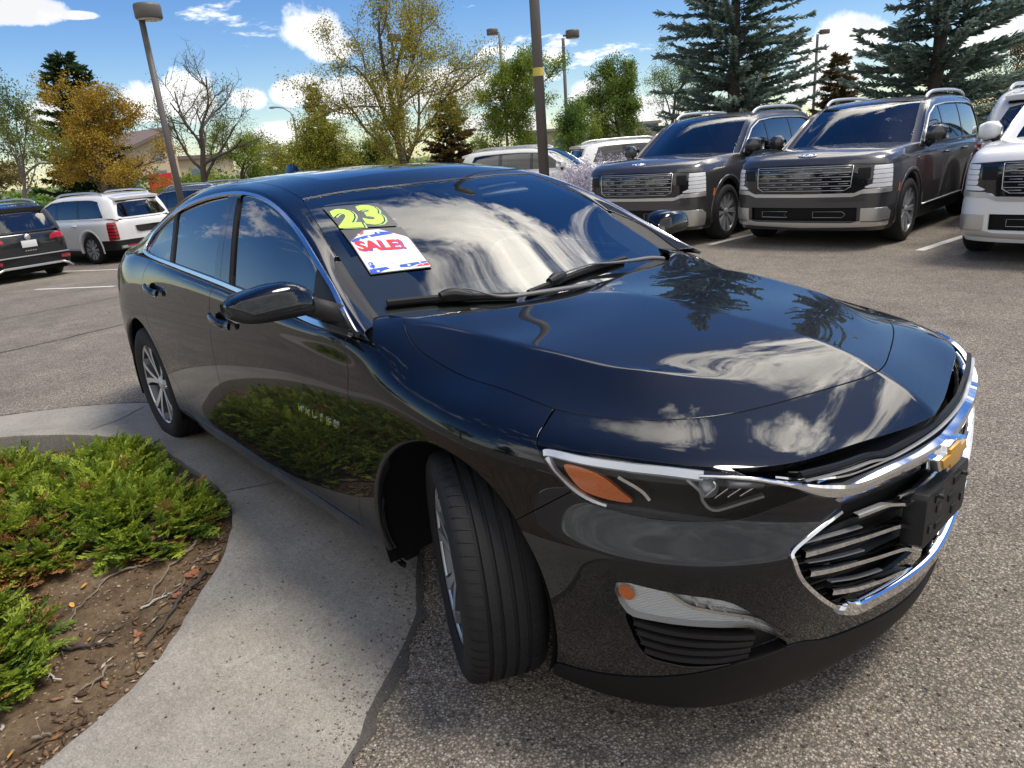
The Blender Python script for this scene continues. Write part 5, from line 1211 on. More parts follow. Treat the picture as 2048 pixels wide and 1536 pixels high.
    rearp = -sg(door_c, Q) if sg(door_c, Q)[np.argmin(Q.V[:, 0])] > 0 else sg(door_c, Q)
    Q = Q.cut(rearp + g); Q = Q.cut(-arch(Q, -2.826))
    # what is above the belt and inside the glasshouse goes
    Q = Q.cut(-sdf_poly(xy(Q), A2((-1.5, -.2), (-1.5, .80), (-2.6, .80), (-3.1, .66), (-3.38, .45), (-3.38, -.2))) * (Q.V[:, 2] > .9) - (Q.V[:, 2] <= .9))
    tl_poly = A2((-3.30, 1.0), (-3.42, .985), (-4.2, 1.0), (-4.2, .86), (-3.50, .845), (-3.36, .90))
    q1 = Q.cut(.0015 - sdf_poly(xz(Q), tl_poly) * (np.abs(Q.V[:, 1]) > .36) - (np.abs(Q.V[:, 1]) <= .36) * -.5 - (np.abs(Q.V[:, 1]) <= .36) * .5)
    qt = Q.cut(sdf_poly(xz(Q), tl_poly) + .0015); qt = qt.cut(.36 - qt.V[:, 1])
    pair('tail_light', qt.offset(.003), M['red_lens'], .03)
    bl = A2((-2.9, .66), (-3.3, .69), (-4.2, .70))
    low = q1.cut(q1.V[:, 2] - np.interp(q1.V[:, 0], [-4.2, -3.3, -2.9], [.70, .69, .66]) + g); low2 = low.cut(low.V[:, 0] + 3.22 + g)
    up = q1.cut(-(q1.V[:, 2] - np.interp(q1.V[:, 0], [-4.2, -3.3, -2.9], [.70, .69, .66])) + g * (q1.V[:, 0] < -3.22) - 1. * (q1.V[:, 0] >= -3.22))
    fwd = q1.cut(-(q1.V[:, 0] + 3.22) + g)
    ru = q1.cut(q1.V[:, 0] + 3.22); ru = ru.cut(-(ru.V[:, 2] - .70) + g)
    trunk_poly = A2((-3.34, -.1), (-3.34, .42), (-3.30, .56), (-3.75, .52), (-4.2, .46), (-4.2, -.1))
    pair('quarter_panel', fwd, paint)
    ruq = ru.cut(g - sdf_poly(xy(ru), trunk_poly)); tr = ru.cut(sdf_poly(xy(ru), trunk_poly) + g)
    pair('rear_corner_panel', ruq, paint)
    pair('trunk_lid', tr, paint)
    pair('rear_bumper', low2, paint)
    # ---- dark shell behind the gaps
    sh = L.offset(-.017)
    sh = sh.cut(-arch(sh, .003, .385)); sh = sh.cut(-arch(sh, -2.826, .385))
    cc = cen(sh); nz = sh.N[sh.T].mean(1)[:, 2]
    sh = sh.sub(~((cc[:, 0] < -.30) & (cc[:, 0] > -3.1) & (np.abs(cc[:, 1]) < .80) & (cc[:, 2] > .9)) & ~((cc[:, 0] > .2) & (cc[:, 2] < .86)) )
    link('inner_shell', mesh_from('inner_shell', sh.V, sh.T, M['matte_black'], True, sh.N), car)
    # floor under the car
    MB().box((-3.6, -.60, .19), (.62, .60, .21)).box((-2.38, -.80, .195), (-.42, .80, .215)).build('underbody', M['matte_black'], car)
    # wheel houses
    for cx, y0 in ((.003, .56), (-2.826, .60)):
        for sgn in (1, -1):
            m = MB(); n = 40
            prof = [(.3965, .895), (.392, .86), (.392, y0), (.05, y0)]
            V = []; 
            for r, y in prof:
                for k in range(n + 1):
                    a = -.36 + (pi + .72) * k / n
                    V.append((cx + r * cos(a), y * sgn, .345 + r * sin(a)))
            Fq = [(i * (n + 1) + k, i * (n + 1) + k + 1, (i + 1) * (n + 1) + k + 1, (i + 1) * (n + 1) + k) for i in range(3) for k in range(n)]
            m.add(V, Fq, True); m.build('wheel_house', M['matte_black'], car)
    # ---- helpers that find points on the skin
    def on_side(x, z, sgn=1, bv=bvU):
        h = bv.ray_cast(Vector((x, 3, z)), Vector((0, -1, 0)))
        if h[0] is None: return None
        return Vector((h[0].x, h[0].y * sgn, h[0].z)), Vector((h[1].x, h[1].y * sgn, h[1].z))
    def near(p, bv, sgn=1):
        h = bv.find_nearest(Vector(p)); 
        return Vector((h[0].x, h[0].y * sgn, h[0].z)), Vector((h[1].x, h[1].y * sgn, h[1].z))
    def smoothN(PN, k=2):
        out = []
        for i in range(len(PN)):
            s = Vector((0, 0, 0))
            for j in range(max(0, i - k), min(len(PN), i + k + 1)): s += PN[j][1]
            out.append((PN[i][0], s.normalized()))
        return out
    def sweep(mb, PN, prof, closed=False, scale=None):
        """prof: (sideways, outwards) section carried along points with normals"""
        m = len(PN); k = len(prof); V = []
        for i in range(m):
            p, n = PN[i]
            a = PN[(i - 1) % m][0] if closed or i else p; b2 = PN[(i + 1) % m][0] if closed or i < m - 1 else p
            t = (b2 - a).normalized(); s = t.cross(n).normalized(); nn = s.cross(t)
            f = scale(i / (m - 1)) if scale else (1, 1)
            for u, w in prof: V.append(p + s * u * f[0] + nn * w * f[1])
        F = []
        for i in range(m if closed else m - 1):
            for j in range(k):
                i2 = (i + 1) % m
                F.append((i * k + j, i * k + (j + 1) % k, i2 * k + (j + 1) % k, i2 * k + j))
        if not closed: F += [tuple(range(k)), tuple((m - 1) * k + j for j in range(k))[::-1]]
        mb.add(V, F, False); return mb
    def strip(name, PN, w, h, mat, closed=False, scale=None, par=None, bevel=.25, base=-.006):
        q = [(-w / 2, base), (-w / 2, h * .4), (-w / 2 * (1 - bevel), h), (w / 2 * (1 - bevel), h), (w / 2, h * .4), (w / 2, base)]
        mb = sweep(MB(), PN, q, closed, scale); mb.S = [True] * len(mb.F)
        me = mb.mesh(name, mat)
        try: me.set_sharp_from_angle(angle=.6)
        except Exception: pass
        return link(name, me, par or car)
    # ---- glasshouse
    ws_h = np.concatenate([spline([(-1.100, 0), (-1.114, .187), (-1.150, .403), (-1.160, .610)], 5), spline([(-1.125, .624), (-.86, .690), (-.70, .714), (-.58, .732), (-.48, .745), (-.42, .735)], 5), A2((-.36, .49), (-.27, .2), (-.25, 0))])
    ws_poly = np.concatenate([ws_h, (ws_h * [1, -1])[::-1]])
    Uf = U.sub((cen(U)[:, 0] > -1.5) & (U.N[U.T].mean(1)[:, 2] > .1)).refine()
    ws = Uf.cut(sdf_poly(xy(Uf), ws_poly) + .003)
    wob = panel('windshield', ws.offset(-.003), M['windshield'], car, .004, .001)
    # black printed border and sensor patch inside the screen
    frin = spline([(-1.129, .575), (-1.095, .443), (-1.049, .261), (-1.022, .135)], 4)
    fr_h = np.concatenate([A2((-1.045, 0), (-1.055, .187), (-1.09, .40), (-1.088, .565)), spline([(-1.07, .580), (-.86, .645), (-.70, .670), (-.58, .686), (-.52, .675)], 4), A2((-.47, .49), (-.39, .2), (-.375, 0))])
    fr_poly = np.concatenate([fr_h, (fr_h * [1, -1])[::-1]])
    sens = A2((-1.03, .16), (-.97, .125), (-.89, .075), (-.86, .01), (-.88, -.075), (-.97, -.085), (-1.03, -.10), (-1.2, -.10), (-1.2, .16))
    f1 = ws.cut(np.maximum(-sdf_poly(xy(ws), fr_poly), -9)); f2 = ws.cut(sdf_poly(xy(ws), sens))
    for nm, q in (('windshield_border', f1), ('sensor_patch', f2)):
        q = q.offset(-.007); link(nm, mesh_from(nm, q.V, q.T, M['frit'], True, q.N), wob)
    roof_h = np.concatenate([spline([(-1.109, 0), (-1.123, .187), (-1.159, .403), (-1.170, .608)], 4), spline([(-1.20, .608), (-1.48, .592), (-1.85, .577), (-2.3, .570), (-2.62, .555)], 4), spline([(-2.66, .52), (-2.69, .31), (-2.70, 0)], 4)])
    roof_poly = np.concatenate([roof_h, (roof_h * [1, -1])[::-1]])
    rg_h = A2((-2.712, 0), (-2.702, .31), (-2.672, .53), (-2.80, .535), (-3.02, .52), (-3.36, .48), (-3.41, .25), (-3.42, 0))
    rg_poly = np.concatenate([rg_h, (rg_h * [1, -1])[::-1]])
    Ur = U.sub((cen(U)[:, 0] < -1.0) & (U.N[U.T].mean(1)[:, 2] > .1)).refine()
    rf = Ur.cut(sdf_poly(xy(Ur), roof_poly) + g)
    sun_h = spline([(-1.30, 0), (-1.31, .30), (-1.345, .405), (-1.45, .42), (-1.80, .42), (-1.90, .40), (-1.93, .30), (-1.94, 0)], 6)
    sun_poly = np.concatenate([sun_h, (sun_h * [1, -1])[::-1]])
    rob = panel('roof', rf.cut(.003 - sdf_poly(xy(rf), sun_poly)), paint, car, .012)
    panel('sunroof', rf.cut(sdf_poly(xy(rf), sun_poly) + .003).offset(-.002), M['dark_glass'], rob, .01)
    hl = rf.offset(-.03); link('headliner', mesh_from('headliner', hl.V, hl.T, M['headliner'], True, -hl.N), car)
    rg = Ur.cut(sdf_poly(xy(Ur), rg_poly) + .003); panel('rear_window', rg.offset(-.003), M['side_glass'], car, .004)
    dlo = A2((-.395, .979), (-.445, 1.001), (-.624, 1.099), (-.87, 1.222), (-1.059, 1.295), (-1.243, 1.347), (-1.421, 1.375), (-1.667, 1.384), (-1.999, 1.36), (-2.308, 1.303), (-2.52, 1.215), (-2.66, 1.145))
    dup_ = spline(dlo, 6); dlow = spline([(-2.66, 1.145), (-2.70, 1.118), (-2.66, 1.098), (-2.493, 1.082), (-2.2, 1.068), (-1.85, 1.052), (-1.574, 1.038), (-1.293, 1.022), (-.90, 1.002), (-.669, .988), (-.395, .979)], 6)
    dlo_poly = np.concatenate([dup_, dlow[1:-1]])
    UH = half(U); Us = UH.sub((cen(UH)[:, 0] > -3.3)).refine()
    fs = Us.cut(.0 - sdf_poly(xz(Us), dlo_poly)); fs = fs.cut(.0022 - sdf_poly(xy(fs), roof_poly)); fs = fs.cut(.002 - sdf_poly(xy(fs), ws_poly)); fs = fs.cut(.002 - sdf_poly(xy(fs), rg_poly))
    fs = fs.cut(np.where(fs.V[:, 0] > -2.75, (np.interp(fs.V[:, 0], belt[::-1, 0], belt[::-1, 1]) + .004) - fs.V[:, 2], -1))
    pair('side_frame', fs, paint, .012)
    # side glass, pillars
    bp0 = A2((-1.72, 1.45), (-1.70, 1.37), (-1.635, 1.04), (-1.62, .95)); bp1 = A2((-1.58, 1.45), (-1.565, 1.375), (-1.435, 1.03), (-1.42, .95))
    cp0 = A2((-2.335, 1.45), (-2.325, 1.30), (-2.25, 1.07), (-2.24, .95)); cp1 = A2((-2.295, 1.45), (-2.288, 1.30), (-2.21, 1.07), (-2.20, .95))
    sail = A2((-.758, 1.30), (-.745, 1.16), (-.715, 1.00), (-.71, .90))
    gl = Us.cut(sdf_poly(xz(Us), dlo_poly) - .006)
    def side(s, line, rearward):
        v = sdf_line(xz(s), line); s_r = v[np.argmin(s.V[:, 0])] > 0
        return s.cut(-v if (s_r == rearward) else v)
    w1 = side(side(gl, bp1, False), sail, True); w2 = side(side(gl, bp0, True), cp1, False); w3 = side(gl, cp0, True)
    pb = side(side(gl, bp0, False), bp1, True); pc = side(side(gl, cp0, False), cp1, True); ps = side(gl, sail, False)
    for k, sgn in enumerate((1, -1)):
        mm = (lambda q: q) if sgn > 0 else (lambda q: q.mirror())
        panel('window', mm(w1.offset(-.011)), M['side_glass'], fdoors[k], .004)
        panel('window', mm(w2.offset(-.011)), M['side_glass'], rdoors[k], .004)
        panel('quarter_window', mm(w3.offset(-.008)), M['side_glass'], rdoors[k], .004)
        bpl = side(side(gl, A2((-1.645, 1.45), (-1.634, 1.372), (-1.565, 1.035), (-1.56, .95)), True), bp0, False)
        bpr = side(side(gl, A2((-1.641, 1.45), (-1.630, 1.372), (-1.561, 1.035), (-1.556, .95)), False), bp1, True)
        panel('door_pillar', mm(bpl.offset(-.004)), M['gloss_black'], rdoors[k], .01)
        panel('door_pillar', mm(bpr.offset(-.004)), M['gloss_black'], fdoors[k], .01)
        panel('window_divider', mm(pc.offset(-.003)), M['black_plastic'], rdoors[k], .008)
        panel('mirror_sail', mm(ps.offset(-.004)), M['black_plastic'], fdoors[k], .008)
        # rubber seals round the glass
        PN = [on_side(x, z, sgn) for x, z in spline([(-1.575, 1.365), (-1.50, 1.20), (-1.445, 1.035)], 5)]
        PN = [q for q in PN if q]; strip('window_seal', PN, .014, .001, M['rubber'], par=fdoors[k], base=-.012)
        # bright trim round the windows
        loop = []
        for x, z in np.concatenate([dup_[2:-1:1], dlow[:-2:1]]):
            r = on_side(x, z, sgn)
            if r: loop.append(r)
        up_ = smoothN([on_side(x, z, sgn) for x, z in dup_[1:] if on_side(x, z, sgn)], 3)
        lo_ = smoothN([on_side(x, z, sgn) for x, z in dlow[:-1] if on_side(x, z, sgn)], 3)
        strip('window_trim', up_, .017, .007, M['satin_chrome'])
        strip('window_trim', lo_, .022, .009, M['satin_chrome'], scale=lambda t: (.75 + .35 * t, 1))
        # door handles
        for (x0, z0, d) in ((-1.60, .895, fdoors[k]), (-2.53, .937, rdoors[k])):
            path = []
            for t in np.linspace(0, 1, 9):
                x = x0 + .215 * t; z = z0 - .016 * t
                p, n = on_side(x, z, sgn, bvL); lift = .036 * sin(pi * min(1, max(0, .06 + .88 * t))) ** .45
                path.append((p + n * lift, n))
            mb = sweep(MB(), path, [(-.017, -.004), (-.013, .006), (0, .010), (.013, .006), (.017, -.004), (.008, -.010), (-.008, -.010)]); mb.S = [True] * len(mb.F)
            h = mb.build('door_handle', paint, d)
            p, n = on_side(x0 + .10, z0 - .007, sgn, bvL)
            mb = MB(); e1 = Vector((1, 0, -.07)).normalized(); e2 = n.cross(e1)
            rings = []
            for r, dpt in ((1.0, .0012), (.86, -.0), (.55, -.0)):
                rings.append([p + (e1 * .062 * cos(a) + e2 * .036 * sin(a)) * r + n * dpt for a in np.linspace(0, 2 * pi, 20, False)])
            V = [v for r in rings for v in r]
            mb.add(V, [(i * 20 + j, i * 20 + (j + 1) % 20, (i + 1) * 20 + (j + 1) % 20, (i + 1) * 20 + j) for i in range(2) for j in range(20)] + [tuple(40 + j for j in range(20))], True)
            mb.build('handle_cup', M['gloss_black'], d)
        # sill bright line
        PN = [on_side(x, .288, sgn, bvL) for x in np.linspace(-.55, -2.19, 30)]
        strip('sill_trim', smoothN(PN), .006, .003, M['gloss_black'])
        # bright wheel arch lips
        for cx in (.003, -2.826):
            mb = MB(); n = 48; V = []
            for k2 in range(n + 1):
                a = -.25 + (pi + .5) * k2 / n
                x, z = cx + .3965 * cos(a), .345 + .3965 * sin(a)
                r = on_side(x, max(z, .15), sgn, bvL); 
                if r is None: r = (Vector((x, .88 * sgn, z)), Vector((0, sgn, 0)))
                y = r[0].y
                V += [(x, y, z), (cx + .390 * cos(a), y - .004 * sgn, .345 + .390 * sin(a)), (cx + .384 * cos(a), y - .012 * sgn, .345 + .384 * sin(a)), (cx + .383 * cos(a), y - .03 * sgn, .345 + .383 * sin(a))]
            mb.add(V, [(i * 4 + j, i * 4 + j + 1, (i + 1) * 4 + j + 1, (i + 1) * 4 + j) for i in range(n) for j in range(3)], True)
            mb.build('arch_lip', paint, car)
    # ---- cowl under the wipers
    mb = MB(); V = []; cw = spline([(-.47, -.70, .985), (-.36, -.49, .982), (-.30, -.2, .975), (-.285, 0, .972), (-.30, .2, .975), (-.36, .49, .982), (-.47, .70, .985)], 4)
    for x, y, z in cw: V += [(x - .10, y * 1.0, z + .012), (x + .0, y, z - .010), (x + .085, y, z - .035)]
    n = len(cw); mb.add(V, [(i * 3 + j, i * 3 + j + 1, (i + 1) * 3 + j + 1, (i + 1) * 3 + j) for i in range(n - 1) for j in range(2)], True)
    mb.build('cowl', M['black_plastic'], car)
    # black corner pieces where the wings meet the screen
    # ---- wipers
    def mir(P): return [(x, -y, z) for x, y, z in P]
    def wiper(blade, clip, arm):
        w = bpy.data.objects.new('wiper', None); C.objects.link(w); w.parent = car
        bl = spline(mir(blade), 4); PN = [near(p, bvU) for p in bl]
        mb = sweep(MB(), [(p + n * .014, n) for p, n in smoothN(PN)], [(-.004, -.014), (-.011, .0), (-.006, .010), (.006, .010), (.011, .0), (.004, -.014)]); mb.build('blade', M['rubber'], w)
        cl = spline(mir(clip), 3); PN = smoothN([near(p, bvU) for p in cl])
        mb = sweep(MB(), [(p + n * .026, n) for p, n in PN], [(-.018, -.016), (-.014, .008), (-.005, .016), (.005, .016), (.014, .008), (.018, -.016)], scale=lambda t: (.7 + .6 * sin(pi * t), .5 + .6 * sin(pi * t))); mb.build('clip', M['black_plastic'], w, .002)
        pts = spline(arm, 4)
        mb = MB(); mb.tube(pts, [.005 + .010 * min(1, max(0, (i / (len(pts) - 1) - .25) / .4)) for i in range(len(pts))], 8, flat=.6); mb.build('arm', M['wiper_grey'], w)
    wiper(BK_wipA_blade, BK_wipA_clip, [(-.425, -.487, 1.038), (-.40, -.44, 1.042), (-.345, -.39, 1.018), (-.305, -.34, 1.006), (-.265, -.19, 1.000), (-.245, -.05, .993), (-.26, .03, .985)])
    wiper(BK_wipB_blade, [(-.332, .12, 1.012), (-.338, .08, 1.016), (-.345, .03, 1.02)], [(-.341, -.075, 1.032), (-.352, .0, 1.040), (-.362, .12, 1.034), (-.365, .28, 1.017), (-.345, .42, 1.008), (-.31, .50, 1.003), (-.30, .54, .99)] if False else [(-.341, -.06, 1.030), (-.352, .12, 1.036), (-.350, .25, 1.022), (-.345, .38, 1.012), (-.33, .47, 1.008), (-.31, .53, .998)])
    # ---- headlights
    for sgn in (1, -1):
        y = lambda P: [(a, b_ * sgn, z) for a, b_, z in P]
        head = bpy.data.objects.new('headlight', None); C.objects.link(head); head.parent = car
        s = half(fr); lens = s.cut(sdf_poly(tha(s), head_poly) + .0005)
        lens_m = lens if sgn > 0 else lens.mirror()
        panel('lens', lens_m.offset(.001), M['lens'], head, .012)
        deep = lens_m.offset(-.045); link('housing', mesh_from('housing', deep.V, deep.T, M['lamp_black'], True, deep.N), head)
        # wall joining housing and lens
        wall = lens.offset(-.002); E = boundary(wall.T); m = MB()
        V = [tuple(v) for v in wall.V] ; 
        pv = np.concatenate([wall.V, wall.V - wall.N * .045]) * [1, sgn, 1]; k = len(wall.V)
        mb = MB(); mb.add(pv, [(a, b_, b_ + k, a + k) for a, b_ in E.tolist()], True); mb.build('lamp_wall', M['lamp_black'], head)
        def onf(P, d): return smoothN([(p + n * d, n) for p, n in [near((a, abs(b_), z), bvL) for a, b_, z in P]], 3)
        flip = lambda PN: [(Vector((p.x, p.y * sgn, p.z)), Vector((n.x, n.y * sgn, n.z))) for p, n in PN]
        # daytime bar: along the top, and its outer hook down the corner
        drl = spline([(.352, .846, .795), (.37, .838, .798), (.448, .812, .792), (.536, .775, .789), (.624, .728, .786), (.69, .69, .782)], 5)
        strip('daytime_bar', flip(onf(drl, -.010)), .021, .006, M['led_bar'], par=head, scale=lambda t: (.9 + .3 * t, 1))
        hook = spline([(.362, .845, .785), (.385, .85, .755), (.43, .845, .725), (.48, .835, .706), (.52, .825, .700)], 5)
        strip('corner_bar', flip(onf(hook, -.012)), .018, .006, M['led_bar'], par=head, scale=lambda t: (1 - .6 * t, 1))
        am = tp(BK_amber, 3); sa = s.cut(sdf_poly(tha(s), am)); sa = sa if sgn > 0 else sa.mirror()
        panel('side_marker', sa.offset(-.014), M['amber'], head, .014)
        # black fin between marker and projector, projector bowl and bright fins
        for P, w_, mt, d in (([(.53, .79, .762), (.575, .765, .735), (.60, .765, .715)], .010, 'chrome', -.02),
                             ([(.655, .70, .765), (.685, .695, .74), (.70, .70, .715), (.73, .685, .70), (.79, .60, .72)], .008, 'lamp_grey', -.02)):
            strip('reflector_fin', flip(onf(spline(P, 5), d)), w_, .006, M[mt], par=head)
        for q in range(4):
            t = q * .022
            P = [(.705 + t, .672 - t, .765 - .001 * q), (.712 + t * .9, .676 - t, .748), (.695 + t * .9, .70 - t * .9, .722 + .001 * q)]
            strip('reflector_fin', flip(onf(spline(P, 5), -.022)), .0035, .004, M['chrome'], par=head)
        p, n = near((.665, .700, .760), bvL); p = Vector((p.x, p.y * sgn, p.z)); n = Vector((n.x, n.y * sgn, n.z))
        mb = MB(); e1 = n.orthogonal().normalized(); e2 = n.cross(e1); V = []
        for r, d in ((.022, -.018), (.018, -.028), (.010, -.036)):
            V += [p + n * d + (e1 * cos(a) + e2 * sin(a)) * r + Vector((.03, -.02 * sgn, -.012)) for a in np.linspace(0, 2 * pi, 18, False)]
        mb.add(V, [(i * 18 + j, i * 18 + (j + 1) % 18, (i + 1) * 18 + (j + 1) % 18, (i + 1) * 18 + j) for i in range(2) for j in range(18)] + [tuple(36 + j for j in range(18))], True)
        mb.build('projector_bowl', M['lamp_grey'], head)
        cy = MB(); P = flip(onf([(.725, .65, .757), (.775, .59, .752)], -.022)); cy.tube([P[0][0], P[1][0]], .012, 12); cy.build('lamp_tube', M['lamp_grey'], head)
        # fog and turn lamp
        fog = bpy.data.objects.new('turn_lamp', None); C.objects.link(fog); fog.parent = car
        q = s.cut(sdf_poly(tha(s), fog_poly) + .0005); q = q if sgn > 0 else q.mirror()
        panel('lens', q.offset(.001), M['fog_lens'], fog, .012)
        qb = q.offset(-.022); link('reflector', mesh_from('reflector', qb.V, qb.T, M['fog_reflector'], True, qb.N), fog)
        wl = s.cut(sdf_poly(tha(s), fog_poly) + .0005); E = boundary(wl.T); k = len(wl.V)
        pv = np.concatenate([wl.V, wl.V - wl.N * .024]) * [1, sgn, 1]
        mb = MB(); mb.add(pv, [(a, b_, b_ + k, a + k) for a, b_ in E.tolist()], True); mb.build('lamp_wall', M['chrome_soft'], fog)
        rib = spline([(.663, .782, .522), (.70, .753, .49), (.735, .725, .478), (.80, .65, .447), (.835, .58, .385)], 5)
        strip('lamp_rib', flip(onf(rib, -.010)), .010, .005, M['chrome_soft'], par=fog)
        for t in np.linspace(0, 1, 6):
            a_, b2 = (.70 + .115 * t, .745 - .125 * t, .512 - .085 * t), (.712 + .108 * t, .742 - .13 * t, .492 - .072 * t)
            strip('lamp_rib', flip(onf([a_, b2], -.012)), .006, .006, M['chrome_soft'], par=fog)
        p, n = near((.583, .833, .503), bvL); p = Vector((p.x, p.y * sgn, p.z)); n = Vector((n.x, n.y * sgn, n.z))
        mb = MB(); V = [p - n * .01 + Vector(n.orthogonal().normalized() * .017 * cos(a) + n.cross(n.orthogonal().normalized()) * .02 * sin(a)) for a in np.linspace(0, 2 * pi, 14, False)]
        mb.add(V, [tuple(range(14))]); mb.build('amber_spot', M['amber'], fog)
        # ribbed black insert below the lamp
        ins = s.cut(sdf_poly(tha(s), ins_poly) + .0); im = ins if sgn > 0 else ins.mirror()
        ib = im.offset(-.03); bo = link('lower_insert', mesh_from('lower_insert', ib.V, ib.T, M['black_plastic'], True, ib.N), car)
        for q in range(4):
            t = q / 3
            P = spline([(.598 + .02 * t, .825 - .012 * t, .430 - .075 * t), (.66 + .01 * t, .785, .418 - .076 * t), (.74, .718, .408 - .072 * t), (.80 - .005 * t, .645 + .01 * t, .395 - .055 * t)], 4)
            strip('insert_slat', flip(onf(P, -.012)), .016, .010, M['black_plastic'], par=bo)
    # ---- grille
    gr = bpy.data.objects.new('grille', None); C.objects.link(gr); gr.parent = car
    def fpath(P, d, n=5):
        """path given on the right half, mirrored to run edge to edge is made by the caller"""
        Q = spline(P, n); return smoothN([(p + nn * d, nn) for p, nn in [near(tuple(v), bvL) for v in Q]], 4)
    def mirr(PN): return [(Vector((p.x, -p.y, p.z)), Vector((n.x, -n.y, n.z))) for p, n in PN]
    def both(name, P, d, w, h, mat, par=gr, n=5, scale=None, cont=False, bevel=.25):
        if name in ('grille_surround', 'bottom_rail', 'fine_line', 'fine_rib'): PN = fpath(P, d, n)
        else:   # the blades lie on one even bow, not on the folds of the bumper skin
            PN = [(Vector((.944 - .285 * q[1] ** 2 - .03 * max(0, .55 - q[2]) + d - .05 * max(0, q[2] - .68), q[1], q[2])), Vector((1, .57 * q[1], .05)).normalized()) for q in spline(P, n)]
        if cont:
            full = mirr(PN)[:-1] + PN[::-1] if abs(PN[-1][0].y) < .01 else mirr(PN) + PN[::-1]
            strip(name, full, w, h, M[mat], par=par, bevel=bevel)
        else:
            strip(name, PN, w, h, M[mat], par=par, scale=scale, bevel=bevel); strip(name, mirr(PN), w, h, M[mat], par=par, scale=scale, bevel=bevel)
    # surround: thin up the sides, broad along the bottom
    side_p = [(.882, .432, .652), (.868, .509, .635), (.846, .578, .608), (.847, .583, .584), (.86, .558, .525), (.881, .470, .432), (.899, .392, .378)]
    both('grille_surround', side_p, .0, .011, .008, 'chrome', scale=lambda t: (.8 + .5 * t, 1))
    both('bottom_rail', [(.893, .418, .398), (.905, .375, .374), (.912, .33, .362), (.925, .17, .350), (.933, 0, .345)], .0, .040, .014, 'chrome', cont=True)
    # main bright bar, its lower face and the fine line above it
    bar = [(.684, .697, .780), (.735, .651, .774), (.775, .615, .769), (.824, .556, .749), (.862, .488, .722), (.890, .402, .702), (.917, .272, .697), (.934, .13, .690), (.940, 0, .686)]
    PN = fpath(bar, .004, 6); full = mirr(PN)[:-1] + PN[::-1]
    half_n = len(PN)
    def wsc(t):
        a = 1 - abs(2 * t - 1); k = min(1, max(0, (a - .34) / .22)); return (.17 + .10 * min(1, a / .4) + .55 * k * k * (3 - 2 * k), .45 + .4 * k)
    mb = sweep(MB(), full, [(.026, -.012), (.024, .004), (.016, .013), (.004, .0165), (-.012, .0165), (-.021, .012), (-.025, -.012)], scale=wsc); mb.S = [True] * len(mb.F)
    me = mb.mesh('chrome_bar', M['chrome']); me.set_sharp_from_angle(angle=.45); link('chrome_bar', me, gr)
    facep = [(.884, .415, .678), (.893, .395, .668), (.905, .34, .664), (.92, .25, .660), (.932, .13, .654), (.938, 0, .650)]
    PN = fpath(facep, -.004, 6); full = mirr(PN)[:-1] + PN[::-1]
    mb = sweep(MB(), full, [(-.024, .006), (-.02, -.03), (.026, -.035), (.022, -.022)]); mb.S = [True] * len(mb.F)
    me = mb.mesh('bar_lower_face', M['chrome_soft']); me.set_sharp_from_angle(angle=.5); link('bar_lower_face', me, gr)
    both('fine_line', [(.80, .575, .772), (.845, .505, .751), (.88, .418, .733), (.905, .32, .728), (.918, .22, .722)], -.014, .006, .006, 'chrome')
    # bright blades
    for P in (BK_A, BK_B, BK_Cc):
        Q = [tuple(v) for v in P if v]
        both('chrome_slat', Q, -.010, .016, .012, 'chrome', scale=lambda t: (1 - .3 * t, 1))
        Q2 = [(x, y_, z + .026) for x, y_, z in Q[:3]]
        both('slat_edge', Q2, -.012, .004, .006, 'lamp_grey')
        Q3 = [(x, y_, z + .014) for x, y_, z in Q]
    both('chrome_slat', [(.884, .392, .630), (.90, .285, .620), (.912, .22, .600), (.920, .175, .585), (.932, .06, .575), (.934, 0, .573)], -.006, .010, .010, 'chrome', cont=True)
    both('slat_edge', [(.918, .21, .612), (.931, .10, .600), (.934, 0, .597)], -.010, .005, .006, 'chrome', cont=True)
    for P in ([(.850, .53, .597), (.885, .40, .603), (.908, .27, .590), (.925, .15, .575)], [(.85, .515, .555), (.883, .39, .532), (.908, .265, .528), (.926, .14, .515)], [(.858, .49, .498), (.884, .36, .465), (.908, .235, .462), (.925, .10, .440)], [(.875, .41, .412), (.893, .30, .392), (.91, .18, .388), (.925, .05, .382)]):
        both('black_slat', P, -.030, .016, .010, 'slat_plastic', bevel=.7)
    for P in ([(.80, .54, .768), (.845, .42, .757), (.875, .33, .752), (.890, .26, .738), (.905, .18, .735), (.915, 0, .732)],):
        both('black_slat', P, -.026, .014, .008, 'slat_plastic', cont=True, bevel=.7)
        both('slat_edge', [(x, y_, z - .009) for x, y_, z in P], -.013, .003, .004, 'lamp_grey', cont=True)
    # honeycomb ribs at the outer ends
    for q in range(9):
        z0 = .60 - .024 * q
        w_ = .04 + .03 * sin(q * 1.3) ** 2
        yo = np.interp(z0, [.37, .43, .525, .584, .61], [.40, .46, .55, .575, .56])
        both('fine_rib', [(.86, yo, z0), (.87, yo - w_ - .05, z0 - .006)], -.030, .005, .004, 'black_plastic', n=3)
    for q in range(5):
        both('fine_rib', [(.80 + .02 * q, .52 - .045 * q, .768 - .006 * q), (.83 + .018 * q, .47 - .045 * q, .752 - .004 * q)], -.028, .004, .004, 'black_plastic', n=3)
    # ---- bow-tie emblem: bright rim and gold face
    bt = [(-.098, .018), (-.064, .018), (-.064, .018), (-.046, .038), (.052, .038), (.038, .018), (.098, .018), (.076, -.018), (.046, -.018), (.03, -.038), (-.056, -.038), (-.044, -.018), (-.118, -.018)]
    bt = [(-.10, .020), (-.042, .020), (-.036, .040), (.056, .040), (.050, .020), (.112, .020), (.092, -.020), (.040, -.020), (.034, -.040), (-.058, -.040), (-.050, -.020), (-.12, -.020)]
    em = bpy.data.objects.new('emblem', None); C.objects.link(em); em.parent = car
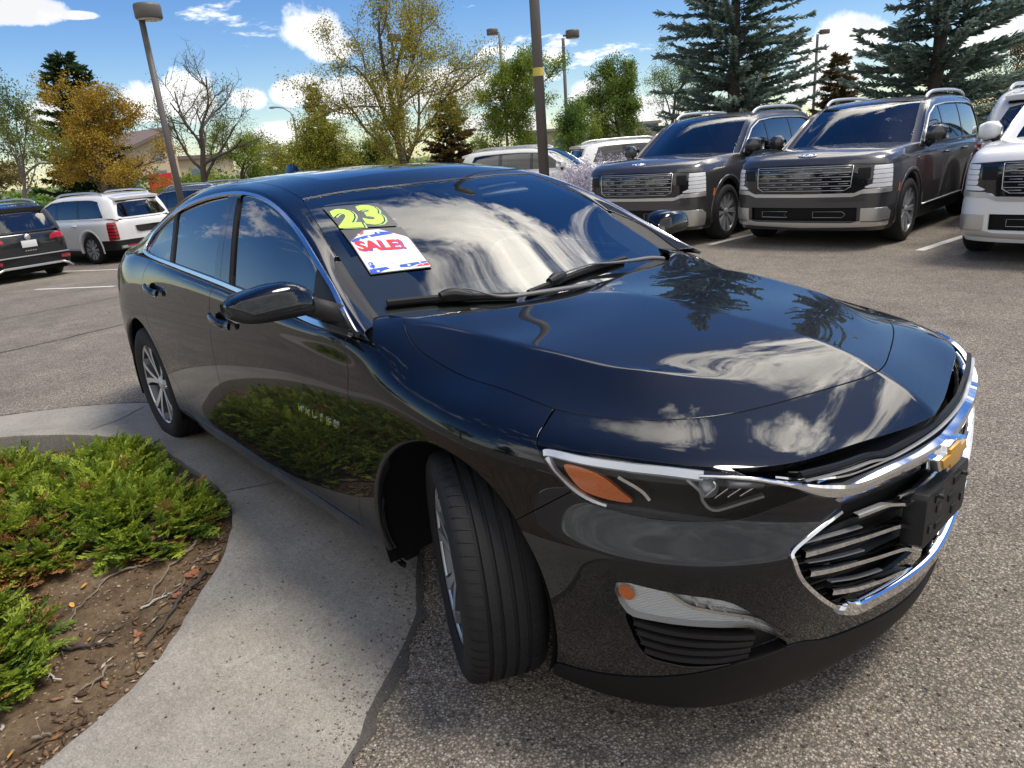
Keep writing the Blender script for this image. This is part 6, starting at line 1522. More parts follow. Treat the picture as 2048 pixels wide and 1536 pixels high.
    def frontp(y, z, d): return Vector((.948 + d - .30 * y * y, y, .664 + z))
    MB().prism([(-a * .98, b_) for a, b_ in bt], lambda y, z: frontp(y, z, -.02), lambda y, z: frontp(y * .97, z * .95, .022)).build('emblem_rim', M['chrome'], em, .003)
    MB().prism([(-a * .80, b_ * .72) for a, b_ in bt], lambda y, z: frontp(y, z, .015), lambda y, z: frontp(y, z, .027)).build('emblem_face', M['gold'], em, .002)
    # ---- number plate carrier
    mb = MB(); hw = .152
    pl = bpy.data.objects.new('plate_bracket', None); C.objects.link(pl); pl.parent = car
    z0, z1 = .452, .602
    outer = [(-hw + .012, z0), (hw - .012, z0), (hw, z0 + .012), (hw, z1 - .012), (hw - .012, z1), (-hw + .012, z1), (-hw, z1 - .012), (-hw, z0 + .012)]
    mb.prism(outer, lambda y, z: Vector((.915, y * 1.02, z - .004)), lambda y, z: Vector((.968, y, z))); mb.build('bracket_plate', M['black_plastic'], pl, .004)
    for (y0_, zc, w_, h_) in ((-.07, .575, .055, .022), (.06, .575, .055, .022), (-.065, .54, .03, .02), (.03, .535, .05, .02), (-.05, .49, .05, .018), (.055, .488, .03, .024), (-.115, .50, .018, .022), (.115, .50, .018, .022)):
        MB().box((.960, y0_ - w_ / 2, zc - h_ / 2), (.9715, y0_ + w_ / 2, zc + h_ / 2)).build('bracket_boss', M['lamp_black' if abs(y0_) > .06 else 'rubber'], pl, .002)
    for y0_ in (-.085, .085):
        MB().tube([(.96, y0_, .582), (.985, y0_, .582)], .006, 8).build('plate_pin', M['black_plastic'], pl)
    # ---- tow-eye cover and sensor buttons skipped: not seen. Door mirrors
    for k, sgn in enumerate((1, -1)):
        mir_o = bpy.data.objects.new('door_mirror', None); C.objects.link(mir_o); mir_o.parent = car
        # cross sections from inner end to outer tip: (y, x front, x back, z bottom, z top)
        sec = [(.893, -.580, -.640, 1.036, 1.082), (.918, -.565, -.690, 1.030, 1.116), (.965, -.556, -.715, 1.030, 1.137), (1.03, -.558, -.722, 1.031, 1.137), (1.09, -.570, -.722, 1.034, 1.126), (1.132, -.592, -.715, 1.044, 1.113), (1.154, -.625, -.708, 1.060, 1.100)]
        def ring(y, xf, xb, zb, zt, n=20):
            out = []
            for a in np.linspace(0, 2 * pi, n, False):
                ca, sa = cos(a), sin(a); e = .52
                px = (abs(ca) ** e) * (1 if ca > 0 else -1); pz = (abs(sa) ** e) * (1 if sa > 0 else -1)
                xm, zm = (xf + xb) / 2, (zb + zt) / 2
                x = xm + px * (xf - xb) / 2 - .022 * (pz * .5 + .5) * (px > 0) * px; out.append((x, y * sgn, zm + pz * (zt - zb) / 2))
            return out
        secs = spline([np.array(q) for q in sec], 4); V = [v for q in secs for v in ring(*q)]; n = 20; ms = len(secs)
        F = [(i * n + j, i * n + (j + 1) % n, (i + 1) * n + (j + 1) % n, (i + 1) * n + j) for i in range(ms - 1) for j in range(n)] + [tuple(range(n)), tuple((ms - 1) * n + j for j in range(n))[::-1]]
        V = np.array(V); s = None
        zt_of = lambda y_: np.interp(abs(y_), [.89, .95, 1.06, 1.10, 1.13, 1.16], [1.064, 1.062, 1.060, 1.066, 1.085, 1.098])
        up_f, lo_f = [], []
        tri = []
        for f in F:
            for i in range(1, len(f) - 1): tri.append((f[0], f[i], f[i + 1]))
        tri = np.array(tri); me0 = mesh_from('tmp', V, tri); nr = np.empty(len(V) * 3, np.float32); me0.vertex_normals.foreach_get('vector', nr); nr = nr.reshape(-1, 3)
        if ((V - V.mean(0)) * nr).sum() < 0: nr = -nr; tri = tri[:, ::-1]
        bpy.data.meshes.remove(me0)
        s = Surf(V, nr.astype(float), tri).refine()
        ph = zt_of(s.V[:, 1]) - s.V[:, 2]; back = -.668 - s.V[:, 0]
        capd = s.cut(np.maximum(ph, back)); rest = s.cut(np.minimum(-ph, -back))
        panel('mirror_cap', capd.offset(.002), paint, mir_o, .008)
        link('mirror_housing', mesh_from('mirror_housing', rest.V, rest.T, M['black_plastic'], True, rest.N), mir_o)
        mb = MB(); gp = [(-.7225, .93, 1.02), (-.7235, 1.03, 1.015), (-.7235, 1.11, 1.025), (-.7225, 1.14, 1.05), (-.7225, 1.12, 1.115), (-.7235, 1.03, 1.13), (-.722, .94, 1.115)]
        mb.add([(a, b_ * sgn, z) for a, b_, z in gp], [tuple(range(7))]); mb.build('mirror_glass', M['mirror'], mir_o)
        arm = spline([(-.625, .925, 1.055), (-.605, .895, 1.046), (-.585, .865, 1.030), (-.56, .845, 1.015)], 5)
        mb = MB(); V = []
        for i, (x, y_, z) in enumerate(arm):
            t = i / (len(arm) - 1); hx, hz = .045 + .03 * t, .030 + .008 * t
            V += [(x + hx, y_ * sgn, z - hz * .6), (x + hx * .6, y_ * sgn, z + hz), (x - hx * .8, y_ * sgn, z + hz), (x - hx, y_ * sgn, z - hz * .4), (x - hx * .5, y_ * sgn, z - hz), (x + hx * .6, y_ * sgn, z - hz)]
        ma = len(arm); mb.add(V, [(i * 6 + j, i * 6 + (j + 1) % 6, (i + 1) * 6 + (j + 1) % 6, (i + 1) * 6 + j) for i in range(ma - 1) for j in range(6)] + [tuple(range(6)), tuple((ma - 1) * 6 + j for j in range(6))[::-1]], True)
        mb.build('mirror_arm', M['black_plastic'], mir_o)
    # ---- MALIBU letters on the near front door
    def text_mesh(body, size, ext=0, off=0, res=3):
        cu = bpy.data.curves.new('t', 'FONT'); cu.body = body; cu.size = size; cu.extrude = ext; cu.offset = off; cu.resolution_u = res
        o = bpy.data.objects.new('t', cu); C.objects.link(o); dg = bpy.context.evaluated_depsgraph_get()
        me = bpy.data.meshes.new_from_object(o.evaluated_get(dg)); bpy.data.objects.remove(o); bpy.data.curves.remove(cu)
        return me
    for sgn in (1, -1):
        dparent = fdoors[0 if sgn > 0 else 1]
        for i, ch in enumerate('MALIBU'):
            tm = text_mesh(ch, .037, .002, .0008)
            co = np.empty(len(tm.vertices) * 3, np.float32); tm.vertices.foreach_get('co', co); co = co.reshape(-1, 3)
            w_ = co[:, 0].max() - co[:, 0].min(); mid = (co[:, 0].max() + co[:, 0].min()) / 2
            xs = np.linspace(-.818, -.562, 6)[i if sgn < 0 else 5 - i]
            out = []
            for a, b_, d in co:
                X = xs + (a - mid) * 1.15 * (1 if sgn < 0 else -1); Z = .648 + b_
                p, n = on_side(X, Z, sgn, bvL); out.append(p + n * (d + .002))
            tm.vertices.foreach_set('co', np.array(out, np.float32).ravel()); tm.update(); tm.materials.append(M['chrome'])
            link('badge_letter', tm, dparent)
    # ---- window stickers (flat print lying on the screen)
    def sheet(name, corners, label):
        c4 = [Vector((x, -y_, z)) for x, y_, z in corners]
        def P(u, v, d=0):
            p = (c4[0] * (1 - u) + c4[1] * u) * (1 - v) + (c4[3] * (1 - u) + c4[2] * u) * v
            q = near(p, bvU); return q[0] + q[1] * (.0022 + d)
        o = bpy.data.objects.new(name, None); C.objects.link(o); o.parent = wob; o['label'] = label
        return o, P
    def poly_on(P, poly, d, mat, name, par, n=14):
        gx = np.linspace(0, 1, n + 1); V = np.array([(a, b_, 0) for b_ in gx for a in gx]); T = []
        for j in range(n):
            for i in range(n):
                a = j * (n + 1) + i; T += [(a, a + 1, a + n + 2), (a, a + n + 2, a + n + 1)]
        s = Surf(V, np.tile([0, 0, 1.], (len(V), 1)), np.array(T))
        s = s.cut(sdf_poly(s.V[:, :2], poly)) if poly is not None else s
        if s is None: return
        W = np.array([P(a, b_, d) for a, b_, _ in s.V]); return link(name, mesh_from(name, W, s.T, mat, True), par)
    def text_on(P, body, x, y_, size, d, mat, name, par, off=.0, shear=0, ax=1.0, lean=0.):
        tm = text_mesh(body, size, 0, off); co = np.empty(len(tm.vertices) * 3, np.float32); tm.vertices.foreach_get('co', co); co = co.reshape(-1, 3)
        out = np.array([P(x + (a + shear * b_) * ax, y_ - b_ + lean * a, d) for a, b_, _ in co], np.float32)
        tm.vertices.foreach_set('co', out.ravel()); tm.update(); tm.materials.append(mat); return link(name, tm, par)
    yr, P = sheet('year_sticker', BK_yr, 'lime green 23 sticker at the top corner of the windscreen')
    poly_on(P, None, 0, M['sticker_smoke'], 'sticker_film', yr)
    for k, (dgt, ux, vy) in enumerate((('2', .0, .95), ('3', .47, .86))):
        text_on(P, dgt, ux + .05, vy + .035, 1.08, .0003, M['print_pale'], 'digit_shadow', yr, .05, .10, .74)
        text_on(P, dgt, ux + .02, vy + .018, 1.09, .0005, M['print_black'], 'digit_outline', yr, .05, .10, .74)
        text_on(P, dgt, ux, vy, 1.08, .0008, M['print_lime'], 'year_digit', yr, .05, .10, .74)
    sl, P = sheet('sale_sticker', BK_sale, 'white price tag sticker reading SALE! with a dollar sign')
    poly_on(P, None, 0, M['sticker_smoke'], 'sticker_film', sl)
    tagp = [(.015, .30), (.34, .045), (.60, .030), (.975, .27), (.985, .985), (.015, .985)]
    poly_on(P, tagp, .0004, M['print_white'], 'price_tag', sl, 20)
    def inter(poly): return poly
    for poly, mt in (([(.10, .235), (.34, .047), (.36, .047), (.30, .13)], 'print_red'), ([(.025, .295), (.10, .237), (.32, .175), (.48, .15), (.50, .10), (.58, .095), (.72, .11), (.80, .165), (.60, .19), (.30, .235), (.03, .33)], 'print_blue'),
                     ([(.02, .90), (.30, .885), (.34, .93), (.22, .955), (.16, .985), (.02, .985)], 'print_blue'), ([(.50, .93), (.52, .875), (.75, .86), (.98, .85), (.98, .885), (.80, .905), (.66, .945)], 'print_blue'),
                     ([(.72, .955), (.80, .92), (.98, .895), (.98, .955)], 'print_red')):
        poly_on(P, poly, .0007, M[mt], 'printed_stripe', sl, 40)
    for sx, sy, r in ((.20, .262, .026), (.36, .205, .034), (.55, .125, .03), (.66, .905, .034), (.86, .872, .022), (.14, .955, .03), (.42, .915, .03), (.88, .93, .015), (.22, .15, .03)):
        st = [(sx + r * (1.15 if i % 2 == 0 else .5) * cos(pi / 2 + i * pi / 5), sy - r * (1.0 if i % 2 == 0 else .42) * sin(pi / 2 + i * pi / 5)) for i in range(10)]
        tmv = np.array([P(a, b_, .0009) for a, b_ in st]); link('printed_star', mesh_from('printed_star', np.vstack([tmv, tmv.mean(0)]), np.array([(i, (i + 1) % 10, 10) for i in range(10)]), M['print_white']), sl)
    text_on(P, 'SALE!', .075, .520, .30, .0007, M['print_blue'], 'sale_shadow', sl, .012, 0, 1.06, .03)
    text_on(P, 'SALE!', .055, .507, .30, .0010, M['print_red'], 'sale_word', sl, .012, 0, 1.06, .03)
    text_on(P, '$', .06, .865, .15, .0008, M['print_blue'], 'dollar_sign', sl, .008)
    poly_on(P, [(.20, .825), (.95, .825), (.95, .835), (.20, .835)], .0008, M['print_black'], 'price_line', sl, 60)
    # ---- aerial fin
    mb = MB(); V = [(-2.42, 0, 1.47), (-2.48, 0, 1.492), (-2.55, 0, 1.485), (-2.38, -.022, 1.428), (-2.56, -.03, 1.412), (-2.38, .022, 1.428), (-2.56, .03, 1.412)]
    mb.add(V, [(0, 3, 4, 2, 1), (0, 1, 2, 6, 5), (0, 5, 3), (2, 4, 6)], True); mb.build('aerial_fin', paint, rob, .004)
    # ---- cabin
    cab = bpy.data.objects.new('cabin', None); C.objects.link(cab); cab.parent = car
    mb = MB(); V = []; dsh = spline([(-.42, .96), (-.60, .985), (-.80, .97), (-.92, .93), (-.98, .84), (-.96, .66)], 3)
    ys = np.linspace(-.70, .70, 15)
    for y_ in ys:
        for x, z in dsh: V.append((x - .06 * (y_ / .7) ** 2, y_, z + .015 * exp_(-((y_ - .36) / .2) ** 2) * (1 if x < -.7 else 0)))
    m_ = len(dsh); mb.add(V, [(i * m_ + j, (i + 1) * m_ + j, (i + 1) * m_ + j + 1, i * m_ + j + 1) for i in range(14) for j in range(m_ - 1)], True)
    mb.build('dashboard', M['dash'], cab)
    for y_ in (-.37, .37):
        for x0 in (-1.55, -2.35):
            seat = MB()
            back = [(-.05, .62), (-.14, 1.02), (-.20, 1.12), (-.30, 1.12), (-.30, .95), (-.22, .55)]
            seat.prism(back, lambda x, z: Vector((x0 + x, y_ - .22, z)), lambda x, z: Vector((x0 + x, y_ + .22, z)))
            seat.box((x0 - .15, y_ - .24, .42), (x0 + .42, y_ + .24, .60)); seat.box((x0 - .33, y_ - .12, 1.13), (x0 - .22, y_ + .12, 1.27))
            seat.build('seat', M['seat'], cab, .03)
    mb = MB(); n = 32; V = []
    for a in np.linspace(0, 2 * pi, n, False):
        for b_ in np.linspace(0, 2 * pi, 8, False):
            r = .185 + .014 * cos(b_); u_, v_, w_ = r * cos(a), r * sin(a), .014 * sin(b_)
            V.append((-1.02 + w_ * .9 - v_ * .42, .37 + u_, .90 + v_ * .9 + w_ * .42))
    mb.add(V, [(i * 8 + j, i * 8 + (j + 1) % 8, ((i + 1) % n) * 8 + (j + 1) % 8, ((i + 1) % n) * 8 + j) for i in range(n) for j in range(8)], True)
    mb.box((-1.03, .30, .86), (-.98, .44, .93)); mb.box((-1.025, .19, .885), (-.995, .55, .91)); mb.build('steering_wheel', M['dash'], cab)
    MB().box((-.99, -.11, 1.235), (-.965, .11, 1.29)).build('rear_view_mirror', M['black_plastic'], cab, .01)
    for y_ in (-.36, .36): MB().box((-1.24, y_ - .16, 1.315), (-1.08, y_ + .16, 1.33), rot=Matrix.Rotation(.35, 3, 'Y'), pivot=(-1.2, y_, 1.32)).build('sun_visor', M['headliner'], cab, .006)
    MB().box((-2.7, -.72, .44), (-.85, .72, .46)).build('cabin_floor', M['dash'], cab)
    MB().box((-3.05, -.68, .98), (-2.62, .68, 1.0)).build('parcel_shelf', M['dash'], cab)
    # ---- wheels
    def wheel(name, loc, rz, sgn):
        w = bpy.data.objects.new(name, None); C.objects.link(w); w.parent = car; w.location = loc; w.rotation_euler = (0, 0, rz)
        # local: axle along y, outer face towards sgn*y
        tw = .112
        prof = [(.232, -.100), (.248, -.106), (.275, -.114), (.305, -.113), (.324, -.104), (.333, -.090)]
        tread = [(.3355, -.078)]
        for gy in (-.052, -.018, .018, .052): tread += [(.338, gy - .0062), (.3305, gy - .0045), (.3305, gy + .0045), (.338, gy + .0062)]
        tread += [(.3355, .078)]
        full = prof + tread + [(r, -h) for r, h in prof[::-1]]
        mb = MB(); mb.lathe(full, 96, 'y'); tyre = mb.mesh('tyre', M['tyre']); tyre.set_sharp_from_angle(angle=.9); link('tyre', tyre, w)
        # shoulder sipes as real notched blocks: thin dark ribs
        mb = MB()
        for k in range(64):
            a = 2 * pi * k / 64
            for s2 in (-1, 1):
                V = []
                for (r, y_) in ((.3386, .056), (.3372, .080), (.334, .092), (.324, .1046)):
                    for da in (-.006, .006):
                        aa = a + da + (.10 * (y_ - .056) * 8)
                        V.append(((r + .0006) * cos(aa), y_ * s2, (r + .0006) * sin(aa)))
                mb.add(V, [(2 * i, 2 * i + 1, 2 * i + 3, 2 * i + 2) for i in range(3)])
        for k in range(90):
            a = 2 * pi * k / 90
            for yc, dy, tilt in ((-.035, .007, .3), (0.0, .006, -.3), (.035, .007, .3)):
                V = [(.3386 * cos(a + q * tilt * .05 + e), yc + q * dy + .004, .3386 * sin(a + q * tilt * .05 + e)) for q in (-1, 1) for e in (-.004, .004)]
                mb.add(V, [(0, 1, 3, 2)])
        sp = mb.build('tread_sipes', M['rubber'], w); sp['kind'] = 'stuff'
        o = sgn
        rim = [(.232, -.10), (.236, -.095), (.222, -.06), (.215, .02), (.219, .060), (.229, .088), (.236, .096), (.240, .101), (.241, .097), (.236, .090)]
        mb = MB(); mb.lathe([(r, h * o) for r, h in rim], 72, 'y'); link('rim', mb.mesh('rim', M['rim_dark']), w)
        mb = MB(); mb.lathe([(.2265, .0885 * o), (.232, .0945 * o), (.239, .0990 * o), (.2415, .0975 * o)], 72, 'y'); link('rim_edge', mb.mesh('rim_edge', M['rim_bright']), w)
        MB().lathe([(.0001, -.02 * o), (.145, -.02 * o), (.150, -.012 * o), (.150, .0 * o), (.145, .005 * o), (.0001, .005 * o)], 48, 'y').build('brake_disc', M['disc'], w)
        MB().box((-.16, min(-.05 * o, .03 * o), -.07), (-.09, max(-.05 * o, .03 * o), .07)).build('brake_caliper', M['wiper_grey'], w, .01)
        faces = MB(); bodies = MB()
        for k in range(5):
            a0 = 2 * pi * k / 5 + pi / 2 + .15
            def pt(r, ta, h): a = a0 + ta; return Vector((r * cos(a), h * o, r * sin(a)))
            # each spoke splits in two towards the rim: two arms leaning apart
            for sd in (-1, 1):
                st = [(.040, sd * .12, .50, .076), (.085, sd * .13, .28, .082), (.14, sd * .17, .19, .088), (.19, sd * .225, .165, .093), (.226, sd * .28, .19, .096)]
                V = []
                for r, ta, hw_, h in st:
                    V += [pt(r, ta - hw_ * .5, h), pt(r, ta + hw_ * .5, h), pt(r, ta + hw_ * .9, h - .045), pt(r, ta - hw_ * .9, h - .045)]
                m5 = len(st)
                faces.add([v for i in range(m5) for v in (V[4 * i] + Vector((0, .0006 * o, 0)), V[4 * i + 1] + Vector((0, .0006 * o, 0)))], [(2 * i, 2 * i + 1, 2 * i + 3, 2 * i + 2) for i in range(m5 - 1)], False)
                bodies.add(V, [(4 * i + j, 4 * i + (j + 1) % 4, 4 * i + 4 + (j + 1) % 4, 4 * i + 4 + j) for i in range(m5 - 1) for j in range(4)], False)
        bodies.build('spoke_pockets', M['rim_dark'], w); faces.build('spoke_faces', M['rim_bright'], w)
        MB().lathe([(.0001, .083 * o), (.028, .083 * o), (.034, .078 * o), (.050, .074 * o), (.06, .060 * o), (.075, .03 * o)], 32, 'y').build('hub', M['rim_bright'], w)
        mb = MB()
        for k in range(5):
            a = 2 * pi * k / 5 + .15 + pi / 2 + pi / 5; mb.tube([(.057 * cos(a), .05 * o, .057 * sin(a)), (.057 * cos(a), .072 * o, .057 * sin(a))], .010, 8)
        mb.build('lug_nuts', M['chrome_soft'], w)
        return w
    d = radians(27.5)
    wheel('wheel', (.005, -.795, .337), -d, -1); wheel('wheel', (.005, .795, .337), -d, 1)
    wheel('wheel', (-2.826, -.79, .337), 0, -1); wheel('wheel', (-2.826, .79, .337), 0, 1)
    # mud flap clip at the end of the sill
    for sgn in (1, -1): MB().box((-.46, .80 * sgn - .03, .175), (-.375, .80 * sgn + .08 * (sgn > 0) , .225) if sgn > 0 else (-.375, .80 * sgn + .03, .225)).build('mud_flap', M['black_plastic'], car, .012)
    return car
def exp_(v): return math.exp(v)
# ------------------------------------------------------------------ the parked SUVs
def ring_surface(rings, ctr, jf, levels, crease_rows=(), front_soft=0.):
    """like the saloon's lower body: rings round the plan, the innermost filled with a grid"""
    nc = len(rings[0]); K = len(rings) - 1; V = []; key = {}; F = []; crease = {}; top = rings[K]; nj = nc - 8
    def vid(tag_, co):
        if tag_ not in key: key[tag_] = len(V); V.append(co)
        return key[tag_]
    def rv(k, c, s):
        x, y, z = rings[k][c]; return vid(('r', k, c, s if y > 0 else 0), (x, y * s, z))
    def g(j, q, s):
        if j == -1: return rv(K, q, s)
        if j == nj: return rv(K, nc - 1 - q, s)
        if q == 3: return rv(K, 4 + j, s)
        xr, yr, zr = top[4 + j]; xc, zc = ctr[j]; t = [0, .38, .72][q]
        return vid(('i', j, q, s if q else 0), (xc + (xr - xc) * t * t, yr * t * s, zc + (zr - zc) * t * t))
    for s in (1, -1):
        fl = (lambda f: f) if s > 0 else (lambda f: f[::-1])
        for k in range(K):
            for c in range(nc - 1): F.append(fl((rv(k, c, s), rv(k, c + 1, s), rv(k + 1, c + 1, s), rv(k + 1, c, s))))
        for j in range(-1, nj):
            for q in range(3): F.append(fl((g(j, q, s), g(j, q + 1, s), g(j + 1, q + 1, s), g(j + 1, q, s))))
        for k, w in crease_rows:
            for c in range(nc - 1): crease[tuple(sorted((rv(k, c, s), rv(k, c + 1, s))))] = w
    return interp_subsurf(V, F, crease, levels)
def grid_surface(S, levels, crease=()):
    V = []; key = {}; F = []; cr = {}
    def vid(i, q, s):
        x, y, z = S[i][q]; t = (i, q, s if y > 0 else 0)
        if t not in key: key[t] = len(V); V.append((x, y * s, z))
        return key[t]
    m = len(S[0])
    for s in (1, -1):
        for i in range(len(S) - 1):
            for q in range(m - 1):
                f = (vid(i, q, s), vid(i + 1, q, s), vid(i + 1, q + 1, s), vid(i, q + 1, s)); F.append(f if s > 0 else f[::-1])
        for q, w in crease:
            for i in range(len(S) - 1): cr[tuple(sorted((vid(i, q, s), vid(i + 1, q, s))))] = w
    return interp_subsurf(V, F, cr, levels)
M['suv_grey'] = dusty_paint('graphite_paint', (.062, .060, .062), .05, .55, .38, .5, 1.5)
M['suv_white'] = dusty_paint('white_paint', (.78, .78, .77), .03, 0., .35, .4, 1.5)
M['suv_black'] = dusty_paint('dark_blue_black_paint', (.010, .011, .014), .05, .2, .4, .3, 1.5)
M['suv_slate'] = dusty_paint('slate_paint', (.12, .13, .15), .05, .5, .38, .5, 1.5)
M['suv_silver'] = simple('silver_trim', (.62, .61, .59), .3, metal=.75)
M['suv_glass'] = thin_glass('suv_glass', (.22, .26, .27), 0., 1.5, .08)
M['suv_screen'] = thin_glass('suv_windscreen', (.62, .72, .72), 0., 1.5, .05)
M['led'] = simple('white_lamp_block', (.80, .81, .83), .25, coat=1.)
M['smoke_lamp'] = simple('smoked_lamp', (.012, .012, .013), .06, coat=1.)
def build_suv(name, label, paint, group, style='palisade'):
    car = thing(name, label, 'SUV', group=group)
    plan = [(.93, 0), (.915, .36), (.875, .67), (.78, .875), (.60, .952), (.38, .978), (.12, .985), (-.12, .986), (-.5, .98), (-.95, .978), (-1.45, .978), (-2.0, .98), (-2.55, .984), (-3.0, .985), (-3.55, .962), (-3.93, .84), (-4.03, .60), (-4.07, .3), (-4.08, 0)]
    nc = len(plan)
    def ring(z, inset, zs=None, fx=0.):
        out = []
        for c, (x, y) in enumerate(plan):
            zz = z if zs is None else zs[c]; ix = inset + (fx if c < 4 else 0)
            r = np.hypot(x + 1.5, y); xx = x - ix * (1 if c < 4 else .35 if c < 6 else 0) + inset * (1 if c > 14 else 0); yy = max(0, y - inset * (1 if y > .1 else 0)) if y > 0 else 0
            out.append((xx, yy if y > 0 else 0, zz))
        return out
    sh = lambda a, b: [a] * 4 + [a + (b - a) * t for t in (.25, .5, .75, .9)] + [b] * (nc - 8)
    rings = [ring(.22, .05), ring(.30, .015), ring(.46, 0), ring(.70, 0), ring(.88, .004), ring(1.0, .018, sh(.99, 1.02)), ring(1.08, .055, sh(1.075, 1.10), .01)]
    # bonnet shoulder and belt
    t7 = []
    for c, (x, y) in enumerate(plan):
        if c < 4: t7.append((x - .17, y * .90, 1.125))
        elif c < 8: t7.append((x - .10, y - .12, [1.135, 1.15, 1.16, 1.165][c - 4]))
        elif c < 15: t7.append((x, y - .085, 1.165))
        else: t7.append((x + .16, y * .88, 1.15))
    rings.append(t7)
    ctr = [(.62, 1.165), (.38, 1.18), (.12, 1.19), (-.12, 1.195), (-.5, 1.20)] + [(x, 1.19) for x, _ in plan[9:15]]
    L = ring_surface(rings, ctr, 0, 4, ((6, .25), (7, .35)))
    S = [[(-.42, .925, 1.13), (-.45, .915, 1.15), (-.50, .89, 1.165), (-.56, .80, 1.17), (-.42, .42, 1.185), (-.36, 0, 1.19)],
         [(-.72, .925, 1.14), (-.74, .90, 1.22), (-.76, .855, 1.34), (-.82, .755, 1.355), (-.69, .40, 1.38), (-.64, 0, 1.385)],
         [(-1.02, .923, 1.145), (-1.03, .87, 1.34), (-1.04, .80, 1.52), (-1.10, .70, 1.545), (-.99, .37, 1.575), (-.95, 0, 1.58)],
         [(-1.40, .922, 1.15), (-1.40, .855, 1.42), (-1.40, .775, 1.62), (-1.40, .665, 1.685), (-1.33, .35, 1.705), (-1.30, 0, 1.71)],
         [(-1.9, .922, 1.15), (-1.9, .85, 1.44), (-1.9, .765, 1.655), (-1.9, .655, 1.735), (-1.9, .34, 1.755), (-1.9, 0, 1.76)],
         [(-2.5, .922, 1.15), (-2.5, .85, 1.44), (-2.5, .765, 1.66), (-2.5, .655, 1.745), (-2.5, .34, 1.765), (-2.5, 0, 1.77)],
         [(-3.1, .918, 1.15), (-3.1, .845, 1.44), (-3.1, .762, 1.65), (-3.1, .65, 1.735), (-3.1, .34, 1.755), (-3.1, 0, 1.76)],
         [(-3.52, .90, 1.15), (-3.50, .835, 1.42), (-3.48, .755, 1.62), (-3.48, .645, 1.70), (-3.52, .34, 1.72), (-3.53, 0, 1.725)],
         [(-3.78, .855, 1.15), (-3.72, .79, 1.40), (-3.66, .72, 1.58), (-3.66, .61, 1.64), (-3.70, .33, 1.655), (-3.71, 0, 1.66)],
         [(-3.93, .80, 1.13), (-3.86, .74, 1.36), (-3.78, .68, 1.52), (-3.79, .57, 1.54), (-3.84, .31, 1.55), (-3.85, 0, 1.55)],
         [(-4.0, .76, 1.05), (-3.98, .72, 1.12), (-3.97, .68, 1.14), (-3.98, .55, 1.12), (-4.02, .3, 1.12), (-4.03, 0, 1.12)]]
    U = grid_surface(S, 4, ((2, .2), (3, .2)))
    def cen(s): return s.V[s.T].mean(1)
    bvL = BVHTree.FromPolygons(L.V.tolist(), L.T.tolist()); bvU = BVHTree.FromPolygons(U.V.tolist(), U.T.tolist())
    xz = lambda s: s.V[:, [0, 2]]; xy = lambda s: s.V[:, :2]; yz = lambda s: s.V[:, 1:]
    ayz = lambda s: np.stack([np.abs(s.V[:, 1]), s.V[:, 2]], 1)
    arch = lambda s, cx, r=.455: np.hypot(s.V[:, 0] - cx, s.V[:, 2] - .40) - r
    def put(nm, s, mat, depth=.015, par=None): 
        return panel(nm, s, mat, par or car, depth, .002) if s is not None and len(s.T) else None
    # main skin split by gaps: bonnet, front, sides (wing, doors, quarter), tailgate
    body = L.cut(-arch(L, 0)).cut(0 * L.V[:0, 0]) if False else L
    body = body.cut(-arch(body, 0)); body = body.cut(-arch(body, -2.97))
    hp = np.array([(.80, .0), (.78, .35), (.72, .66), (.60, .80), (.30, .84), (-.3, .85), (-.48, .84), (-.44, .5), (-.38, 0)]); hp = np.concatenate([hp, (hp * [1, -1])[::-1]])
    top = L.sub((cen(L)[:, 0] > -.9) & (cen(L)[:, 2] > 1.0)); put('hood', top.cut(sdf_poly(xy(top), hp) + .003), paint)
    rest = body.cut(-np.where(body.V[:, 2] > 1.0, sdf_poly(xy(body), hp), 9) + .003)
    rest = rest.sub(~((cen(rest)[:, 2] > 1.13) & (np.abs(cen(rest)[:, 1]) < .86) & (cen(rest)[:, 0] < -.36) & (cen(rest)[:, 0] > -3.9)))
    # dark cladding low down
    lowc = lambda s: s.V[:, 2] - np.where(s.V[:, 0] < -3.3, .62, .40)
    front = rest.cut(-(rest.V[:, 0] - .62)); sides = rest.cut(rest.V[:, 0] - .62)
    fbar = np.array
    def fpatch(nm, poly, mat, off, src=front, depth=.02, both=True, par=None):
        """patch on the front or rear face from an outline in (|y|, z)"""
        q = src.cut(sdf_poly(ayz(src) if both else yz(src), poly)); 
        return put(nm, q.offset(off), mat, depth, par) if q is not None else None
    lamp_zone = np.array([(-.1, .665), (.62, .665), (.66, .70), (.97, .72), (1.05, .72), (1.05, .985), (.93, .985), (.60, 1.005), (-.1, 1.02)])
    skin = front.cut(.002 - sdf_poly(ayz(front), lamp_zone))
    low_in = np.array([(-.1, .34), (.66, .34), (.66, .50), (-.1, .50)])
    skin = skin.cut(.002 - sdf_poly(ayz(skin), low_in)); put('front_bumper', skin, paint, .02)
    fpatch('grille_panel', lamp_zone, M['smoke_lamp'], -.012); fpatch('lower_intake', low_in, M['grille_black'], -.035)
    if style != 'rear':
        gr = bpy.data.objects.new('grille', None); C.objects.link(gr); gr.parent = car
        def fl(y, z, d):
            h = bvL.ray_cast(Vector((3, y, z)), Vector((-1, 0, 0))); return h[0] + h[1] * d
        def bar(nm, P, r, mat, par): MB().tube([fl(y, z, .004) for y, z in P], r, 6, flat=.8).build(nm, mat, par)
        for k in range(6):
            z = .705 + .052 * k; w_ = .57 if k > 0 else .50
            bar('grille_bar', [(y, z) for y in np.linspace(-w_, w_, 13)], .0055, M['suv_silver'], gr)
            if k < 5:
                for q in range(-2, 3):
                    y0 = q * .22 + (.05 if k % 2 else -.03)
                    bar('grille_dash', [(y0 - .055, z + .026), (y0 + .055, z + .026)], .006, M['lamp_grey'], gr)
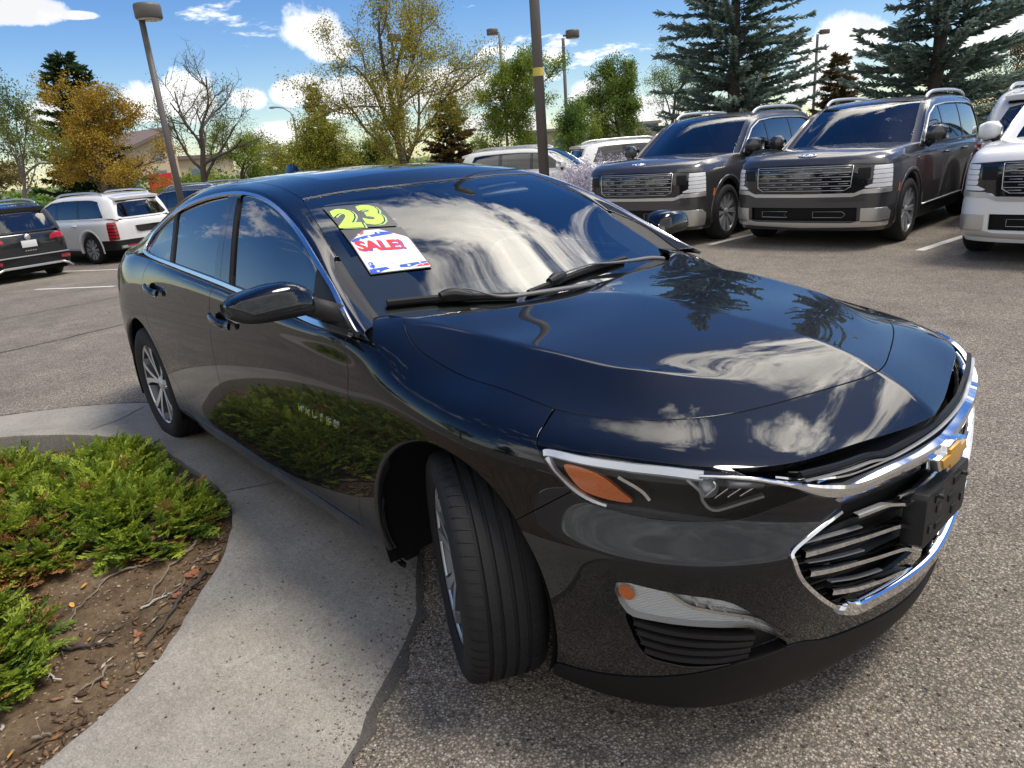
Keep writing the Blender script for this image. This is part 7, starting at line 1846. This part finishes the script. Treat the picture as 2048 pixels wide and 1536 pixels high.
        bar('grille_rim', [(-.50, .700), (-.575, .745), (-.58, .85), (-.585, .985)], .006, M['suv_silver'], gr); bar('grille_rim', [(.50, .700), (.575, .745), (.58, .85), (.585, .985)], .006, M['suv_silver'], gr)
        bar('grille_rim', [(y, .988) for y in np.linspace(-.585, .585, 13)], .005, M['suv_silver'], gr)
        for s in (1, -1):
            hl = bpy.data.objects.new('headlight', None); C.objects.link(hl); hl.parent = car
            fb = front if s > 0 else front
            for k in range(5):
                z0 = .728 + .051 * k; ya = .80 if k else .70
                q = fb.cut(sdf_poly(yz(fb) * [s, 1], np.array([(ya, z0), (ya + .09 if not k else ya, z0), (1.2, z0), (1.2, z0 + .042), (.80, z0 + .042)] if not k else [(ya, z0), (1.2, z0), (1.2, z0 + .042), (ya, z0 + .042)])))
                if q is not None: put('lamp_block', q.offset(.004), M['led'], .01, hl)
            q = fb.cut(sdf_poly(yz(fb) * [s, 1], np.array([(.64, .83), (.77, .83), (.77, .955), (.64, .955)]))); put('lamp_lens', q.offset(-.004), M['lamp_black'], .01, hl)
        # bright band and lower lip
        for nm, poly, mt, off in (('bright_band', [(-.1, .628), (.60, .628), (.70, .662), (1.1, .668), (1.1, .715), (.72, .712), (.62, .668), (-.1, .662)], 'suv_silver', .008),
                                  ('skid_plate', [(-.1, .255), (1.1, .285), (1.1, .35), (.72, .345), (.60, .315), (-.1, .315)], 'suv_silver', .012), ('corner_blade', [(.70, .33), (1.1, .33), (1.1, .395), (.96, .405), (.93, .49), (.70, .49)], 'suv_silver', .012)):
            if nm != 'corner_blade': fpatch(nm, np.array(poly), M[mt], off)
            else:
                for s in (1, -1): fpatch(nm, np.array(poly) * [s, 1], M[mt], off, both=False)
        for y0, y1 in ((-.50, -.16), (.16, .50)):
            bar('intake_rim', [(y0, .455), (y1, .455), (y1 + .04 * np.sign(y1), .42), (y1, .385), (y0, .385), (y0, .455)], .004, M['lamp_grey'], gr)
        # oval badge with a slanted H
        bd = bpy.data.objects.new('emblem', None); C.objects.link(bd); bd.parent = car
        def hpnt(a, b): 
            x0 = .80 + .0; h = bvL.ray_cast(Vector((.805 - b * .55, a, 2)), Vector((0, 0, -1))); return h[0] + h[1] * .006
        MB().tube([hpnt(.105 * cos(t), .055 * sin(t) + .03) for t in np.linspace(0, 2 * pi, 25)], .010, 6, caps=False).build('badge_ring', M['chrome'], bd)
        for P in ([(-.062, .070), (-.040, -.008)], [(.040, .068), (.062, -.008)], [(-.050, .022), (.050, .042)]): MB().tube([hpnt(a, b) for a, b in P], .011, 6).build('badge_stroke', M['chrome'], bd)
        for s in (1, -1):
            h = bvL.ray_cast(Vector((.44, 3 * s, .72)), Vector((0, -s, 0))); p = h[0]
            MB().box((p.x - .035, p.y - .006 if s > 0 else p.y - .004, .655), (p.x + .0, p.y + .004 if s > 0 else p.y + .006, .755), rot=Matrix.Rotation(-.28, 3, 'Y'), pivot=p).build('side_marker', M['amber'], car)
    # sides
    def line(x): return np.array([(x, 2.), (x, 1.1), (x + .02, .8), (x, .4), (x, -1.)])
    for s in (1, -1):
        H = sides.sub(cen(sides)[:, 1] * s > 0)
        def cutx(q, x0=None, x1=None):
            if q is not None and x0 is not None: q = q.cut(x0 - q.V[:, 0])
            if q is not None and x1 is not None: q = q.cut(q.V[:, 0] - x1)
            return q
        cl = .36
        up = H.cut(cl - H.V[:, 2]); lo = H.cut(H.V[:, 2] - cl + .004)
        put('fender', cutx(up, -.56 + .003), paint)
        for nm, a, b in (('front_door', -.56, -1.62), ('rear_door', -1.62, -2.58)): put(nm, cutx(up, b + .003, a - .003), paint)
        q = cutx(up, -3.42, -2.58 - .003); put('quarter_panel', q, paint)
        put('sill', cutx(lo, -3.3), M['black_plastic'])
        tl = up.cut(up.V[:, 0] + 3.42 + .003)
        if style == 'atlas':
            lampP = np.array([(.48, .93), (1.1, .93), (1.1, 1.055), (.62, 1.055), (.50, 1.0)])
        else:
            lampP = np.array([(.80, .62), (1.1, .58), (1.1, 1.06), (.80, 1.06)])
        lf = lambda z: z
        inL = sdf_poly(np.stack([np.abs(tl.V[:, 1]), tl.V[:, 2]], 1), lampP)
        inL = np.maximum(inL, tl.V[:, 0] + (3.62 if style == 'atlas' else 3.72))
        lampS = tl.cut(inL); tl = tl.cut(.003 - inL)
        hold = put('tail_light', lampS.offset(.003) if lampS is not None else None, M['red_lamp'], .02)
        if style != 'atlas' and lampS is not None and hold is not None:
            for k in range(5):
                z0 = .655 + .082 * k; q = lampS.cut(np.abs(lampS.V[:, 2] - z0) - .010)
                if q is not None: put('lamp_rib', q.offset(.006), M['smoke_lamp'], .006, hold)
        clad = tl.cut(tl.V[:, 2] - .60); put('rear_cladding', clad.offset(.004), M['black_plastic'])
        put('rear_corner_panel', tl.cut(.604 - tl.V[:, 2]).cut(.72 - np.abs(tl.cut(.604 - tl.V[:, 2]).V[:, 1])), paint)
        tg = tl.cut(.604 - tl.V[:, 2]); tg = tg.cut(np.abs(tg.V[:, 1]) - .716); put('tailgate', tg, paint)
        # cladding lips of the wheel arches, wheel houses
        for cx in (0, -2.97):
            mb = MB(); V = []; n = 32
            for k in range(n + 1):
                a = -.25 + (pi + .5) * k / n
                for r, d in ((.505, .004), (.50, .012), (.452, .012), (.44, -.03), (.43, -.30)):
                    x, z = cx + r * cos(a), max(.14, .40 + r * sin(a)); h = bvL.ray_cast(Vector((x, 3 * s, max(z, .24))), Vector((0, -s, 0)))
                    y = (abs(h[0].y) if h[0] is not None else .9) + d; V.append((x, y * s, z))
            mb.add(V, [(i * 5 + j, i * 5 + j + 1, (i + 1) * 5 + j + 1, (i + 1) * 5 + j) for i in range(n) for j in range(4)], True)
            mb.build('arch_lip', paint if (style == 'palisade') else M['black_plastic'], car)
            mb = MB(); V = []
            for k in range(n + 1):
                a = -.4 + (pi + .8) * k / n
                for r, y in ((.448, .93), (.448, .52), (.05, .52)): V.append((cx + r * cos(a), y * s, .40 + r * sin(a)))
            mb.add(V, [(i * 3 + j, i * 3 + j + 1, (i + 1) * 3 + j + 1, (i + 1) * 3 + j) for i in range(n) for j in range(2)], True); mb.build('wheel_house', M['matte_black'], car)
        # bright line low on the doors, handles
        P = [bvL.ray_cast(Vector((x, 3 * s, .395)), Vector((0, -s, 0)))[0] for x in np.linspace(-.55, -2.45, 12)]
        MB().tube([(p.x, p.y + .004 * s, p.z) for p in P], .014, 6, flat=.6).build('sill_trim', M['suv_silver'], car)
        for x in (-1.50, -2.42):
            p = bvL.ray_cast(Vector((x, 3 * s, 1.0)), Vector((0, -s, 0)))[0]; MB().tube([(x - .1, p.y, 1.0), (x - .06, p.y + .035 * s, 1.0), (x + .06, p.y + .035 * s, 1.0), (x + .1, p.y, 1.0)], .014, 8).build('door_handle', paint, car)
    # rear bumper details, plate recess
    if style == 'atlas':
        for nm, a, b, mt in (('plate', (-4.10, -.16, .80), (-4.085, .16, .95), 'print_white'), ('trim_bar', (-4.10, -.80, .60), (-4.06, .80, .625), 'suv_silver'), ('diffuser_trim', (-4.09, -.62, .36), (-4.05, .62, .41), 'suv_silver')): MB().box(a, b).build(nm, M[mt], car, .006)
        for s in (1, -1): 
            MB().box((-4.06, .62 * s - .0 if s > 0 else -.82, .47), (-3.98, .82 if s > 0 else -.62, .54)).build('reflector', M['red_lamp'], car, .01)
            MB().tube([(-4.06, .60 * s, .39), (-4.03, .76 * s, .33), (-3.98, .86 * s, .26)], .028, 6).build('diffuser_trim', M['suv_silver'], car)
        MB().lathe([(.0001, -.012), (.062, -.012), (.066, 0), (.0001, .0)], 28, 'x', (-4.085, 0, 1.02)).build('round_badge', M['suv_silver'], car)
        for i in range(5):
            y0 = .10 - i * .05; MB().box((-4.092, y0 - .016, .715), (-4.086, y0 + .016, .74)).build('badge_letter', M['chrome'], car)
    else:
        MB().prism([(-.34, .80), (-.26, .76), (.26, .76), (.34, .80), (.36, .93), (-.36, .93)], lambda y, z: Vector((-4.05, y, z)), lambda y, z: Vector((-4.092, y, z))).build('plate_recess', M['smoke_lamp'], car)
        MB().box((-4.11, -.86, .40), (-4.02, .86, .47)).build('bumper_trim', M['suv_silver'], car, .02)
        for s in (1, -1): MB().box((-4.118, .42 * s if s > 0 else -.72, .44), (-4.09, .72 if s > 0 else -.42, .475)).build('reflector', M['red_lamp'], car, .006)
    # glasshouse
    half = lambda s_, sg: s_.sub(cen(s_)[:, 1] * sg > 0)
    wp = np.array([(-.30, 0), (-.34, .42), (-.46, .76), (-.54, .775), (-.82, .725), (-1.10, .672), (-1.34, .635), (-1.27, .35), (-1.245, 0)]); wp = np.concatenate([wp, (wp * [1, -1])[::-1]])
    Uf = U.sub((cen(U)[:, 0] > -1.7) & (U.N[U.T].mean(1)[:, 2] > .1)); put('windshield', Uf.cut(sdf_poly(xy(Uf), wp) + .003).offset(-.004), M['suv_screen'], .004)
    dl = np.array([(-.60, 1.165), (-.80, 1.32), (-1.06, 1.49), (-1.38, 1.595), (-1.9, 1.628), (-2.5, 1.632), (-3.1, 1.62), (-3.38, 1.585), (-3.60, 1.18), (-3.0, 1.165), (-1.5, 1.16)])
    rgp = np.array([(-.58, 1.16), (.58, 1.16), (.70, 1.20), (.56, 1.50), (.40, 1.53), (-.40, 1.53), (-.56, 1.50), (-.70, 1.20)])
    def ingl(s_): return np.where(s_.V[:, 0] < -3.72, sdf_poly(yz(s_), rgp), 9)
    fr = U.cut(.003 - sdf_poly(xz(U), dl)); fr = fr.cut(.003 - np.where(fr.V[:, 0] > -1.5, sdf_poly(xy(fr), wp), 9)); fr = fr.cut(.003 - ingl(fr)); fr = fr.cut(1.12 - fr.V[:, 2] + .0)
    rf = fr.cut(np.maximum(np.abs(fr.V[:, 1]) - .63, 1.55 - fr.V[:, 2])); sf = fr.cut(-np.maximum(np.abs(fr.V[:, 1]) - .63, 1.55 - fr.V[:, 2]) + .003)
    put('roof', rf, paint)
    
    for sg in (1, -1): put('side_frame', half(sf, sg), paint)
    rg = U.sub(cen(U)[:, 0] < -3.6); rg = rg.cut(ingl(rg) + .002); put('rear_window', rg.offset(-.004), M['suv_glass'], .004)
    hl = rf.offset(-.05); link('headliner', mesh_from('headliner', hl.V, hl.T, M['seat'], True, -hl.N), car)
    for sg in (1, -1):
        g_ = half(U, sg); g_ = g_.cut(sdf_poly(xz(g_), dl) - .004)
        for x0, x1, nm in ((-.4, -1.55, 'front_window'), (-1.63, -2.50, 'rear_window'), (-2.60, -4, 'quarter_window')):
            q = g_.cut(x1 - g_.V[:, 0]); q = q.cut(q.V[:, 0] - x0); put(nm, q.offset(-.012), M['suv_glass'], .004)
        for x0, x1 in ((-1.55, -1.63), (-2.50, -2.60)):
            q = g_.cut(x1 - g_.V[:, 0]); q = q.cut(q.V[:, 0] - x0); put('pillar', q.offset(-.006), M['gloss_black'], .01)
        P = [bvU.ray_cast(Vector((x, 3 * sg, z)), Vector((0, -sg, 0))) for x, z in dl[[0, 1, 2, 3, 4, 5, 6, 7]]]
        MB().tube([tuple(h[0] + h[1] * .004) for h in P if h[0] is not None], .011, 6).build('window_trim', M['suv_silver'], car)
        rail = [(-1.42, .655, 1.70), (-1.60, .66, 1.775), (-1.9, .662, 1.80), (-2.6, .662, 1.81), (-3.1, .655, 1.795), (-3.35, .65, 1.755), (-3.45, .645, 1.71)]
        MB().tube(spline([(x, y * sg, z) for x, y, z in rail], 4), .024, 8).build('roof_rail', M['suv_silver'], car)
        m = MB(); V = []
        for y, xf, xb, zb, zt in ((.93, -.60, -.72, 1.21, 1.30), (.98, -.56, -.78, 1.17, 1.36), (1.08, -.57, -.79, 1.165, 1.365), (1.15, -.62, -.78, 1.19, 1.33)):
            for a in np.linspace(0, 2 * pi, 14, False):
                e = .6; ca, sa = cos(a), sin(a); V.append(((xf + xb) / 2 + abs(ca) ** e * np.sign(ca) * (xf - xb) / 2, y * sg, (zb + zt) / 2 + abs(sa) ** e * np.sign(sa) * (zt - zb) / 2))
        m.add(V, [(i * 14 + j, i * 14 + (j + 1) % 14, (i + 1) * 14 + (j + 1) % 14, (i + 1) * 14 + j) for i in range(3) for j in range(14)] + [tuple(range(14)), tuple(42 + j for j in range(14))[::-1]], True)
        mo = m.build('door_mirror', paint, car); MB().tube([(-.66, .93 * sg, 1.13), (-.66, 1.0 * sg, 1.19)], [.05, .045], 8).build('mirror_foot', M['black_plastic'], mo)
    # spoiler over the rear glass
    MB().prism([(-.60, 1.56), (.60, 1.56), (.62, 1.68), (.4, 1.712), (-.4, 1.712), (-.62, 1.68)], lambda y, z: Vector((-3.60, y, z)), lambda y, z: Vector((-3.93 + .10 * abs(y), y, z * .5 + .80))).build('spoiler', paint, car, .012)
    MB().prism([(-.58, 1.565), (.58, 1.565), (.56, 1.60), (-.56, 1.60)], lambda y, z: Vector((-3.70, y, z - .02)), lambda y, z: Vector((-3.90 + .10 * abs(y), y, z - .02))).build('spoiler_underside', M['gloss_black'], car)
    # shell, floor, seats
    shs = L.offset(-.03); shs = shs.cut(-arch(shs, 0, .44)); shs = shs.cut(-arch(shs, -2.97, .44)); cc = cen(shs); shs = shs.sub(~((cc[:, 0] < -.40) & (np.abs(cc[:, 1]) < .86) & (cc[:, 2] > 1.08)) & (cc[:, 0] < .6))
    link('inner_shell', mesh_from('inner_shell', shs.V, shs.T, M['matte_black'], True, shs.N), car)
    MB().box((-3.9, -.50, .24), (.75, .50, .28)).box((-2.5, -.9, .24), (-.5, .9, .27)).build('underbody', M['matte_black'], car)
    mb = MB(); mb.box((-.95, -.8, 1.0), (-.45, .8, 1.14))
    for x0 in (-1.75, -2.65):
        for y0 in (-.42, .42): mb.box((x0 - .18, y0 - .24, .6), (x0, y0 + .24, 1.28)); mb.box((x0 - .15, y0 - .13, 1.30), (x0 - .04, y0 + .13, 1.46))
    mb.build('cabin', M['seat'], car, .02)
    # wheels
    for cx in (0, -2.97):
        for s in (1, -1):
            w = bpy.data.objects.new('wheel', None); C.objects.link(w); w.parent = car; w.location = (cx, .865 * s, .385)
            mb = MB(); mb.lathe([(.275, -.115), (.30, -.125), (.345, -.122), (.376, -.10), (.385, -.07), (.385, .07), (.376, .10), (.345, .122), (.30, .125), (.275, .115)], 48, 'y'); mb.build('tyre', M['tyre'], w)
            MB().lathe([(.0001, .0), (.20, .0), (.262, .04 * s), (.272, .10 * s), (.280, .112 * s), (.275, .114 * s)], 40, 'y').build('rim', M['rim_dark'], w)
            mb = MB()
            for k in range(10):
                for d in (-.085, .085):
                    a = 2 * pi * k / 10; A = [(.05, 0), (.27, d)]
                    V = []
                    for r, da in A:
                        for hw in (-.016, .016):
                            aa = a + da + hw / r * (.8 if r < .1 else 1.0); V += [(r * cos(aa), (.098 if r > .1 else .085) * s, r * sin(aa)), (r * cos(aa), .04 * s, r * sin(aa))]
                    mb.add(V, [(0, 2, 6, 4), (0, 1, 5, 4), (2, 3, 7, 6)])
            mb.lathe([(.0001, .096 * s), (.045, .094 * s), (.06, .075 * s)], 20, 'y'); mb.build('spokes', M['rim_bright'], w)
    return car
def place(o, x, y, hd, label=None, paint=None, base=None):
    o.location = (x, y, float(gz(x))); o.rotation_euler = (0, 0, radians(hd))
    if label: o['label'] = label
    if paint is not None:
        st = list(o.children_recursive)
        for c in st:
            if c.type == 'MESH':
                for sl in c.material_slots:
                    if sl.material is base: sl.link = 'OBJECT'; sl.material = paint
    return o
build_sedan(M)
suv = build_suv('parked_suv', 'dark grey SUV in the middle of the right-hand row, facing the camera', M['suv_grey'], 'SUVs parked around the lot')
c1 = copy_tree(suv); c2 = copy_tree(suv); c3 = copy_tree(suv); c4 = copy_tree(suv); c5 = copy_tree(suv); c6 = copy_tree(suv); c7 = copy_tree(suv); c8 = copy_tree(suv)
place(suv, -2.90, 7.72, -86)
place(c1, -5.13, 7.20, -84, 'dark grey SUV beside the lilac sage, furthest left of the row facing the camera')
place(c2, -.10, 7.35, -86, 'white SUV cut off by the right picture edge', M['suv_white'], M['suv_grey'])
place(c3, -22.9, 2.2, 200, 'white SUV seen from behind with red tail lamps, on the left', M['suv_white'], M['suv_grey'])
place(c4, -23.4, 5.2, 200, 'slate grey SUV whose roof shows right of the white SUV on the left', M['suv_slate'], M['suv_grey'])
place(c5, -24.4, 8.3, 200, 'SUV of which only a strip of roof shows behind the car roof', M['suv_grey'])
place(c6, -12.5, 13.9, 26, 'white SUV behind the lamp post with the yellow tape', M['suv_white'], M['suv_grey'])
place(c7, -12.4, 18.4, 61, 'white SUV seen from behind beyond the lilac sage', M['suv_white'], M['suv_grey'])
place(c8, -1.15, 13.4, 94, 'white SUV half hidden behind the grey SUV at the right picture edge', M['suv_white'], M['suv_grey'])
at = build_suv('black_suv', 'black SUV seen from behind at the left picture edge', M['suv_black'], 'SUVs parked around the lot', 'atlas')
place(at, -21.6, -.45, 196)
